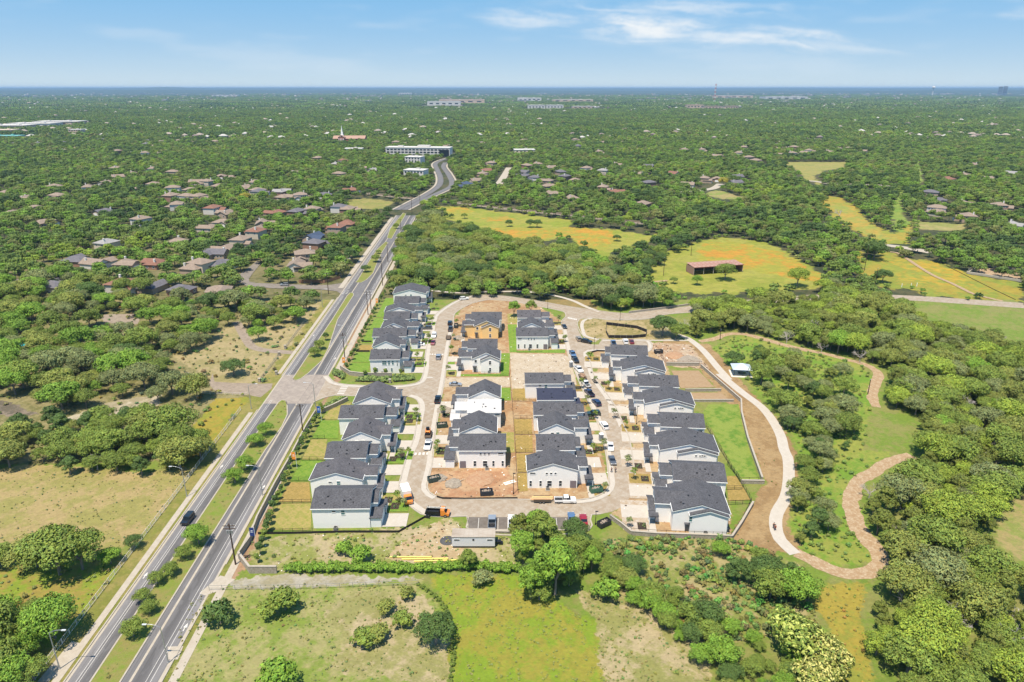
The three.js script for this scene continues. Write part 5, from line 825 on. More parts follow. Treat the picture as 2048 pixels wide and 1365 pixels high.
for (const [label, name, cat, x, z, w, d, h, wall, roof] of [
  ['left of two long white warehouses on the far edge of the forest', 'warehouse', 'warehouse', 131.8, -3929.1, 92, 60, 17, whiteWall, paleRoof], ['right of two long white warehouses on the far edge of the forest', 'warehouse', 'warehouse', 232.2, -3929.1, 92, 60, 17, whiteWall, paleRoof],
  ['low pale row of stores right of the two white warehouses', 'store_row', 'stores', 396.3, -3978.8, 130, 50, 10, tanWall, paleRoof], ['long tan apartment row near the radio mast', 'apartment_block', 'apartments', 1005.9, -3978.8, 95, 40, 18, tanWall, flat(160, 136, 120, 0.9)], ['right-hand tan apartment row near the radio mast', 'apartment_block', 'apartments', 1039, -3742.2, 90, 40, 16, tanWall, flat(160, 136, 120, 0.9)], ['lower tan apartment block at the right of the apartment rows', 'apartment_block', 'apartments', 1162, -3833.4, 70, 40, 15, tanWall, flat(150, 128, 114, 0.9)],
  ['broad pale roof of the far shopping centre at the left edge', 'shopping_centre', 'stores', -1367.8, -1950.2, 110, 60, 10, tanWall, paleRoof], ['middle pale hall of the far shopping centre', 'shopping_centre', 'stores', -1356.5, -2033.6, 120, 60, 11, whiteWall, paleRoof], ['right-hand pale hall of the far shopping centre', 'shopping_centre', 'stores', -1358.7, -2153.9, 130, 60, 11, tanWall, paleRoof],
  ['turquoise-roofed hall at the left edge below the shopping centre', 'store_hall', 'stores', -1104.5, -1555.1, 62, 24, 7, whiteWall, flat(120, 178, 170, 0.6)], ['tan hall with reddish front at the left edge', 'store_hall', 'stores', -1242.7, -1745.6, 56, 30, 9, tanWall, flat(206, 188, 168, 0.8)],
  ['pale industrial hall left of centre near the horizon', 'warehouse', 'warehouse', -433.5, -4620.1, 210, 90, 24, whiteWall, paleRoof], ['pinkish roofs of far stores near the horizon', 'store_row', 'stores', -367.8, -5320, 330, 120, 24, tanWall, flat(190, 160, 150, 0.8)], ['white far hall with a slanting roof line right of centre', 'warehouse', 'warehouse', 147.6, -6206, 200, 110, 26, whiteWall, paleRoof],
  ['long far row of pale halls right of centre', 'store_row', 'stores', 493.9, -5916.4, 330, 80, 16, tanWall, flat(206, 196, 186, 0.8)], ['far white hall on the blue plain left of centre', 'warehouse', 'warehouse', -3612.9, -9157.3, 320, 100, 22, whiteWall, paleRoof], ['white halls on the horizon plain right of centre', 'warehouse', 'warehouse', 2671.9, -7126.6, 420, 160, 24, whiteWall, paleRoof], ['small white far hall left of centre', 'warehouse', 'warehouse', -1624, -11065.7, 190, 90, 34, whiteWall, paleRoof], ['pale far stores behind the radio mast', 'store_row', 'stores', 2434.9, -8005.3, 420, 120, 26, tanWall, paleRoof],
]) {
  const o = thing(name, label, cat, x, 0, z, 0.04); BIGBUILT.push([x, z, w / 2 + 30, d / 2 + 40]);
  mesh('wall', boxUV(box(w, h, d, 0, h / 2, 0)), wall, o); mesh('roof', join([box(w + 2, 1.2, d + 2, 0, h + 0.4, 0), box(w * 0.08, 3, d * 0.2, w * 0.2, h + 2, 0), box(w * 0.06, 2.5, d * 0.15, -w * 0.25, h + 1.9, 0)]), roof, o);
  for (let k = 0; k < 5; k++) { const q = mesh('window', box(w * 0.1, h * 0.3, 0.4), darkGlass, o); q.position.set((k - 2) * w * 0.19, h * 0.5, d / 2 + 0.1); }
}
{
  const [x, z] = [1460.6, -5211.9], o = thing('radio_mast', 'tall red and white lattice radio mast that rises above the horizon', 'radio mast', x, 0, z), g = [[], []];
  for (let k = 0; k < 11; k++) for (const [sx, sz] of [[-1, -1], [1, -1], [0, 1.2]]) { const y0 = k * 12, w = 5.5 - k * 0.16; g[k % 2].push(bar(sx * w, y0, sz * w, sx * (w - 0.16), y0 + 12, sz * (w - 0.16), 0.9, 0.9, 4), bar(sx * w, y0, sz * w, -sx * w, y0 + 12, sz * w, 0.6, 0.6, 4)); }
  mesh('mast_section', join(g[0]), flat(190, 84, 66, 0.6), o); mesh('mast_section', join(g[1]), flat(220, 216, 210, 0.6), o); mesh('antenna', rod(0.5, 0.3, 5, 0, 131, 0), flat(200, 200, 200, 0.5), o);
}
{
  const az = -Math.PI / 2 + Math.atan(0.72 / 1.066), R = 12000, o = thing('tower_block', 'dark twin-slab tower block on the horizon at the right', 'tower block', Math.cos(az) * R, 0, Math.sin(az) * R, -0.5);
  mesh('wall', join([box(48, 122, 40, -28, 60, 0), box(48, 128, 40, 28, 63, -10)]), flat(110, 118, 130, 0.4), o); for (let k = 0; k < 9; k++) mesh('window_band', box(46, 5, 1, k % 2 ? 28 : -28, 40 + k * 9, 20.5), darkGlass, o); mesh('roof', join([box(30, 4, 24, -28, 123, 0), box(30, 4, 24, 28, 129, -10)]), paleRoof, o);
  const a2 = -Math.PI / 2 + Math.atan(0.618 / 1.066), w = thing('water_tower', 'pale water tower on the horizon right of the radio mast', 'water tower', Math.cos(a2) * 11800, 0, Math.sin(a2) * 11800, 0);
  mesh('tank', new THREE.SphereGeometry(24, 16, 10).scale(1, 0.75, 1).translate(0, 112, 0), whiteWall, w); mesh('stem', rod(8, 6, 100, 0, 0, 0, 10), whiteWall, w);
}
// ------------------------------------------------------------------ barn, shelter, basin
{
  const [lx, lz] = [107.4, -396.6], [rx, rz] = [139.5, -404.4], w = Math.hypot(rx - lx, rz - lz), o = thing('open_barn', 'long open-fronted barn with a rusty metal roof in the orange field', 'barn', (lx + rx) / 2, 0, (lz + rz) / 2 - 4.5, Math.atan2(-(rz - lz), rx - lx));
  const rust = ground(seen(196, 128, 106), seen(222, 186, 164), 6, { patch: 0.5, grain: 0.14, bump: 0, rough: 0.7 }), n = 12;
  for (let k = 0; k < n; k++) { const p = mesh('roof_sheet', boxUV(box(w / n - 0.05, 0.08, 10.6, 0, 0, 0)), rust, o); p.position.set(-w / 2 + (k + 0.5) * w / n, 4.9, 0); p.rotation.x = 0.06; }
  mesh('back_wall', boxUV(box(w, 4.4, 0.2, 0, 2.2, -4.6)), flat(92, 70, 60, 0.9), o); for (const s of [-1, 1]) mesh('side_wall', boxUV(box(0.2, 4.4, 9, s * (w / 2 - 0.2), 2.2, 0)), flat(150, 118, 104, 0.9), o);
  for (let k = 0; k <= 5; k++) mesh('post', box(0.25, 4.6, 0.25, -w / 2 + 0.3 + k * (w - 0.6) / 5, 2.3, 4.5), flat(170, 160, 150, 0.8), o);
  mesh('fascia', box(w, 0.4, 0.1, 0, 4.5, 5.2), flat(120, 66, 60, 0.8), o);
}
{
  const [x, z] = [89.42, -243.18], o = thing('picnic_shelter', 'picnic shelter with a pale hipped metal roof beside the trail', 'shelter', x, 0, z - 2.6, rad(-8));
  mesh('roof', hipRoof(6.4, 5.6, 1.5, 3.1, 0.5), flat(206, 214, 218, 0.35, 0.3), o); mesh('slab', box(8, 0.16, 7.2, 0, 0.08, 0), flat(206, 198, 184, 0.9), o);
  for (const sx of [-1, 1]) for (const sz of [-1, 1]) mesh('post', box(0.18, 3.1, 0.18, sx * 2.9, 1.6, sz * 2.5), darkMetal, o);
  mesh('table_top', box(2, 0.08, 0.9, 0, 0.9, 0), darkMetal, o); mesh('bench', box(2, 0.07, 0.35, 0, 0.6, 0.8), darkMetal, o); mesh('bench', box(2, 0.07, 0.35, 0, 0.6, -0.8), darkMetal, o);
}
// ------------------------------------------------------------------ the older suburb among the trees
const roofCol = { tan: [196, 174, 154], grey: [146, 142, 148], red: [184, 134, 112], white: [206, 202, 198], blue: [92, 110, 140] };
const brickWall = [lin(150, 116, 98), lin(196, 184, 164), lin(206, 202, 194), lin(170, 150, 132)].map((c) => new THREE.MeshStandardMaterial({ color: c, roughness: 0.85 }));
const roofMats = {}; for (const [k, c] of Object.entries(roofCol)) roofMats[k] = ground(seen(...c), seen(c[0] * 0.86, c[1] * 0.86, c[2] * 0.86), 5, { patch: 0.5, grain: 0.22, bump: 0.02 });
function hipRoof(w, d, rise, eave, over = 0.6) {
  const a = w / 2 + over, b = d / 2 + over, r = Math.max(0.2, (w - d) / 2), y = eave - 0.1, t = eave + rise, v = [[-a, y, b], [a, y, b], [a, y, -b], [-a, y, -b], [-r, t, 0], [r, t, 0]], tri = [0, 1, 5, 0, 5, 4, 1, 2, 5, 2, 3, 4, 2, 4, 5, 3, 0, 4, 0, 3, 2, 0, 2, 1];
  let g = new THREE.BufferGeometry(); g.setAttribute('position', new THREE.Float32BufferAttribute(v.flat(), 3)); g.setIndex(tri); g = g.toNonIndexed(); g.computeVertexNormals(); return boxUV(g);
}
const suburbProto = [];
function suburbModel(i) {
  const rnd = rngOf(i * 31 + 7), w = 11.5 + rnd() * 4, d = 8.5 + rnd() * 2, two = i % 3 === 1, eave = two ? 5.6 : 3.1, rise = d / 2 * (0.42 + rnd() * 0.14), wing = 5.5 + rnd() * 2, wd = 4 + rnd() * 2, sx = i % 2 ? 1 : -1;
  const roof = join([i % 4 === 2 ? boxUV(gableRoof(w, d, rise, eave, 0.5)) : hipRoof(w, d, rise, eave), ...turned([boxUV(gableRoof(wd + d / 2, wing, wing / 2 * 0.5, Math.min(eave, 3.1), 0.5))], Math.PI / 2, sx * (w / 2 - wing / 2), 0, d / 2 + wd / 2 - d / 4)]);
  const wall = join([boxUV(box(w, eave + 0.4, d, 0, eave / 2 - 0.2, 0)), ...(i % 4 === 2 ? [boxUV(gableWall(w - 0.02, d - 0.02, rise, eave))] : []), ...turned([gableWall(wd + d / 2, wing, wing / 2 * 0.5, Math.min(eave, 3.1))], Math.PI / 2, sx * (w / 2 - wing / 2), 0, d / 2 + wd / 2 - d / 4)]);
  return { w, d, eave, rise, wall, roof, wing, wd, sx, two };
}
for (let i = 0; i < 6; i++) suburbProto.push(suburbModel(i));
const subWin = join([box(1.4, 1.3, 0.1)]), subPane = box(1.15, 1.05, 0.12), chimneyGeo = join([box(0.9, 3, 0.9, 0, 1.2, 0), box(1.1, 0.2, 1.1, 0, 2.75, 0)]), chimneyMat = flat(222, 216, 206, 0.85), garDoor = box(4.6, 2.1, 0.1);
const made = new Map();
function suburbHouse(i, colour, wallIdx, x, z, turn, label, group) {
  const key = i + colour + wallIdx; let o = made.get(key);
  if (o) { o = copyOf(o, label, x, -0.1, z, turn); o.userData = { label, category: 'house', group }; return o; }
  const m = suburbProto[i]; o = thing('suburban_house', label, 'house', x, -0.1, z, turn, group); made.set(key, o);
  mesh('wall', m.wall, brickWall[wallIdx], o); const r = mesh('roof', m.roof, roofMats[colour], o);
  if (i % 2 === 0) { const c = mesh('chimney', chimneyGeo, chimneyMat, r); c.position.set(-m.sx * m.w * 0.3, m.eave + 0.2, -m.d * 0.22); }
  for (const k of [-0.32, 0, 0.3]) { for (const y of m.two ? [1.5, 4.2] : [1.5]) { const win = mesh('window', subWin, trim, o); win.position.set(-m.sx * (m.w * 0.22) + k * m.w * 0.5, y, m.d / 2 + 0.02); mesh('pane', subPane, glass, win); } }
  for (const k of [-1, 1]) { const win = mesh('window', subWin, trim, o); win.position.set(m.w / 2 + 0.02, m.two ? 4.2 : 1.5, k * m.d * 0.25); win.rotation.y = Math.PI / 2; mesh('pane', subPane, glass, win); }
  const gd = mesh('garage_door', garDoor, trim, o); gd.position.set(m.sx * (m.w / 2 - m.wing / 2), 1.1, m.d / 2 + m.wd + 0.02);
  return o;
}
const houseSpots = [], rndH = rngOf(404);
const ROOFWORD = { tan: 'tan', grey: 'grey', red: 'reddish', white: 'white', blue: 'blue' };
{
  const side = (x, z) => (x < -40 - z * 0.02 && z > -640 ? 'near the avenue left side' : x < -60 ? 'far left among the trees' : x > 420 ? 'far right among the trees' : z < -900 ? 'in the distant centre' : 'beyond the railway');
  for (const colour of Object.keys(roofCol)) P('roof_' + colour).forEach(([x, z], i) => {
    const near = z > -560, where = side(x, z), left = x < -50; houseSpots.push([x, z]);
    const street = left ? -0.25 + Math.round(rndH() * 3) * Math.PI / 2 + (rndH() - 0.5) * 0.3 : 0.5 + Math.round(rndH() * 3) * Math.PI / 2 + (rndH() - 0.5) * 0.4;
    const proto = (i * 5 + Math.round(Math.abs(x))) % 6; suburbHouse(proto, colour, (i + Math.round(Math.abs(z))) % 4, x, z, street, `${suburbProto[proto].two ? 'two-storey' : 'low'} house with a ${ROOFWORD[colour]} roof ${where}`, `${suburbProto[proto].two ? 'two-storey' : 'low'} ${ROOFWORD[colour]}-roofed houses ${where}`);
  });
}
// --- trees of the suburb and everything to the horizon
const MIDS = [61, 62, 63, 64].map((s) => crown(s, { R: 4.6 + (s % 2) * 0.6, H: 7.6 + (s % 3) * 0.9, base: 0.2, clumps: 15, sprays: 900, size: 0.5, lump: 0.25, inner: 0.14 }));
const FARS = [71, 72, 73].map((s) => crown(s, { R: 5.4, H: 8.5, base: 0.12, clumps: 11, sprays: 260, size: 0.95, lump: 0.27, inner: 0.1 }));
const midTrunk = rod(0.35, 0.22, 3.4, 0, -0.4, 0, 6);
function grove(seed) {                                            // two dozen far crowns together
  const rnd = rngOf(seed), list = [], q = FARS.map((_, k) => crown(seed * 7 + k, { R: 6.5, H: 9, base: 0.1, clumps: 6, sprays: 42, size: 3 }));
  for (let i = 0; i < 24; i++) { const g = q[i % 3].clone(), s = 0.7 + rnd() * 0.6; g.scale(s, s * 0.9, s); g.rotateY(rnd() * 6); g.translate((rnd() - 0.5) * 66, 0, (rnd() - 0.5) * 66); list.push(g); }
  return mergeGeometries(list);
}
const fieldPolys = ['field_a', 'field_b', 'field_c', 'field_d', 'field_e', 'field_f', 'field_g', 'field_h', 'field_i', 'ride_a', 'ride_b', 'side_street', 'park_drive', 'turn_pad'].map(P);
const VISC = P('vis_c'), woodPolys = Object.keys(WOODS).map(P), roadLines = ['far_ave_left', 'far_ave_right', 'rail1', 'rail2', 'mid_road', 'mid_road2', 'mid_road3', 'mid_road4'].map((k) => curve(P(k), 20));
const soloSpots = SOLO.filter((s) => s[5] < -330).map((s) => [s[4], s[5]]);
const leafTint = (x, z, u) => {                                   // patches of one kind, single trees that differ
  const n = tap(SOFT, x / 260 + 0.1, z / 260) * 0.7 + u * 0.5;
  const c = n < 0.32 ? [0.06, 0.112, 0.022] : n < 0.5 ? [0.1, 0.162, 0.027] : n < 0.68 ? [0.14, 0.2, 0.032] : n < 0.82 ? [0.145, 0.25, 0.026] : n < 0.9 ? [0.18, 0.2, 0.055] : n < 1.12 ? [0.21, 0.29, 0.03] : [0.26, 0.25, 0.035];
  const k = (0.85 + ((u * 977) % 1) * 0.3); return new THREE.Color().setRGB(c[0] * k, c[1] * k, c[2] * k);
};
const tinted = new THREE.MeshStandardMaterial({ color: 0xffffff, vertexColors: true, roughness: 0.8, side: THREE.DoubleSide });
const BUILT = [];                                                 // [x, z, radius] of big far buildings: filled before the trees are set out
BUILT.push([-155, -1189.2, 62], [-342.6, -1479.7, 40], [-120.1, -874.7, 24], [-143, -1035.2, 22], [-279.8, -1250.9, 22], [20.7, -1201.1, 26]);
{
  const g = mass('suburban_trees', 'trees between the houses of the suburb, out to the middle distance', 'trees'), by = MIDS.map(() => []), tr = [];
  const half = (z) => 0.8 * -z + 40, left = [-330, -1550];
  for (const [x, z, u] of scatter([[-270, -338], [270, -338], [1180, -1550], [-1180, -1550]], 8.3, 4242, (x, z) => {
    const s = x - 0.035 * z; if (s > -87 && s < -56 && z > -640) return false;
    if (z > -420 && x > -75 && x < 40 && z > -350) return false;
    if (Math.abs(x) > half(z)) return false;
    if (fieldPolys.some((p) => inside(p, x, z)) || hides(fieldPolys, x, z) || woodPolys.some((p) => inside(p, x, z))) return false;
    if (roadLines.some((l) => near2(l, x, z, 8.5) || near2(l, x * 1.05, z * 1.05, 5))) return false;
    for (const [hx, hz] of houseSpots) { const dx = x - hx, dz = z - hz, r = Math.min(1, 700 / -z); if (Math.abs(dx) < 10 && dz > -9 && dz < 9 + 10 / r) return false; if (Math.abs(dx) < 8.5 - dz * 0.06 && dz > 0 && dz < 11 - z * 0.022) return false; }
    for (const [hx, hz] of soloSpots) if (Math.hypot(x - hx, z - hz) < 7) return false;
    for (const [hx, hz, r] of BUILT) if (Math.hypot(x - hx, (z - hz) * 0.8) < r) return false;
    return tap(CRISP, x / 190, z / 190) > 0.2 && !inside(VISC, x * 1.05, z * 1.05);
  })) { const t = { x, z, y: -0.3, s: 0.56 + ((u * 7919) % 1) * 0.58, sy: 0.8 + ((u * 313) % 1) * 0.3, a: u * 6.28, c: leafTint(x, z, u) }; by[Math.floor(u * 4)].push(t); if (z > -800) tr.push({ ...t, c: null }); }
  by.forEach((l, i) => instances(g, 'crowns', MIDS[i], tinted, l)); instances(g, 'trunks', midTrunk, bark, tr);
}
{
  const g = mass('distant_forest', 'tree cover of the plain that fades to blue towards the horizon', 'forest'), by = FARS.map(() => []);
  for (const [x, z, u] of scatter([[-1250, -1500], [1250, -1500], [3000, -3600], [-3000, -3600]], 13.5, 555, (x, z) => Math.abs(x) < 0.8 * -z + 60 && tap(CRISP, x / 420, z / 420) > 0.2 && !BIGBUILT.some(([hx, hz, rx, rz]) => Math.abs(x - hx) < rx && Math.abs(z - hz) < rz))) by[Math.floor(u * 3)].push({ x, z, y: -0.5, s: 0.75 + ((u * 7919) % 1) * 0.75, sy: 0.8 + ((u * 313) % 1) * 0.35, a: u * 6.28, c: leafTint(x * 0.6, z * 0.6, u * 0.8) });
  by.forEach((l, i) => instances(g, 'crowns', FARS[i], tinted, l));
  const gr = [81, 82].map(grove), byG = [[], []];
  for (const [x, z, u] of scatter([[-3000, -3560], [3000, -3560], [11500, -14000], [-11500, -14000]], 88, 666, (x, z) => Math.abs(x) < 0.8 * -z && tap(CRISP, x / 1500, z / 1500) > 0.3 && !BIGBUILT.some(([hx, hz, rx, rz]) => Math.abs(x - hx) < rx + 40 && z - hz < 400 && z - hz > -rz - 40))) byG[u < 0.5 ? 0 : 1].push({ x, z, y: -1, s: 0.9 + ((u * 7919) % 1) * 0.6, sy: 0.9, a: u * 6.28, c: leafTint(x * 0.2, z * 0.2, u * 0.6) });
  byG.forEach((l, i) => instances(g, 'crowns', gr[i], tinted, l));
}
{ // specks of far houses and flat roofs
  const g = mass('far_houses', 'pale specks of far-off houses scattered through the distant forest', 'houses'), rnd = rngOf(808), l1 = [], l2 = [];
  for (let i = 0; i < 1500; i++) { const z = -1500 - Math.pow(rnd(), 1.4) * 11000, x = (rnd() - 0.5) * 1.5 * -z, k = tap(CRISP, x / 2600, z / 2600); if (k < 0.46) continue; const c = rnd(); (c < 0.85 || z > -5200 ? l1 : l2).push({ x, z, y: 0.5 + rnd() * 3 + Math.max(0, -z - 4000) / 1500, s: 0.7 + rnd() * 0.35 + Math.max(0, -z - 4000) / 9000, a: rnd() * 6, c: c < 0.45 ? lin(150, 138, 124) : c < 0.7 ? lin(118, 106, 98) : lin(176, 172, 166) }); }
  const hb = join([box(16, 7, 11, 0, 3, 0)]), hr = hipRoof(16, 11, 3.4, 6.5), house = join([hb, hr]), shed = join([box(60, 8, 26, 0, 4, 0), box(62, 1, 28, 0, 8.4, 0), box(8, 2, 6, 10, 9.6, 2)]);
  const m = new THREE.MeshStandardMaterial({ color: 0xffffff, roughness: 0.8 }); instances(g, 'houses', house, m, l1); instances(g, 'sheds', shed, m, l2);
}
// ------------------------------------------------------------------ vehicles
const rubber = flat(26, 26, 27, 0.9), rim = flat(150, 152, 156, 0.35, 0.8), lampGlass = flat(230, 230, 224, 0.15), tail = flat(150, 24, 20, 0.3), carGlass = new THREE.MeshStandardMaterial({ color: lin(30, 38, 46), roughness: 0.06 });
const paintOf = (r, g, b, metal = 0.1) => new THREE.MeshPhysicalMaterial({ color: lin(r, g, b), roughness: 0.4, metalness: metal, clearcoat: 1, clearcoatRoughness: 0.05 });
const CARPAINT = { white: paintOf(236, 236, 234), silver: paintOf(168, 172, 176, 0.5), grey: paintOf(96, 98, 102, 0.4), black: paintOf(24, 25, 28), navy: paintOf(32, 44, 78), red: paintOf(150, 22, 30), darkred: paintOf(116, 26, 38), blue: paintOf(92, 122, 158, 0.3), tan: paintOf(150, 138, 118, 0.3), orange: paintOf(222, 132, 44), green: paintOf(40, 60, 52) };
function slab(profile, width, bevel = 0.06) { const s = new THREE.Shape(); profile.forEach(([x, y], i) => (i ? s.lineTo(x, y) : s.moveTo(x, y))); const g = new THREE.ExtrudeGeometry(s, { depth: width - bevel * 2, bevelEnabled: true, bevelSize: bevel, bevelThickness: bevel, bevelSegments: 2 }); g.translate(0, 0, -width / 2 + bevel); return g; }
const tyreGeo = new THREE.CylinderGeometry(0.35, 0.35, 0.24, 16).rotateX(Math.PI / 2), rimGeo = new THREE.CylinderGeometry(0.2, 0.2, 0.26, 10).rotateX(Math.PI / 2), lampGeo = box(0.08, 0.14, 0.36), mirrorGeo = box(0.12, 0.14, 0.2);
const SHAPES = {
  car: { l: 2.3, w: 1.82, base: [-1.4, 1.42], body: [[-2.3, 0.32], [2.28, 0.32], [2.3, 0.62], [2.1, 0.78], [1.0, 0.92], [-1.7, 0.96], [-2.25, 0.9]], cabin: [[1.05, 0.9], [0.3, 1.36], [-1.0, 1.38], [-1.75, 0.94]], roof: [0.28, -0.98, 1.4] },
  suv: { l: 2.4, w: 1.95, base: [-1.45, 1.45], body: [[-2.38, 0.4], [2.36, 0.4], [2.4, 0.8], [2.2, 1.0], [1.1, 1.08], [-2.3, 1.1]], cabin: [[1.15, 1.05], [0.5, 1.66], [-1.95, 1.68], [-2.28, 1.08]], roof: [0.46, -1.92, 1.71] },
  jeep: { l: 2.2, w: 1.9, base: [-1.4, 1.4], body: [[-2.15, 0.5], [2.15, 0.5], [2.15, 1.02], [0.7, 1.12], [-2.15, 1.14]], cabin: [[0.85, 1.1], [0.55, 1.78], [-2.05, 1.8], [-2.12, 1.1]], roof: [0.52, -2.04, 1.83] },
  pickup: { l: 2.9, w: 2.0, base: [-1.75, 1.85], body: [[-0.55, 0.45], [2.85, 0.45], [2.9, 0.85], [2.7, 1.06], [1.5, 1.14], [-0.55, 1.16]], cabin: [[1.55, 1.12], [0.95, 1.78], [-0.4, 1.8], [-0.6, 1.14]], roof: [0.92, -0.38, 1.83], bed: true },
};
const carProto = new Map();
function vehicle(kind, colour, label, x, z, heading, cat) {
  const key = kind + colour; let o = carProto.get(key);
  const category = cat ?? (kind === 'pickup' ? 'pickup truck' : kind === 'car' ? 'car' : 'suv');
  if (o) { o = copyOf(o, label, x, 0.04, z, heading); o.userData = { label, category }; return o; }
  const S = SHAPES[kind], p = CARPAINT[colour]; o = thing(kind === 'pickup' ? 'pickup_truck' : kind === 'car' ? 'parked_car' : 'suv_car', label, category, x, 0.04, z, heading); carProto.set(key, o);
  mesh('body', slab(S.body, S.w, 0.07), p, o); mesh('window_glass', slab(S.cabin, S.w - 0.3, 0.05), carGlass, o);
  const [ra, rb, ry] = S.roof; mesh('roof', join([box(ra - rb, 0.06, S.w - 0.34, (ra + rb) / 2, ry, 0)]), p, o);
  for (const k of [-1, 1]) mesh('pillar', join([box(0.09, ry - S.cabin[0][1], 0.05, (ra + rb) / 2 - 0.1, (ry + S.cabin[0][1]) / 2, k * (S.w / 2 - 0.14)), box(0.09, ry - S.cabin[0][1], 0.05, rb + 0.05, (ry + S.cabin[0][1]) / 2, k * (S.w / 2 - 0.14))]), p, o);
  if (S.bed) {
    mesh('truck_bed', join([box(2.3, 0.12, 1.9, -1.72, 0.68, 0), box(2.3, 0.5, 0.1, -1.72, 0.92, 0.94), box(2.3, 0.5, 0.1, -1.72, 0.92, -0.94)]), p, o); mesh('tailgate', box(0.1, 0.5, 1.8, -2.85, 0.92, 0), p, o); mesh('bed_floor', box(2.1, 0.04, 1.7, -1.7, 0.76, 0), darkMetal, o);
  }
  for (const wx of S.base) for (const k of [-1, 1]) { const w = mesh('wheel', tyreGeo, rubber, o); w.position.set(wx, 0.35, k * (S.w / 2 - 0.12)); mesh('rim', rimGeo, rim, w); }
  for (const k of [-1, 1]) { const h = mesh('headlight', lampGeo, lampGlass, o); h.position.set(S.l - 0.02, 0.72, k * (S.w / 2 - 0.3)); const t = mesh('tail_light', lampGeo, tail, o); t.position.set(-(S.bed ? 2.9 : S.l), 0.82, k * (S.w / 2 - 0.26)); const m = mesh('mirror', mirrorGeo, p, o); m.position.set(S.cabin[0][0] - 0.25, S.cabin[0][1] + 0.06, k * (S.w / 2 + 0.08)); }
  return o;
}
const AWAY = Math.PI / 2, HERE = -Math.PI / 2, E = 0, WEST = Math.PI;
for (const [kind, colour, label, x, z, h] of [
  ['jeep', 'black', 'black boxy off-road car driving down the avenue', -83.61, -148.88, HERE - 0.04], ['pickup', 'silver', 'silver pickup in the marked parking bays beside the tree clump', -5.13, -147.59, AWAY], ['pickup', 'white', 'white pickup half hidden by the trees in the parking bays', 0, -147.59, AWAY], ['car', 'blue', 'blue car behind the round dark tree in the parking bays', 15.42, -149.75, AWAY], ['car', 'red', 'red car at the right end of the parking bays', 18.45, -148.88, AWAY],
  ['pickup', 'white', 'white pickup hitched to the lumber trailer on the bottom street', 14.32, -157.72, E], ['pickup', 'white', 'white pickup pulling the loader trailer on the left street', -26.2, -188.12, HERE], ['pickup', 'black', 'black pickup at the kerb near the entrance street', -26.52, -221.08, AWAY],
  ['suv', 'silver', 'silver suv driving in the middle of the left street', -30.43, -262.41, AWAY], ['car', 'darkred', 'dark red car at the left kerb of the left street', -34.56, -279.48, HERE], ['suv', 'white', 'white suv behind the dark red car', -35.08, -288.43, HERE], ['suv', 'grey', 'grey suv in a drive of the avenue row', -39.41, -298.6, WEST], ['car', 'white', 'white car in a drive of the avenue row', -40.15, -277.01, WEST],
  ['suv', 'black', 'black suv at the inner kerb beside the beige house', -29.36, -305.74, AWAY], ['pickup', 'grey', 'grey pickup behind the black suv at the inner kerb', -28.4, -297.21, AWAY], ['suv', 'white', 'white suv parked at the top bend of the loop street', -25.35, -345.57, E + 0.35], ['car', 'silver', 'silver sedan on the pale empty plot beside a gable house', -21.23, -234.61, E - 0.05],
  ['car', 'black', 'black car at the kerb beside the inner right column', 24.38, -300.71, HERE + 0.2], ['suv', 'tan', 'tan suv parked opposite the basin plot', 29.6, -283.9, AWAY + 0.15], ['suv', 'black', 'black suv parked on the verge beside the basin', 32.72, -280.73, -0.5], ['pickup', 'blue', 'blue pickup, first in the kerb line by the pale plot', 25.33, -265.79, HERE + 0.15], ['pickup', 'black', 'black pickup behind the blue one by the pale plot', 25.8, -259.11, HERE + 0.2],
  ['pickup', 'white', 'white pickup beside the pale plot with a trailer behind it', 26.31, -249.1, HERE + 0.3], ['pickup', 'white', 'white pickup below the debris trailer on the right street', 27.81, -234.61, AWAY + 0.3], ['pickup', 'navy', 'navy pickup in the kerb line of the right street', 28.27, -226.59, AWAY + 0.3], ['suv', 'navy', 'navy suv at the end of the kerb line', 29.9, -218.62, AWAY + 0.3], ['suv', 'green', 'dark green suv parked across a drive of the inner right column', 27.87, -209.97, WEST + 0.1], ['suv', 'white', 'white suv alone at the inner kerb of the right street', 30.35, -201.17, AWAY + 0.2], ['car', 'white', 'white car at the inner kerb above the grey car', 30.6, -187.18, HERE + 0.08], ['car', 'grey', 'grey car at the inner kerb near the walking pair', 29.98, -178.73, HERE + 0.05],
  ['pickup', 'blue', 'blue-grey pickup in the small car park behind the right-hand row', 44.23, -278.24, AWAY], ['suv', 'white', 'white suv in the small car park behind the right-hand row', 49.84, -280.73, AWAY], ['car', 'darkred', 'dark red car in the small car park behind the right-hand row', 52.48, -280.73, AWAY], ['suv', 'silver', 'silver suv driving along the side street left of the avenue', -128.7, -372.8, WEST],
]) vehicle(kind, colour, label, x, z, h);
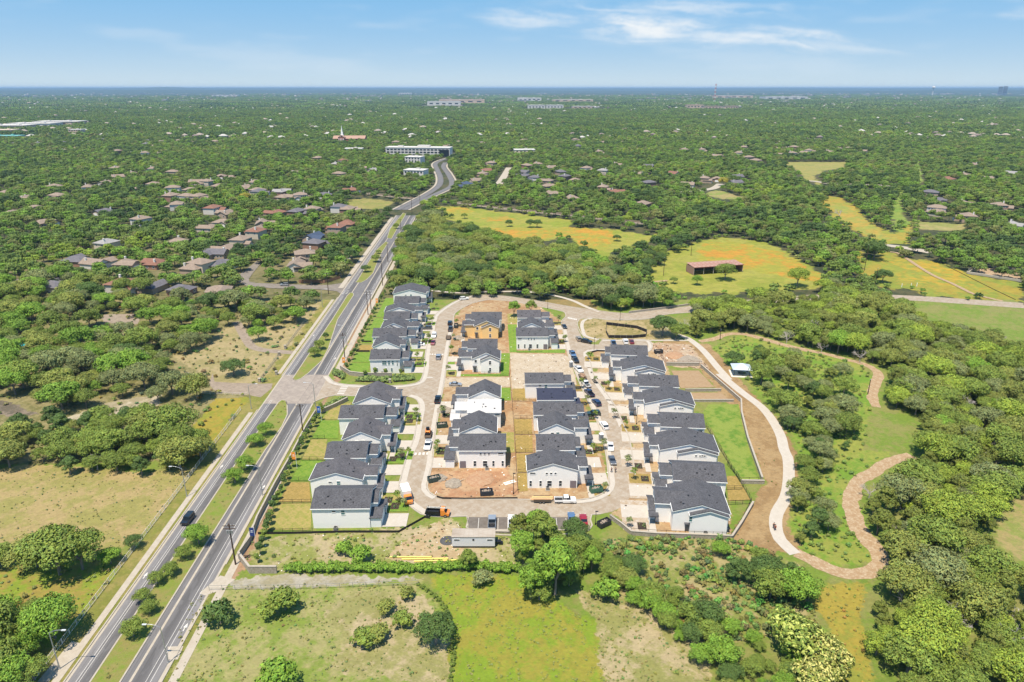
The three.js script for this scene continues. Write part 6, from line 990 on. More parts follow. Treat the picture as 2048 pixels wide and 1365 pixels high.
function workTruck(name, label, x, z, h, boxy) {
  const o = thing(name, label, 'truck', x, 0.04, z, h); mesh('cab', slab([[0.9, 0.55], [3.0, 0.55], [3.05, 1.1], [2.2, 1.3], [1.75, 2.1], [0.9, 2.15]], 2.1, 0.07), CARPAINT.orange, o); mesh('windscreen', slab([[2.3, 1.3], [1.86, 2.02], [1.0, 2.04], [1.0, 1.3]], 1.9, 0.02).translate(0.12, 0, 0), carGlass, o);
  if (boxy) mesh('cargo_box', boxUV(box(4.2, 2.3, 2.3, -1.35, 1.95, 0)), flat(232, 230, 224, 0.5), o); else { mesh('flat_bed', box(4.0, 0.25, 2.2, -1.3, 0.95, 0), darkMetal, o); for (const k of [-1, 1]) { mesh('tool_box', box(3.6, 0.7, 0.5, -1.3, 1.4, k * 0.85), darkMetal, o); } mesh('ladder', join([box(5.4, 0.08, 0.08, -0.2, 2.3, -0.2), box(5.4, 0.08, 0.08, -0.2, 2.3, 0.2), ...[-2, -1, 0, 1, 2].map((k) => box(0.06, 0.06, 0.4, k - 0.2, 2.3, 0))]), flat(226, 222, 210, 0.6), o); mesh('rack', join([-2.6, 0.6].map((x) => box(0.1, 1.1, 1.6, x, 1.75, 0))), darkMetal, o); }
  for (const wx of [-2.3, 2.1]) for (const k of [-1, 1]) { const w = mesh('wheel', tyreGeo, rubber, o); w.scale.setScalar(1.25); w.position.set(wx, 0.43, k * 0.95); mesh('rim', rimGeo, rim, w); }
  for (const k of [-1, 1]) { const l = mesh('headlight', lampGeo, lampGlass, o); l.position.set(3.06, 0.9, k * 0.75); }
}
workTruck('box_truck', 'orange box truck with a white cargo box at the street corner', -28.54, -158.91, HERE + 0.35, true);
workTruck('flatbed_truck', 'orange flatbed truck carrying a ladder at the bottom street', -19.39, -151.74, E - 0.08, false);
function trailer(label, x, z, h, load) {
  const o = thing('work_trailer', label, 'trailer', x, 0.04, z, h); mesh('deck', box(4.6, 0.18, 2, 0, 0.7, 0), flat(92, 78, 64, 0.9), o); mesh('tongue', box(1.6, 0.1, 0.14, 3, 0.6, 0), darkMetal, o);
  for (const k of [-1, 1]) mesh('side_rail', box(4.6, 0.08, 0.08, 0, 1.2, k * 0.96), darkMetal, o);
  for (const wx of [-0.5, 0.4]) for (const k of [-1, 1]) { const w = mesh('wheel', tyreGeo, rubber, o); w.position.set(wx, 0.35, k * 1.08); mesh('rim', rimGeo, rim, w); }
  const rnd = rngOf(Math.abs(Math.round(x * 100)));
  if (load === 'lumber') for (let k = 0; k < 9; k++) tag(mesh('lumber_plank', box(5.6, 0.09, 0.26, x + (rnd() - 0.5), 0.95 + Math.floor(k / 3) * 0.12, z + (k % 3 - 1) * 0.5 + rnd() * 0.1), flat(190 + rnd() * 40, 170 + rnd() * 30, 130, 0.9)), 'loose lumber plank lying across the trailer on the bottom street', 'plank', 'planks on the lumber trailer');
  if (load === 'debris') mesh('load', join(Array.from({ length: 14 }, () => box(0.5 + rnd(), 0.3 + rnd() * 0.4, 0.5 + rnd() * 0.5, (rnd() - 0.5) * 3.4, 1 + rnd() * 0.4, (rnd() - 0.5) * 1.2, rnd() * 3))), flat(150, 122, 98, 0.95), o);
}
trailer('flat trailer stacked with lumber behind the white pickup', 8.12, -157.96, E, 'lumber'); trailer('trailer heaped with debris between two white pickups', 27.18, -241.67, HERE + 0.3, 'debris'); trailer('empty flat trailer behind the grey pickup at the inner kerb', -28.33, -285.83, AWAY, ''); trailer('trailer that carries an orange loader behind a white pickup', -26.83, -194.97, HERE, '');
{
  const [x, z] = [-27.07, -195.64], o = thing('skid_loader', 'small orange skid loader standing on the trailer', 'loader', x, 0.83, z, HERE); mesh('body', slab([[-1, 0.3], [0.7, 0.3], [0.8, 0.8], [0.2, 1.0], [-1, 1.0]], 1.3), CARPAINT.orange, o); mesh('cab', box(0.9, 1, 1, -0.1, 1.5, 0), darkMetal, o); mesh('bucket', box(0.5, 0.5, 1.6, 1.4, 0.4, 0), darkMetal, o); for (const k of [-1, 1]) mesh('lift_arm', bar(-0.9, 1.2, k * 0.75, 1.3, 0.5, k * 0.7, 0.08), CARPAINT.orange, o); for (const wx of [-0.6, 0.5]) for (const k of [-1, 1]) { const w = mesh('wheel', tyreGeo, rubber, o); w.position.set(wx, 0.32, k * 0.72); }
}
// ------------------------------------------------------------------ site things
{
  const [x, z] = [-9.36, -138.07], o = thing('site_trailer', 'long white office trailer on the sandy lot behind the bushy tree', 'trailer', x, 0, z - 1.6, 0); const W = 10.4;
  mesh('wall', boxUV(box(W, 2.6, 3.3, 0, 1.9, 0)), flat(206, 208, 212, 0.6), o); mesh('roof', join([box(W + 0.2, 0.14, 3.5, 0, 3.27, 0), ...Array.from({ length: 9 }, (_, k) => box(0.05, 0.05, 3.4, -W / 2 + 0.6 + k * 1.15, 3.36, 0))]), ground(seen(226, 214, 198), seen(196, 178, 158), 3, { patch: 0.5, grain: 0.1, bump: 0 }), o); mesh('skirt', box(W - 0.4, 0.6, 3, 0, 0.3, 0), darkTrim, o);
  for (const k of [-4, 4]) { const w = mesh('window', box(1.5, 0.5, 0.06, k, 2.45, 1.66), trim, o); mesh('pane', box(1.3, 0.34, 0.05, k, 2.45, 1.69), glass, w); } mesh('air_vent', box(0.45, 0.45, 0.1, 0, 2.5, 1.68), darkTrim, o); mesh('steps', join([box(1.4, 0.2, 1, W / 2 + 0.8, 0.9, 0), box(1, 0.2, 1, W / 2 + 1.4, 0.5, 0)]), darkMetal, o);
}
function skip(label, x, z, h, m, name = 'dumpster') { const o = thing(name, label, 'dumpster', x, 0.05, z, h); mesh('wall', join([box(3.4, 1.3, 0.1, 0, 0.85, 0.85), box(3.4, 1.3, 0.1, 0, 0.85, -0.85), box(0.1, 1.3, 1.7, 1.7, 0.85, 0), box(0.1, 1.3, 1.7, -1.7, 0.85, 0)]), m, o); mesh('floor', box(3.3, 0.1, 1.7, 0, 0.25, 0), darkMetal, o); for (const k of [-1, 1]) mesh('rib', box(0.12, 1.3, 1.95, k * 0.8, 0.8, 0), m, o); mesh('rubbish', join([box(1.4, 0.5, 1, -0.5, 1.1, 0.1, 0.4), box(1, 0.4, 0.8, 0.7, 1.05, -0.1, 1)]), flat(140, 126, 110, 0.95), o); }
skip('dark open dumpster in the bare pit beside the bottom street', -7.02, -161.34, 0.1, flat(58, 64, 72, 0.6, 0.3)); skip('black open dumpster below the houses at the right parking end', 23.52, -147.17, 0.6, flat(60, 60, 62, 0.6, 0.3)); skip('dark dumpster on the dirt lot behind the right-hand row', 61.79, -268.09, 0.2, flat(52, 56, 60, 0.6, 0.3)); skip('dark dumpster on the dirt beside the beige house', -26.18, -301.42, AWAY, flat(60, 70, 72, 0.6, 0.3)); skip('green skip of waste at the pit corner beside the left street', -22.2, -168.22, 0.4, flat(66, 84, 80, 0.6, 0.3)); skip('green skip below the unfinished white-roofed house', -23.09, -201.17, 0.2, flat(60, 80, 72, 0.6, 0.3)); skip('green skip beside the drive of the nearest inner right house', 23.28, -162.83, 0.3, flat(70, 110, 90, 0.6, 0.2));
for (const [label, x, z] of [['grey portable toilet at the kerb of the pale plot', 23.64, -252.71], ['grey portable toilet on a drive of the inner right column', 28.24, -191.98]]) { const o = thing('portable_toilet', label, 'portable toilet', x, 0.1, z, 0.2); mesh('cabin', box(1.2, 2.2, 1.2, 0, 1.15, 0), flat(140, 142, 144, 0.6), o); mesh('roof', box(1.26, 0.16, 1.26, 0, 2.33, 0), flat(226, 226, 222, 0.6), o); mesh('door', box(0.8, 1.9, 0.05, 0, 1.05, 0.62), flat(112, 116, 120, 0.6), o); }
function heap(label, x, z, r, h, m, n, seed, name = 'rubble_heap') { const rnd = rngOf(seed), o = thing(name, label, 'heap', x, 0, z), g = new THREE.SphereGeometry(r, 18, 8, 0, 6.283, 0, 1.57), p = g.attributes.position; for (let i = 0; i < p.count; i++) { const k = 0.75 + 0.5 * tap(CRISP, p.getX(i) / 9 + seed, p.getZ(i) / 9); p.setXYZ(i, p.getX(i) * k, p.getY(i) / r * h * k, p.getZ(i) * k); } g.computeVertexNormals(); mesh('mound', boxUV(g), m, o); if (n) mesh('rubble', join(Array.from({ length: n }, () => { const a = rnd() * 6.28, q = rnd() * r, s = 0.2 + rnd() * 0.6; return box(s, s * 0.6, s * 0.8, Math.cos(a) * q, h * (1 - q / r) * 0.8 + 0.1, Math.sin(a) * q, rnd() * 3); })), m, o).userData.kind = 'stuff'; }
const redDirt = ground(seen(206, 152, 112), seen(224, 186, 146), 4, { patch: 0.5, grain: 0.2, bump: 0.06 }), paleRock = ground(seen(214, 200, 178), seen(176, 160, 140), 3, { patch: 0.5, grain: 0.3, bump: 0.06 });
heap('low mound of red soil in the bare pit', -9.14, -169.01, 4.2, 0.8, redDirt, 0, 3, 'soil_heap'); heap('pile of grey branches and stones in the pit', -16.52, -166.65, 2.4, 1.1, paleRock, 60, 4); heap('spread of white stones on the dirt lot behind the right-hand row', 72.61, -259.66, 5, 0.7, paleRock, 110, 5); heap('heap of stones before the beige house', -23.92, -286.47, 2.6, 0.9, paleRock, 70, 6); heap('building waste beside the unfinished white-roofed house', -23.4, -213.43, 2.6, 1.0, paleRock, 80, 7); heap('rubble at the left corner of the pit', -20.62, -169.54, 2, 0.9, paleRock, 50, 8); heap('second spread of soil on the lot behind the right-hand row', 68.11, -265.23, 4, 0.7, redDirt, 0, 9, 'soil_heap');
{ const m = flat(232, 226, 212, 0.8); for (const [k, label] of [[0, 'left white board lying in the bare pit'], [1, 'right white board lying in the bare pit']]) { const [x, z] = [-0.84, -167.75]; tag(mesh('board', box(3.6, 0.08, 0.5, x + k * 0.4, 0.12, z + k * 0.7, 0.5), m), label, 'board'); } const [x, z] = [-17.16, -134.5]; for (let k = 0; k < 3; k++) tag(mesh('yellow_pipe', bar(x - 12 + k * 3, 0.2, z + k * 0.8, x - 2 + k * 4, 0.2, z + k * 0.5, 0.16), flat(232, 216, 110, 0.6)), ['long yellow pipe at the hedge end of the sandy lot', 'middle yellow pipe on the sandy lot', 'yellow pipe nearest the hedge on the sandy lot'][k], 'pipe'); const [gx, gz] = [-15.95, -141]; structure('gravel_patch', new THREE.CircleGeometry(1.9, 28).rotateX(-Math.PI / 2).translate(gx, 0.03, gz), ground(seen(112, 112, 112), seen(90, 90, 92), 2, { patch: 0.5, grain: 0.3, bump: 0.03 })); }
// ------------------------------------------------------------------ poles, lamps, flags
const poleWood = ground(seen(112, 84, 64), seen(86, 66, 52), 1.5, { patch: 0.5, grain: 0.2, bump: 0 }), galv = flat(176, 178, 178, 0.4, 0.6);
const poleSpots = [];
function utilityPole(label, x, z, h, big) {
  const o = thing('utility_pole', label, 'utility pole', x, 0, z, 0.04); mesh('pole', rod(0.2, 0.13, h, 0, -0.2, 0, 10), poleWood, o); mesh('cross_arm', join([box(2.8, 0.14, 0.12, 0, h - 0.7, 0.12), ...(big ? [box(2.8, 0.14, 0.12, 0, h - 1.5, 0.12)] : [])]), poleWood, o);
  for (const k of [-1.2, -0.5, 0.5, 1.2]) { const q = mesh('insulator', rod(0.07, 0.05, 0.25, k, h - 0.62, 0.12, 8), flat(210, 206, 198, 0.3), o); }
  if (big) for (const k of [-0.5, 0, 0.5]) mesh('transformer', rod(0.2, 0.2, 0.8, k, h - 2.6, 0.36, 10), flat(150, 152, 152, 0.5, 0.3), o);
  poleSpots.push([x, z, h]);
}
for (const [label, x, z, h, big] of [['wooden utility pole with transformers beside the corner wall', -64.92, -131.95, 11.6, true], ['utility pole on the avenue verge south of the entrance', -67.18, -195.3, 11.4, false], ['utility pole on the avenue verge north of the entrance', -69.24, -262.41, 11.4, true], ['left of two utility poles close together beside the avenue', -71.04, -320.16, 12.4, false], ['right of two utility poles close together beside the avenue', -71.29, -329.08, 9.8, false], ['utility pole at the wood edge beyond the avenue crossing', -73.3, -373.3, 17, false], ['utility pole in front of the wood halfway up the avenue', -79.7, -428.9, 12.5, false], ['utility pole at the narrow end of the far median', -79.6, -485.3, 18, false], ['utility pole where the avenue bends', -88, -657.7, 12.5, false], ['utility pole on the far wood edge before the bend', -88.9, -608, 13, false], ['utility pole at the corner of the side street', -99.8, -356.8, 12, false], ['utility pole among trees left of the far avenue', -105.7, -465.8, 12, false]]) utilityPole(label, x, z, h, big);
for (const [label, x, z, h] of [['pole on the orange field left of the barn', 90.5, -395.8, 11], ['pole in the orange field above the barn', 119.7, -447.7, 10], ['left tall pole at the railway wood', 124.9, -569.4, 16], ['right tall pole at the railway wood', 138, -583.3, 15], ['pole at the wood edge of the flower meadow', 216.3, -407.7, 16], ['pole beside the tree on the flower meadow', 208.2, -378, 9], ['thin post at the upper bend of the dirt path', 92.25, -283.9, 5], ['thin post beside the dirt path at the right wood', 130.07, -227.02, 6]]) { const o = thing('wooden_post', label, 'pole', x, 0, z); mesh('pole', rod(0.17, 0.12, h, 0, -0.2, 0, 8), poleWood, o); mesh('cap', rod(0.2, 0.18, 0.2, 0, h - 0.2, 0, 8), galv, o); }
function wire(a, b, ha, hb, label, group) { const pts = []; for (let i = 0; i <= 12; i++) { const t = i / 12; pts.push(new THREE.Vector3(lerp(a[0], b[0], t), lerp(ha, hb, t) - 1.1 * 4 * t * (1 - t), lerp(a[1], b[1], t))); } tag(mesh('power_line', new THREE.TubeGeometry(new THREE.CatmullRomCurve3(pts), 12, 0.025, 4), darkMetal), label, 'power line', group); }
for (const k of [0, 1, 2, 4, 5, 6]) { const n = { 0: 1, 1: 2, 2: 3, 4: 5, 5: 6, 6: 7 }[k], a = poleSpots[k], b = poleSpots[n]; for (const o of [-1.2, 1.2]) wire([a[0] + o, a[1]], [b[0] + o, b[1]], a[2] - 0.5, b[2] - 0.5, 'thin power line strung between the avenue poles', 'power lines along the avenue'); }
function streetLamp(label, x, z, h, turn, arm = 2.6) {
  const o = thing('street_lamp', label, 'street lamp', x, 0, z, turn); mesh('pole', rod(0.13, 0.08, h, 0, 0, 0, 10), galv, o); mesh('base', rod(0.22, 0.2, 0.3, 0, 0, 0, 10), galv, o);
  mesh('arm', new THREE.TubeGeometry(new THREE.QuadraticBezierCurve3(new THREE.Vector3(0, h - 0.2, 0), new THREE.Vector3(arm * 0.4, h + 0.7, 0), new THREE.Vector3(arm, h + 0.6, 0)), 10, 0.05, 6), galv, o); mesh('lamp_head', box(0.8, 0.14, 0.32, arm + 0.3, h + 0.58, 0), flat(206, 208, 208, 0.5, 0.2), o);
}
streetLamp('street lamp at the bottom left with its arm over the pavement fence', -87.15, -101.24, 8.9, 0); streetLamp('street lamp on the right verge near the bottom of the avenue', -66.94, -102.7, 8.9, Math.PI); streetLamp('street lamp beside the dry field fence', -89.06, -160.36, 8.9, Math.PI); streetLamp('street lamp on the right verge opposite the dry field', -68.48, -160.85, 8.9, Math.PI); streetLamp('street lamp beside the park entrance gate', -90.97, -215.01, 8.9, 0); streetLamp('street lamp at the entrance corner beside the blue banner', -68.87, -216.2, 8.9, Math.PI); streetLamp('street lamp on the pavement beyond the side street', -99.9, -399.3, 8.9, 0); streetLamp('white street lamp on the corner below the side street', -96.9, -333.28, 8.9, 0); streetLamp('street lamp with a long arm over the upper right lane', -71.62, -277.01, 8.9, Math.PI);
for (const [label, x, z, h] of [['black solar lamp post in the bare pit', 0.41, -161.59, 6.6], ['black lamp post before the right-hand row', 41.43, -203.31, 6.6], ['black lamp post at the parking turn beside the basin', 34.78, -269.83, 6.6], ['black lamp post on the basin verge', 51.91, -310.91, 6.4], ['black lamp post on the verge above the loop junction', 18.11, -329.91, 6.2], ['black lamp post at the right end of the bottom bays', 21.4, -147.59, 4]]) { const o = thing('lamp_post', label, 'lamp post', x, 0, z); mesh('pole', rod(0.09, 0.06, h, 0, 0, 0, 8), darkMetal, o); mesh('lamp_head', box(0.75, 0.1, 0.35, 0.2, h, 0), darkMetal, o); mesh('base', rod(0.2, 0.16, 0.5, 0, 0, 0, 8), darkMetal, o); }
for (const [label, c, x, z] of [['blue banner on a white pole behind the avenue wall, nearest the corner', [40, 60, 120], -62.34, -138.65], ['orange banner on a pole among the hedge shrubs south of the entrance', [236, 146, 50], -63.2, -175.01], ['blue banner on a white pole at the entrance corner', [44, 88, 160], -63.97, -205.49], ['orange banner at the near end of the northern hedge', [236, 150, 54], -65.8, -249.61], ['orange banner at the far end of the northern hedge', [236, 150, 54], -67.65, -329.91]]) {
  const o = thing('banner_flag', label, 'banner', x, 0, z); mesh('pole', rod(0.06, 0.05, 5.6, 0, 0, 0, 8), trim, o); const f = mesh('flag', box(1.15, 2.4, 0.04, -0.62, 4.3, 0), flat(...c, 0.8), o); mesh('emblem', join([box(0.5, 0.22, 0.05, -0.62, 4.6, 0), box(0.7, 0.12, 0.05, -0.62, 4.2, 0)]), trim, f);
}
// ------------------------------------------------------------------ walls and fences
const stone = ground(seen(226, 216, 198), seen(188, 174, 152), 2.2, { patch: 0.5, grain: 0.26, bump: 0.06 }), plainWall = ground(seen(222, 212, 196), seen(204, 194, 178), 4, { patch: 0.4, grain: 0.08, bump: 0.004 });
function wall(label, pts, h, m = stone, th = 0.4, cap = true) { const o = thing('stone_wall', label, 'wall', 0, 0, 0); mesh('masonry', wallAlong(pts, th, -0.2, h), m, o); if (cap) mesh('coping', wallAlong(pts, th + 0.14, h, h + 0.12), kerbStone, o); }
wall('long pale wall along the avenue pavement south of the entrance', [[-64.98, -134.31], [-64.49, -140.21], [-65.67, -148.88], [-66.34, -164.6], [-66.53, -180.19], [-67.39, -199.76], [-67.23, -210.73]], 1.7, plainWall, 0.3);
wall('angled corner wall at the near end of the avenue wall', [[-64.91, -134.13], [-60.44, -128.96], [-54.21, -128.96]], 1.9); wall('long low stone wall behind the entrance planting left of the houses', [[-65.39, -211.71], [-62.21, -215.72], [-58.75, -221.38]], 1.5); wall('stone entrance wall with conifers before the corner house', [[-68.25, -250.68], [-63.04, -244.59], [-57.39, -243.01], [-46.46, -243.01]], 1.6);
wall('outer stone wall of the terraced yards beside the trail', [[75.73, -252.71], [81.54, -220.25], [78.6, -210.35], [74.92, -192.64], [71.15, -168.22]], 1.3); wall('upper stone wall of the terraced yards', [[62.14, -254.39], [75.32, -254.01]], 1.4); wall('middle stone wall of the terraced yards', [[63.84, -229.29], [77.16, -229.61]], 1.0); wall('lower stone wall above the long lawn', [[64.89, -220.53], [78.99, -220.53]], 0.9); wall('stone wall at the foot of the long lawn', [[64.76, -167], [71.3, -166.79]], 1.1);
wall('stone wall below the large house at the near end of the row', [[25.47, -150.23], [27.81, -146.86], [29.82, -143.29], [36.11, -142.5], [47.63, -141.87], [54.48, -141.4], [58.62, -147.19], [64.62, -156.25]], 1.2); wall('low stone edge behind the parking bays', [[-13.82, -144.84], [-8.92, -144.39], [-0.53, -143.95]], 0.6); wall('concrete ledge along the road to the junction', [[58.08, -322.6], [74.36, -328.64], [91.39, -335.66]], 0.9, plainWall);
for (const [label, pts] of [['dirt-brown terrace yard behind the right-hand row', [[63.04, -249.08], [73.91, -249.08], [75.64, -232.89], [62.9, -232.23]]], ['', [[64.15, -228.32], [76.79, -228.32], [77.8, -222.67], [64.74, -222.06]]]]) structure('yard', sheet(pts, 0.1), ground(seen(206, 176, 136), seen(192, 158, 116), 5, { patch: 0.5, grain: 0.2, bump: 0.04 }));
function fence(name, label, pts, h, gap, railMat, { solid = null, rails = [0.15, 0.95], post = 0.07, pickets = 0 } = {}) {
  const o = thing(name, label, 'fence', 0, 0, 0); let acc = 0; const spots = [[...pts[0]]];
  for (let i = 1; i < pts.length; i++) { const [ax, az] = pts[i - 1], [bx, bz] = pts[i], l = Math.hypot(bx - ax, bz - az), n = Math.max(1, Math.round(l / gap)); for (let k = 1; k <= n; k++) spots.push([lerp(ax, bx, k / n), lerp(az, bz, k / n)]); }
  const pg = box(post, h + 0.1, post, 0, h / 2, 0); for (const [x, z] of spots.slice(0, 300)) { const p = mesh('post', pg, railMat, o); p.position.set(x, 0, z); }
  for (const r of rails) mesh('rail', wallAlong(pts, 0.05, h * r - 0.03, h * r + 0.03), railMat, o);
  if (pickets) { const g = []; for (let i = 1; i < pts.length; i++) { const [ax, az] = pts[i - 1], [bx, bz] = pts[i], l = Math.hypot(bx - ax, bz - az), n = Math.round(l / pickets); for (let k = 0; k < n; k++) g.push(box(0.03, h * 0.85, 0.03, lerp(ax, bx, k / n), h * 0.5, lerp(az, bz, k / n))); } mesh('pickets', join(g), railMat, o).userData.kind = 'stuff'; }
  if (solid) mesh('screen', wallAlong(pts, 0.04, 0.03, h * 0.95), solid, o);
  return o;
}
const whitePaint = flat(214, 206, 196, 0.7), blackCloth = flat(36, 32, 32, 0.95), rustFence = flat(128, 84, 60, 0.8), greyRail = flat(150, 148, 140, 0.6, 0.2);
fence('metal_fence', 'long pale metal fence beside the avenue pavement from the bottom to the park gate', [[...ave(-86.8, 92)], [...ave(-86.8, 214)]], 1.3, 2.6, whitePaint, { rails: [0.12, 0.98], pickets: 0.45, post: 0.12 });
fence('metal_fence', 'pale metal fence with stone end posts above the park gate', [[-96.2, -238.42], [-97.55, -265.88]], 1.3, 2.6, greyRail, { pickets: 0.45 }); fence('metal_fence', 'pale metal fence of the park beyond its narrow road', [[-97.46, -273.9], [-99.16, -310.99]], 1.3, 2.6, greyRail, { pickets: 0.45 });
for (const [label, x, z] of [['stone gate post at the near side of the park gate', -96.05, -237.97], ['stone gate post at the far side of the park gate', -97.41, -265.44], ['stone gate post beyond the narrow park road', -97.31, -273.44], ['stone pillar in the verge above the park gate', -91.92, -245.04], ['stone pillar in the entrance planting', -46.28, -237.21]]) { const o = thing('stone_pillar', label, 'pillar', x, 0, z); mesh('shaft', boxUV(box(0.8, 1.5, 0.8, 0, 0.75, 0)), stone, o); mesh('cap', box(1, 0.14, 1, 0, 1.57, 0), kerbStone, o); }
for (const [label, pts] of [['white rail fence in the park below the oaks', [[-192.09, -251], [-172.39, -250.24], [-148.91, -249.1]]], ['white rail fence near the gate road', [[-127.13, -244.81], [-118.39, -242.99]]], ['white rail fence along the gate road', [[-113.07, -227.09], [-96.3, -225.8]]]]) fence('rail_fence', label, pts, 1.2, 3, whitePaint, { rails: [0.4, 0.9] });
const iron = [['nearest black rail fence across the back gardens of the avenue row', [[-62.52, -143.71], [-50.13, -144.3]]], ['second black rail fence across the back gardens of the avenue row', [[-64.08, -156.88], [-54.15, -157.1]]], ['third black rail fence across the back gardens of the avenue row', [[-63.73, -168.25], [-57.77, -168.25]]], ['fourth black rail fence across the back gardens of the avenue row', [[-63.1, -179.56], [-56.14, -179.56]]], ['fifth black rail fence across the back gardens of the avenue row', [[-64.34, -192.91], [-59.74, -193.15]]], ['black rail fence round the foot of the large right-hand house', [[25.47, -150.23], [27.86, -147.19], [29.97, -144.25], [36.3, -143.45], [47.88, -142.82], [54.61, -142.5], [59.05, -148.53], [64.68, -157.72], [64.78, -159.97], [64.89, -169.92], [63.92, -177.28]]], ['black rail fence across the near garden of the right-hand row', [[57.97, -156.43], [63.96, -156.8]]], ['black rail fence across the second garden of the right-hand row', [[59.78, -163.64], [64.08, -163.84]]], ['black rail fence at the foot of the long lawn', [[64.57, -167.84], [70.14, -168.05]]], ['black rail fence on the near slope edge of the long lawn', [[64.11, -201.81], [64.37, -187.27], [64.7, -168.26]]],
  ['black rail fence behind the inner right houses, nearest', [[1.8, -172.4], [4.64, -172.68]]], ['black rail fence behind the inner right houses, second', [[1.27, -184.14], [6.94, -184.39]]], ['black rail fence behind the inner right houses, third', [[1.17, -195.8], [7.3, -196.01]]], ['black rail fence behind the inner right houses, fourth', [[0.88, -207.07], [7.13, -207.22]]], ['black rail fence behind the inner right houses, fifth', [[0.02, -220.73], [8.44, -220.9]]], ['black rail fence beside the white gable house of the inner left column', [[-12.96, -245], [-1.12, -243.25]]], ['black rail fence in front of the third inner right house', [[2.06, -268.94], [12.68, -269.33]]]];
for (const [label, pts] of iron) fence('iron_fence', label, pts, 1.4, 2.4, darkMetal, { rails: [0.12, 0.5, 0.95] });
fence('iron_fence', 'brown metal fence on the trail side of the terraced yards', [[61.89, -264.8], [62.6, -255.17], [75.62, -255.17], [78.12, -241.81], [81.55, -222.06]], 1.7, 2.2, rustFence, { pickets: 0.4, rails: [0.1, 0.95] });
for (const [label, pts, h] of [['black silt fence along the near side of the estate', [[-63.67, -143.51], [-55.7, -143.68], [-42.29, -144.2], [-28.51, -144.2], [-22.69, -150.47], [-21.33, -150.1]], 0.7], ['black silt fence along the kerb of the pit', [[-20.54, -160.01], [-19, -159.23], [-13.13, -158.98], [1.47, -159.23]], 0.6], ['black mesh fence round the grassed basin', [[44.51, -304.8], [58.03, -299.51], [61.72, -294.07], [60.1, -288.07], [53.76, -286.31], [43.26, -286.6], [42.96, -294.07], [44.51, -304.8]], 1.6], ['black silt fence on the planting island by the right-hand row', [[32.49, -263.54], [33.76, -268.67], [36.31, -270.24], [39.38, -269.98]], 0.7], ['brown silt line down the middle of the building plots', [[-1.16, -248.19], [-0.03, -221.93], [0.75, -198.75], [1.24, -177.15], [1.68, -161.93]], 0.5], ['dark silt fence above the back garden strip of the avenue row', [[-66.09, -281.41], [-61.83, -281.41]], 0.8], ['dark silt fence below the back garden strip of the avenue row', [[-66.23, -269.68], [-60.42, -269.68]], 0.8], ['dark silt line at the upper edge of the loop verge', [[-47.5, -367.8], [-25.1, -365.5], [10.1, -364.8], [28.1, -362]], 0.6], ['black silt line down the flower meadow at the right', [[273.3, -418.8], [270.2, -390.5], [267.3, -363.2], [265.99, -345.4]], 0.3]]) fence('silt_fence', label, pts, h, 3, label.includes('mesh') ? greyRail : darkMetal, { solid: label.includes('brown') ? flat(104, 72, 52, 0.9) : blackCloth, rails: [0.95] });
fence('chain_fence', 'thin wire fence round the bottom field, half grown over with ivy', [[-67.4, -123.1], [-47.3, -123.45], [-21.09, -124.8]], 1.4, 3, greyRail, { rails: [0.98, 0.5] });
fence('wood_fence', 'brown board fence of the garden at the side street corner', [[-122.3, -378.8], [-107.5, -378.8], [-100.8, -387.8]], 1.9, 2.4, rustFence, { solid: flat(150, 112, 86, 0.9) });
{ // ivy hedges: clipped mounds of leaves along a line
  const hedgeGeo = crown(2101, { R: 1.5, H: 2.2, base: 0.05, clumps: 8, sprays: 520, size: 0.24, inner: 0.1 });
  for (const [label, line, leaf, s] of [['long ivy hedge along the near boundary of the estate', [[-51.68, -129.74], [-45.25, -129.55], [-38.98, -129.93], [-30.01, -129.74], [-18.54, -129.74], [-8.39, -130.7], [-4.51, -129.74], [1.22, -129.74]], 'bright', 0.95], ['ivy-covered fence down the right side of the bottom field', [[-21.09, -124.8], [-16.29, -120.23], [-13.06, -114.06], [-11.65, -107.27], [-11.67, -97.82]], 'oak', 0.4]]) {
    const o = thing('ivy_hedge', label, 'hedge', 0, 0, 0), c = curve(line, 1.5), g = c.map(([x, z], i) => { const q = hedgeGeo.clone(), k = s * (0.85 + (i * 37 % 10) / 28); q.scale(k, k, k); q.rotateY(i * 1.7); q.translate(x, 0, z); return q; }); mesh('foliage', mergeGeometries(g), LEAF[leaf], o);
    mesh('stems', join(c.map(([x, z]) => rod(0.06, 0.03, 1, x, 0, z, 5))), bark, o);
  }
}
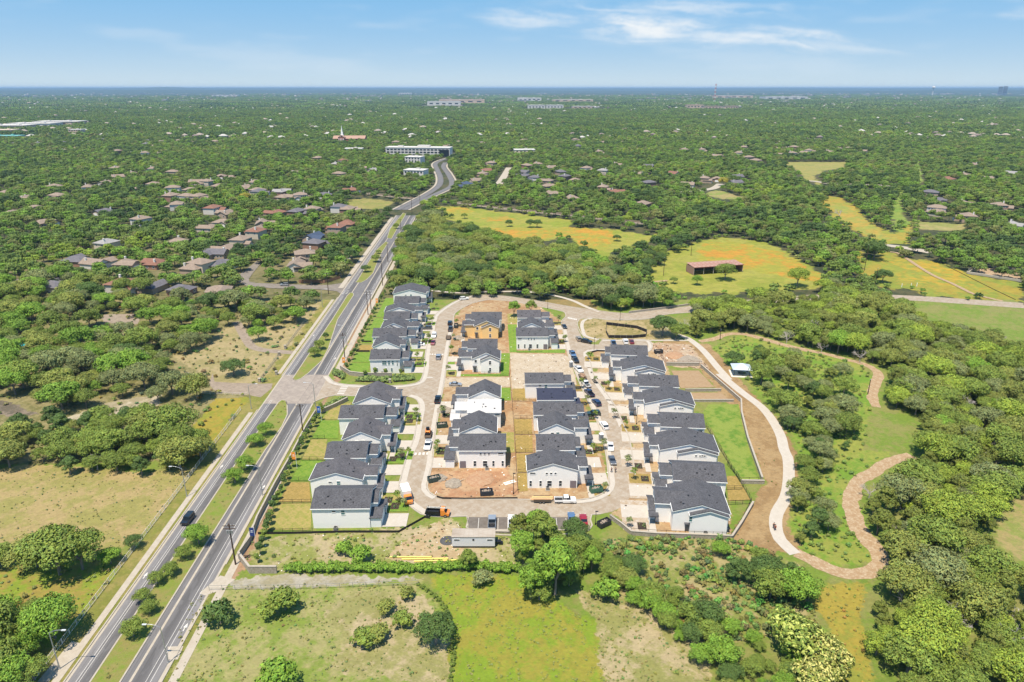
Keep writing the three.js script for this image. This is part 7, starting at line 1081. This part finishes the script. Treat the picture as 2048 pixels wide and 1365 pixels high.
// ------------------------------------------------------------------ planting beds, bushes and undergrowth
{
  const g = mass('undergrowth', 'low scrub, weeds and ground cover between the trees and paths', 'undergrowth'), rnd = rngOf(91), small = crown(2301, { R: 0.9, H: 1.1, base: 0.02, clumps: 6, sprays: 130, size: 0.26, inner: 0.1 }), by = [];
  const add = (poly, n, seed, smin, smax, tintA, tintB) => { const r = rngOf(seed), xs = poly.map((p) => p[0]), zs = poly.map((p) => p[1]); for (let i = 0; i < n; i++) { const x = lerp(Math.min(...xs), Math.max(...xs), r()), z = lerp(Math.min(...zs), Math.max(...zs), r()); if (!inside(poly, x, z) || trailLines.some((l) => near2(l, x, z, 2.2)) || inside(clear[3], x, z) || inside(clear[0], x, z) || tap(CRISP, x / 26, z / 26) < 0.42) continue; const c = tintA.map((v, k) => lerp(v, tintB[k], r())); by.push({ x, z, s: lerp(smin, smax, r() * r()), sy: 0.7 + r() * 0.5, a: r() * 6.28, c: new THREE.Color().setRGB(...c) }); } };
  const G1 = [0.14, 0.2, 0.045], G2 = [0.22, 0.28, 0.06], D1 = [0.08, 0.13, 0.035], Y1 = [0.28, 0.27, 0.09];
  add(P('g_trail_meadow'), 2200, 1, 0.35, 1.3, G1, G2); add(P('g_scrub_mid'), 1500, 2, 0.35, 1.5, D1, G2); add(P('g_park_under'), 2600, 3, 0.5, 1.6, D1, Y1); add(P('g_north_green'), 1500, 4, 0.6, 2, [0.12, 0.24, 0.03], [0.2, 0.34, 0.045]); add(P('g_meadow_left'), 700, 5, 0.2, 0.9, G1, Y1); add(P('g_south_lot'), 500, 6, 0.2, 0.7, G1, Y1); add(P('g_centre_bright'), 1400, 7, 0.12, 0.4, G2, Y1); add(P('g_lower_mid'), 1600, 8, 0.12, 0.45, G1, Y1); add(P('g_centre_dry'), 900, 9, 0.12, 0.5, G1, Y1); add(P('g_flower_low'), 500, 10, 0.15, 0.6, G1, [0.4, 0.3, 0.06]); add(P('g_dry_left'), 900, 11, 0.12, 0.4, [0.3, 0.26, 0.12], G1); add(P('g_trail_brown'), 300, 12, 0.15, 0.4, [0.28, 0.22, 0.12], G1);
  add(P('median1'), 260, 13, 0.2, 0.6, G1, G2); add(P('g_park_clear'), 500, 15, 0.15, 0.5, [0.3, 0.26, 0.12], G1); add(P('g_isl_dirt'), 0, 14, 0.1, 0.2, G1, G2); add(P('detention'), 260, 16, 0.15, 0.6, G1, Y1);
  instances(g, 'scrub', small, tinted, by);
  // bushes between the fields and woods beyond the estate
  const far = []; for (const k of ['field_a', 'field_b', 'field_c', 'field_d']) { const line = P(k); for (let i = 0; i < line.length; i++) { const [ax, az] = line[i], [bx, bz] = line[(i + 1) % line.length], n = Math.round(Math.hypot(bx - ax, bz - az) / 7); for (let q = 0; q < n; q++) { const u = rnd(); if (u < 0.35) continue; far.push({ x: lerp(ax, bx, q / n) + (rnd() - 0.5) * 6, z: lerp(az, bz, q / n) + (rnd() - 0.5) * 8, s: 1.2 + rnd() * 2.4, sy: 0.8 + rnd() * 0.4, a: rnd() * 6, c: leafTint(ax + q * 9, az, rnd()) }); } } }
  instances(g, 'far_bushes', small, tinted, far);
}
{ // planting in the estate: beds in front of the houses and at the entrance
  const g = mass('bedding_plants', 'small bedding plants in the mulched front yard and entrance beds', 'plants'), l = [], rnd = rngOf(55), small = crown(2401, { R: 0.45, H: 0.6, base: 0.05, clumps: 5, sprays: 60, size: 0.16 });
  for (const r of HOUSES) if (r.bed) for (let k = 0; k < 7; k++) l.push({ x: r.bed[0] + (rnd() - 0.5) * 1.8, z: r.bed[1] + (rnd() - 0.5) * 2.4, y: 0.12, s: 0.35 + rnd() * 0.4, a: rnd() * 6, c: new THREE.Color().setRGB(0.1 + rnd() * 0.1, 0.15 + rnd() * 0.12, 0.05 + rnd() * 0.05) });
  const beds = [[[-58.47, -242.23], [-46.64, -242.23], [-46.43, -237.24], [-60.13, -238.37]], [[-46.34, -244.2], [-38.71, -243.41], [-37.25, -239.52], [-44.96, -237.62]], [[-66.42, -215.14], [-62.2, -223.22], [-60.23, -223.84], [-59.98, -220.47], [-64.95, -213.41]], [[-71.34, -251.51], [-65.02, -244.99], [-64.87, -240.29], [-70.05, -244.99]]];
  for (const b of beds) { structure('flower_bed', sheet(b, 0.1), mulch); for (const [x, z, u] of scatter(b, 0.9, 71)) l.push({ x, z, y: 0.1, s: 0.7 + u * 1.3, a: u * 6, c: new THREE.Color().setRGB(0.09 + u * 0.12, 0.16 + u * 0.12, 0.07) }); }
  instances(g, 'plants', small, tinted, l);
}
{ // stones, offcuts and litter on the bare plots
  const g = mass('site_litter', 'stones, offcuts and scraps strewn over the bare building plots', 'litter'), l = [], w = [], rnd = rngOf(66), chip = box(0.5, 0.18, 0.36, 0, 0.06, 0), board = box(2.2, 0.08, 0.22, 0, 0.06, 0);
  const put = (poly, n, big) => { const xs = poly.map((p) => p[0]), zs = poly.map((p) => p[1]); for (let i = 0; i < n; i++) { const x = lerp(Math.min(...xs), Math.max(...xs), rnd()), z = lerp(Math.min(...zs), Math.max(...zs), rnd()); if (!inside(poly, x, z) || (inside(clear[3], x, z) && !inside(P('island'), x, z))) continue; const c = rnd(); (rnd() < 0.12 ? w : l).push({ x, z, y: 0.1, s: 0.35 + rnd() * rnd() * big, a: rnd() * 6, c: c < 0.3 ? lin(88, 74, 62) : c < 0.6 ? lin(206, 192, 170) : c < 0.8 ? lin(150, 118, 88) : lin(235, 230, 222) }); } };
  put([[-0.87, -267.8], [21.98, -266.66], [24.48, -244.25], [23.08, -230.96], [-0.03, -230.96]], 190, 0.45); put([[-25.77, -242.06], [-0.96, -242.52], [-0.57, -233.56], [-25.49, -233.13]], 50, 0.4); put(P('g_isl_dirt'), 620, 1.0); put(P('g_row_d'), 420, 0.9); put(P('g_lot_dirt'), 200, 1.3); put(P('g_south_lot'), 120, 0.7); put(P('g_pit'), 70, 0.9); put(P('g_sand'), 50, 0.7);
  const m = new THREE.MeshStandardMaterial({ color: 0xffffff, roughness: 0.9 }); instances(g, 'stones', chip, m, l); instances(g, 'offcuts', board, m, w);
}
// air conditioners beside the houses, loose kit
{
  const ac = new Map(); let first = null, i = 0;
  for (const r of HOUSES) { if (!r.unit || !['L1', 'A1', 'B3', 'B7', 'C3', 'C9', 'D8', 'L2', 'C7'].includes(r[0])) continue; const n = HOUSES.filter((q) => q[0][0] === r[0][0]).sort((p, q) => q[3] - p[3]).findIndex((q) => q === r), label = `grey air conditioner at ${ORD[n]} house ${ROWS[r[0][0]]}`; if (!first) { first = thing('air_conditioner', label, 'air conditioner', r.unit[0], 0.06, r.unit[1]); mesh('casing', box(0.9, 0.85, 0.9, 0, 0.52, 0), flat(132, 132, 128, 0.5, 0.3), first); mesh('fan_grille', rod(0.36, 0.36, 0.06, 0, 0.95, 0, 16), darkMetal, first); mesh('pad', box(1.2, 0.1, 1.2, 0, 0.05, 0), kerbStone, first); } else copyOf(first, label, r.unit[0], 0.06, r.unit[1], 0); }
}
// ------------------------------------------------------------------ people
{
  function figure(seed, stride) {
    const J = { pel: [0, 0.92, 0], chest: [0, 1.32, 0.02], neck: [0, 1.5, 0.02], head: [0, 1.66, 0.04], hl: [0.1, 0.88, 0], hr: [-0.1, 0.88, 0], kl: [0.11, 0.48, stride * 0.16], kr: [-0.11, 0.48, -stride * 0.06], al: [0.11, 0.07, stride * 0.2], ar: [-0.11, 0.09, -stride * 0.34], tl: [0.12, 0.03, stride * 0.2 + 0.16], tr: [-0.12, 0.03, -stride * 0.3 + 0.1], sl: [0.2, 1.42, 0], sr: [-0.2, 1.42, 0], el: [0.26, 1.14, -stride * 0.1], er: [-0.26, 1.14, stride * 0.1], wl: [0.26, 0.9, -stride * 0.04], wr: [-0.26, 0.9, stride * 0.22], fl: [0.26, 0.8, 0], fr: [-0.26, 0.8, stride * 0.26] };
    const bones = [['pel', 'chest', 0.15, 0.17], ['chest', 'neck', 0.14, 0.07], ['neck', 'head', 0.06, 0.1], ['pel', 'hl', 0.12, 0.1], ['pel', 'hr', 0.12, 0.1], ['hl', 'kl', 0.095, 0.065], ['kl', 'al', 0.06, 0.042], ['hr', 'kr', 0.095, 0.065], ['kr', 'ar', 0.06, 0.042], ['al', 'tl', 0.045, 0.035], ['ar', 'tr', 0.045, 0.035], ['chest', 'sl', 0.12, 0.065], ['chest', 'sr', 0.12, 0.065], ['sl', 'el', 0.055, 0.042], ['sr', 'er', 0.055, 0.042], ['el', 'wl', 0.042, 0.03], ['er', 'wr', 0.042, 0.03], ['wl', 'fl', 0.03, 0.025], ['wr', 'fr', 0.03, 0.025]];
    const res = 64, mc = new MarchingCubes(res, new THREE.MeshBasicMaterial(), false, false, 60000), half = 0.96; mc.isolation = 0;
    for (let z = 0; z < res; z++) for (let y = 0; y < res; y++) for (let x = 0; x < res; x++) {
      const p = [(x / res * 2 - 1) * half, (y / res * 2 - 1) * half + 0.92, (z / res * 2 - 1) * half]; let d = 9;
      for (const [a, b, r0, r1] of bones) { const A = J[a], B = J[b], ab = [B[0] - A[0], B[1] - A[1], B[2] - A[2]], t = clamp(((p[0] - A[0]) * ab[0] + (p[1] - A[1]) * ab[1] + (p[2] - A[2]) * ab[2]) / (ab[0] ** 2 + ab[1] ** 2 + ab[2] ** 2), 0, 1), q = Math.hypot(p[0] - A[0] - ab[0] * t, p[1] - A[1] - ab[1] * t, p[2] - A[2] - ab[2] * t) - lerp(r0, r1, t), k = 0.05, h = clamp(0.5 + 0.5 * (d - q) / k, 0, 1); d = lerp(d, q, h) - k * h * (1 - h); }
      mc.field[x + y * res + z * res * res] = -d;
    }
    mc.update(); const n = mc.count, g = new THREE.BufferGeometry(), pos = new Float32Array(mc.positionArray.slice(0, n * 3)); for (let i = 0; i < n; i++) { pos[i * 3] *= half; pos[i * 3 + 1] = pos[i * 3 + 1] * half + 0.92; pos[i * 3 + 2] *= half; }
    g.setAttribute('position', new THREE.BufferAttribute(pos, 3)); g.setAttribute('normal', new THREE.BufferAttribute(new Float32Array(mc.normalArray.slice(0, n * 3)), 3)); return g;
  }
  const skin = flat(190, 140, 112, 0.7), hair = flat(40, 30, 26, 0.8), bodyA = figure(1, 1), bodyB = figure(2, -1);
  for (const [label, g, x, z, top, legs, turn] of [['person in a dark top walking on the right street, left of a pair', bodyA, 28.94, -172.79, [46, 48, 60], [40, 44, 58], 0.4], ['person in a grey top walking on the right street, right of a pair', bodyB, 30.11, -172.79, [92, 92, 96], [52, 50, 52], 0.4], ['person walking on the white trail near its lower bend', bodyA, 66.41, -145.9, [60, 60, 66], [50, 54, 70], 2.6], ['second person walking on the white trail near its lower bend', bodyB, 66.49, -145.07, [120, 70, 60], [44, 44, 52], 2.6]]) {
    const o = thing('person', label, 'person', x, 0.06, z, turn); mesh('body', g, skin, o);
    const sh = mesh('shirt', join([rod(0.19, 0.2, 0.5, 0, 0.94, 0.01, 14), bar(0.2, 1.42, 0, 0.26, 1.16, 0, 0.075, 0.065), bar(-0.2, 1.42, 0, -0.26, 1.16, 0, 0.075, 0.065)]), flat(...top, 0.9), o);
    const st = g === bodyA ? 1 : -1; mesh('trousers', join([rod(0.16, 0.185, 0.18, 0, 0.8, 0, 14), bar(0.1, 0.88, 0, 0.11, 0.48, st * 0.16, 0.11, 0.085), bar(0.11, 0.48, st * 0.16, 0.11, 0.12, st * 0.2, 0.085, 0.065), bar(-0.1, 0.88, 0, -0.11, 0.48, -st * 0.06, 0.11, 0.085), bar(-0.11, 0.48, -st * 0.06, -0.11, 0.14, -st * 0.33, 0.085, 0.065)]), flat(...legs, 0.9), o);
    mesh('hair', new THREE.SphereGeometry(0.118, 14, 10, 0, 6.283, 0, 1.9).translate(0, 1.7, 0.02), hair, o);
  }
}
// swimming pool and white stones glimpsed at the left, marker posts on the meadow
{ const o = thing('swimming_pool', 'turquoise swimming pool glimpsed through trees at the left edge', 'swimming pool', 0, 0, 0); mesh('water', sheet([[-224.25, -276.44], [-218.39, -279.65], [-213.94, -281.51], [-211.67, -276.9], [-215.82, -272.41], [-220.29, -270.87]], 0.1), flat(70, 200, 210, 0.1), o); mesh('deck', sheet([[-229.97, -281.04], [-215.17, -284.59], [-208.25, -274.19], [-218.8, -265.5]], 0.05), paleConcrete, o); }
for (const [label, x, z] of [['left white marker post on the flower meadow', 218.8, -369.6], ['middle white marker post on the flower meadow', 224.8, -371], ['right white marker post on the flower meadow', 228.3, -371.5]]) { const o = thing('marker_post', label, 'post', x, 0, z); mesh('post', rod(0.16, 0.14, 1.9, 0, 0, 0, 8), trim, o); mesh('cap', rod(0.2, 0.1, 0.2, 0, 1.9, 0, 8), trim, o); }
{ const l = P('field_e'), o = thing('pond_basin', 'walled pale sand basin with wire fence at the right edge', 'basin', 0, 0, 0), pts = [[274.8, -400], [294.6, -418.8], [313, -405.6], [295.1, -380.1]]; mesh('wall', wallAlong([...pts, pts[0]], 1.2, 0, 1.2), plainWall, o); mesh('floor', sheet([[279.2, -401.4], [293.2, -414.3], [310, -401.4], [297.9, -386.6]], 0.12), dirtPath, o); mesh('mesh_fence', wallAlong([pts[0], pts[1]], 0.05, 1.2, 3), greyRail, o); }
{ const [x, z] = [-107, -396.6]; const o = thing('garden_shed', 'small grey garden shed behind the board fence at the side street', 'shed', x, 0, z - 2, 0.2); mesh('wall', boxUV(box(3.6, 2.4, 3, 0, 1.2, 0)), flat(160, 168, 172, 0.7), o); mesh('roof', join(turned([boxUV(gableRoof(3.2, 3.8, 1, 2.4, 0.2))], Math.PI / 2, 0, 0, 0)), flat(170, 172, 176, 0.7), o); mesh('door', box(1.2, 1.9, 0.08, 0, 1, 1.53), darkTrim, o); }
renderer.render(scene, camera);
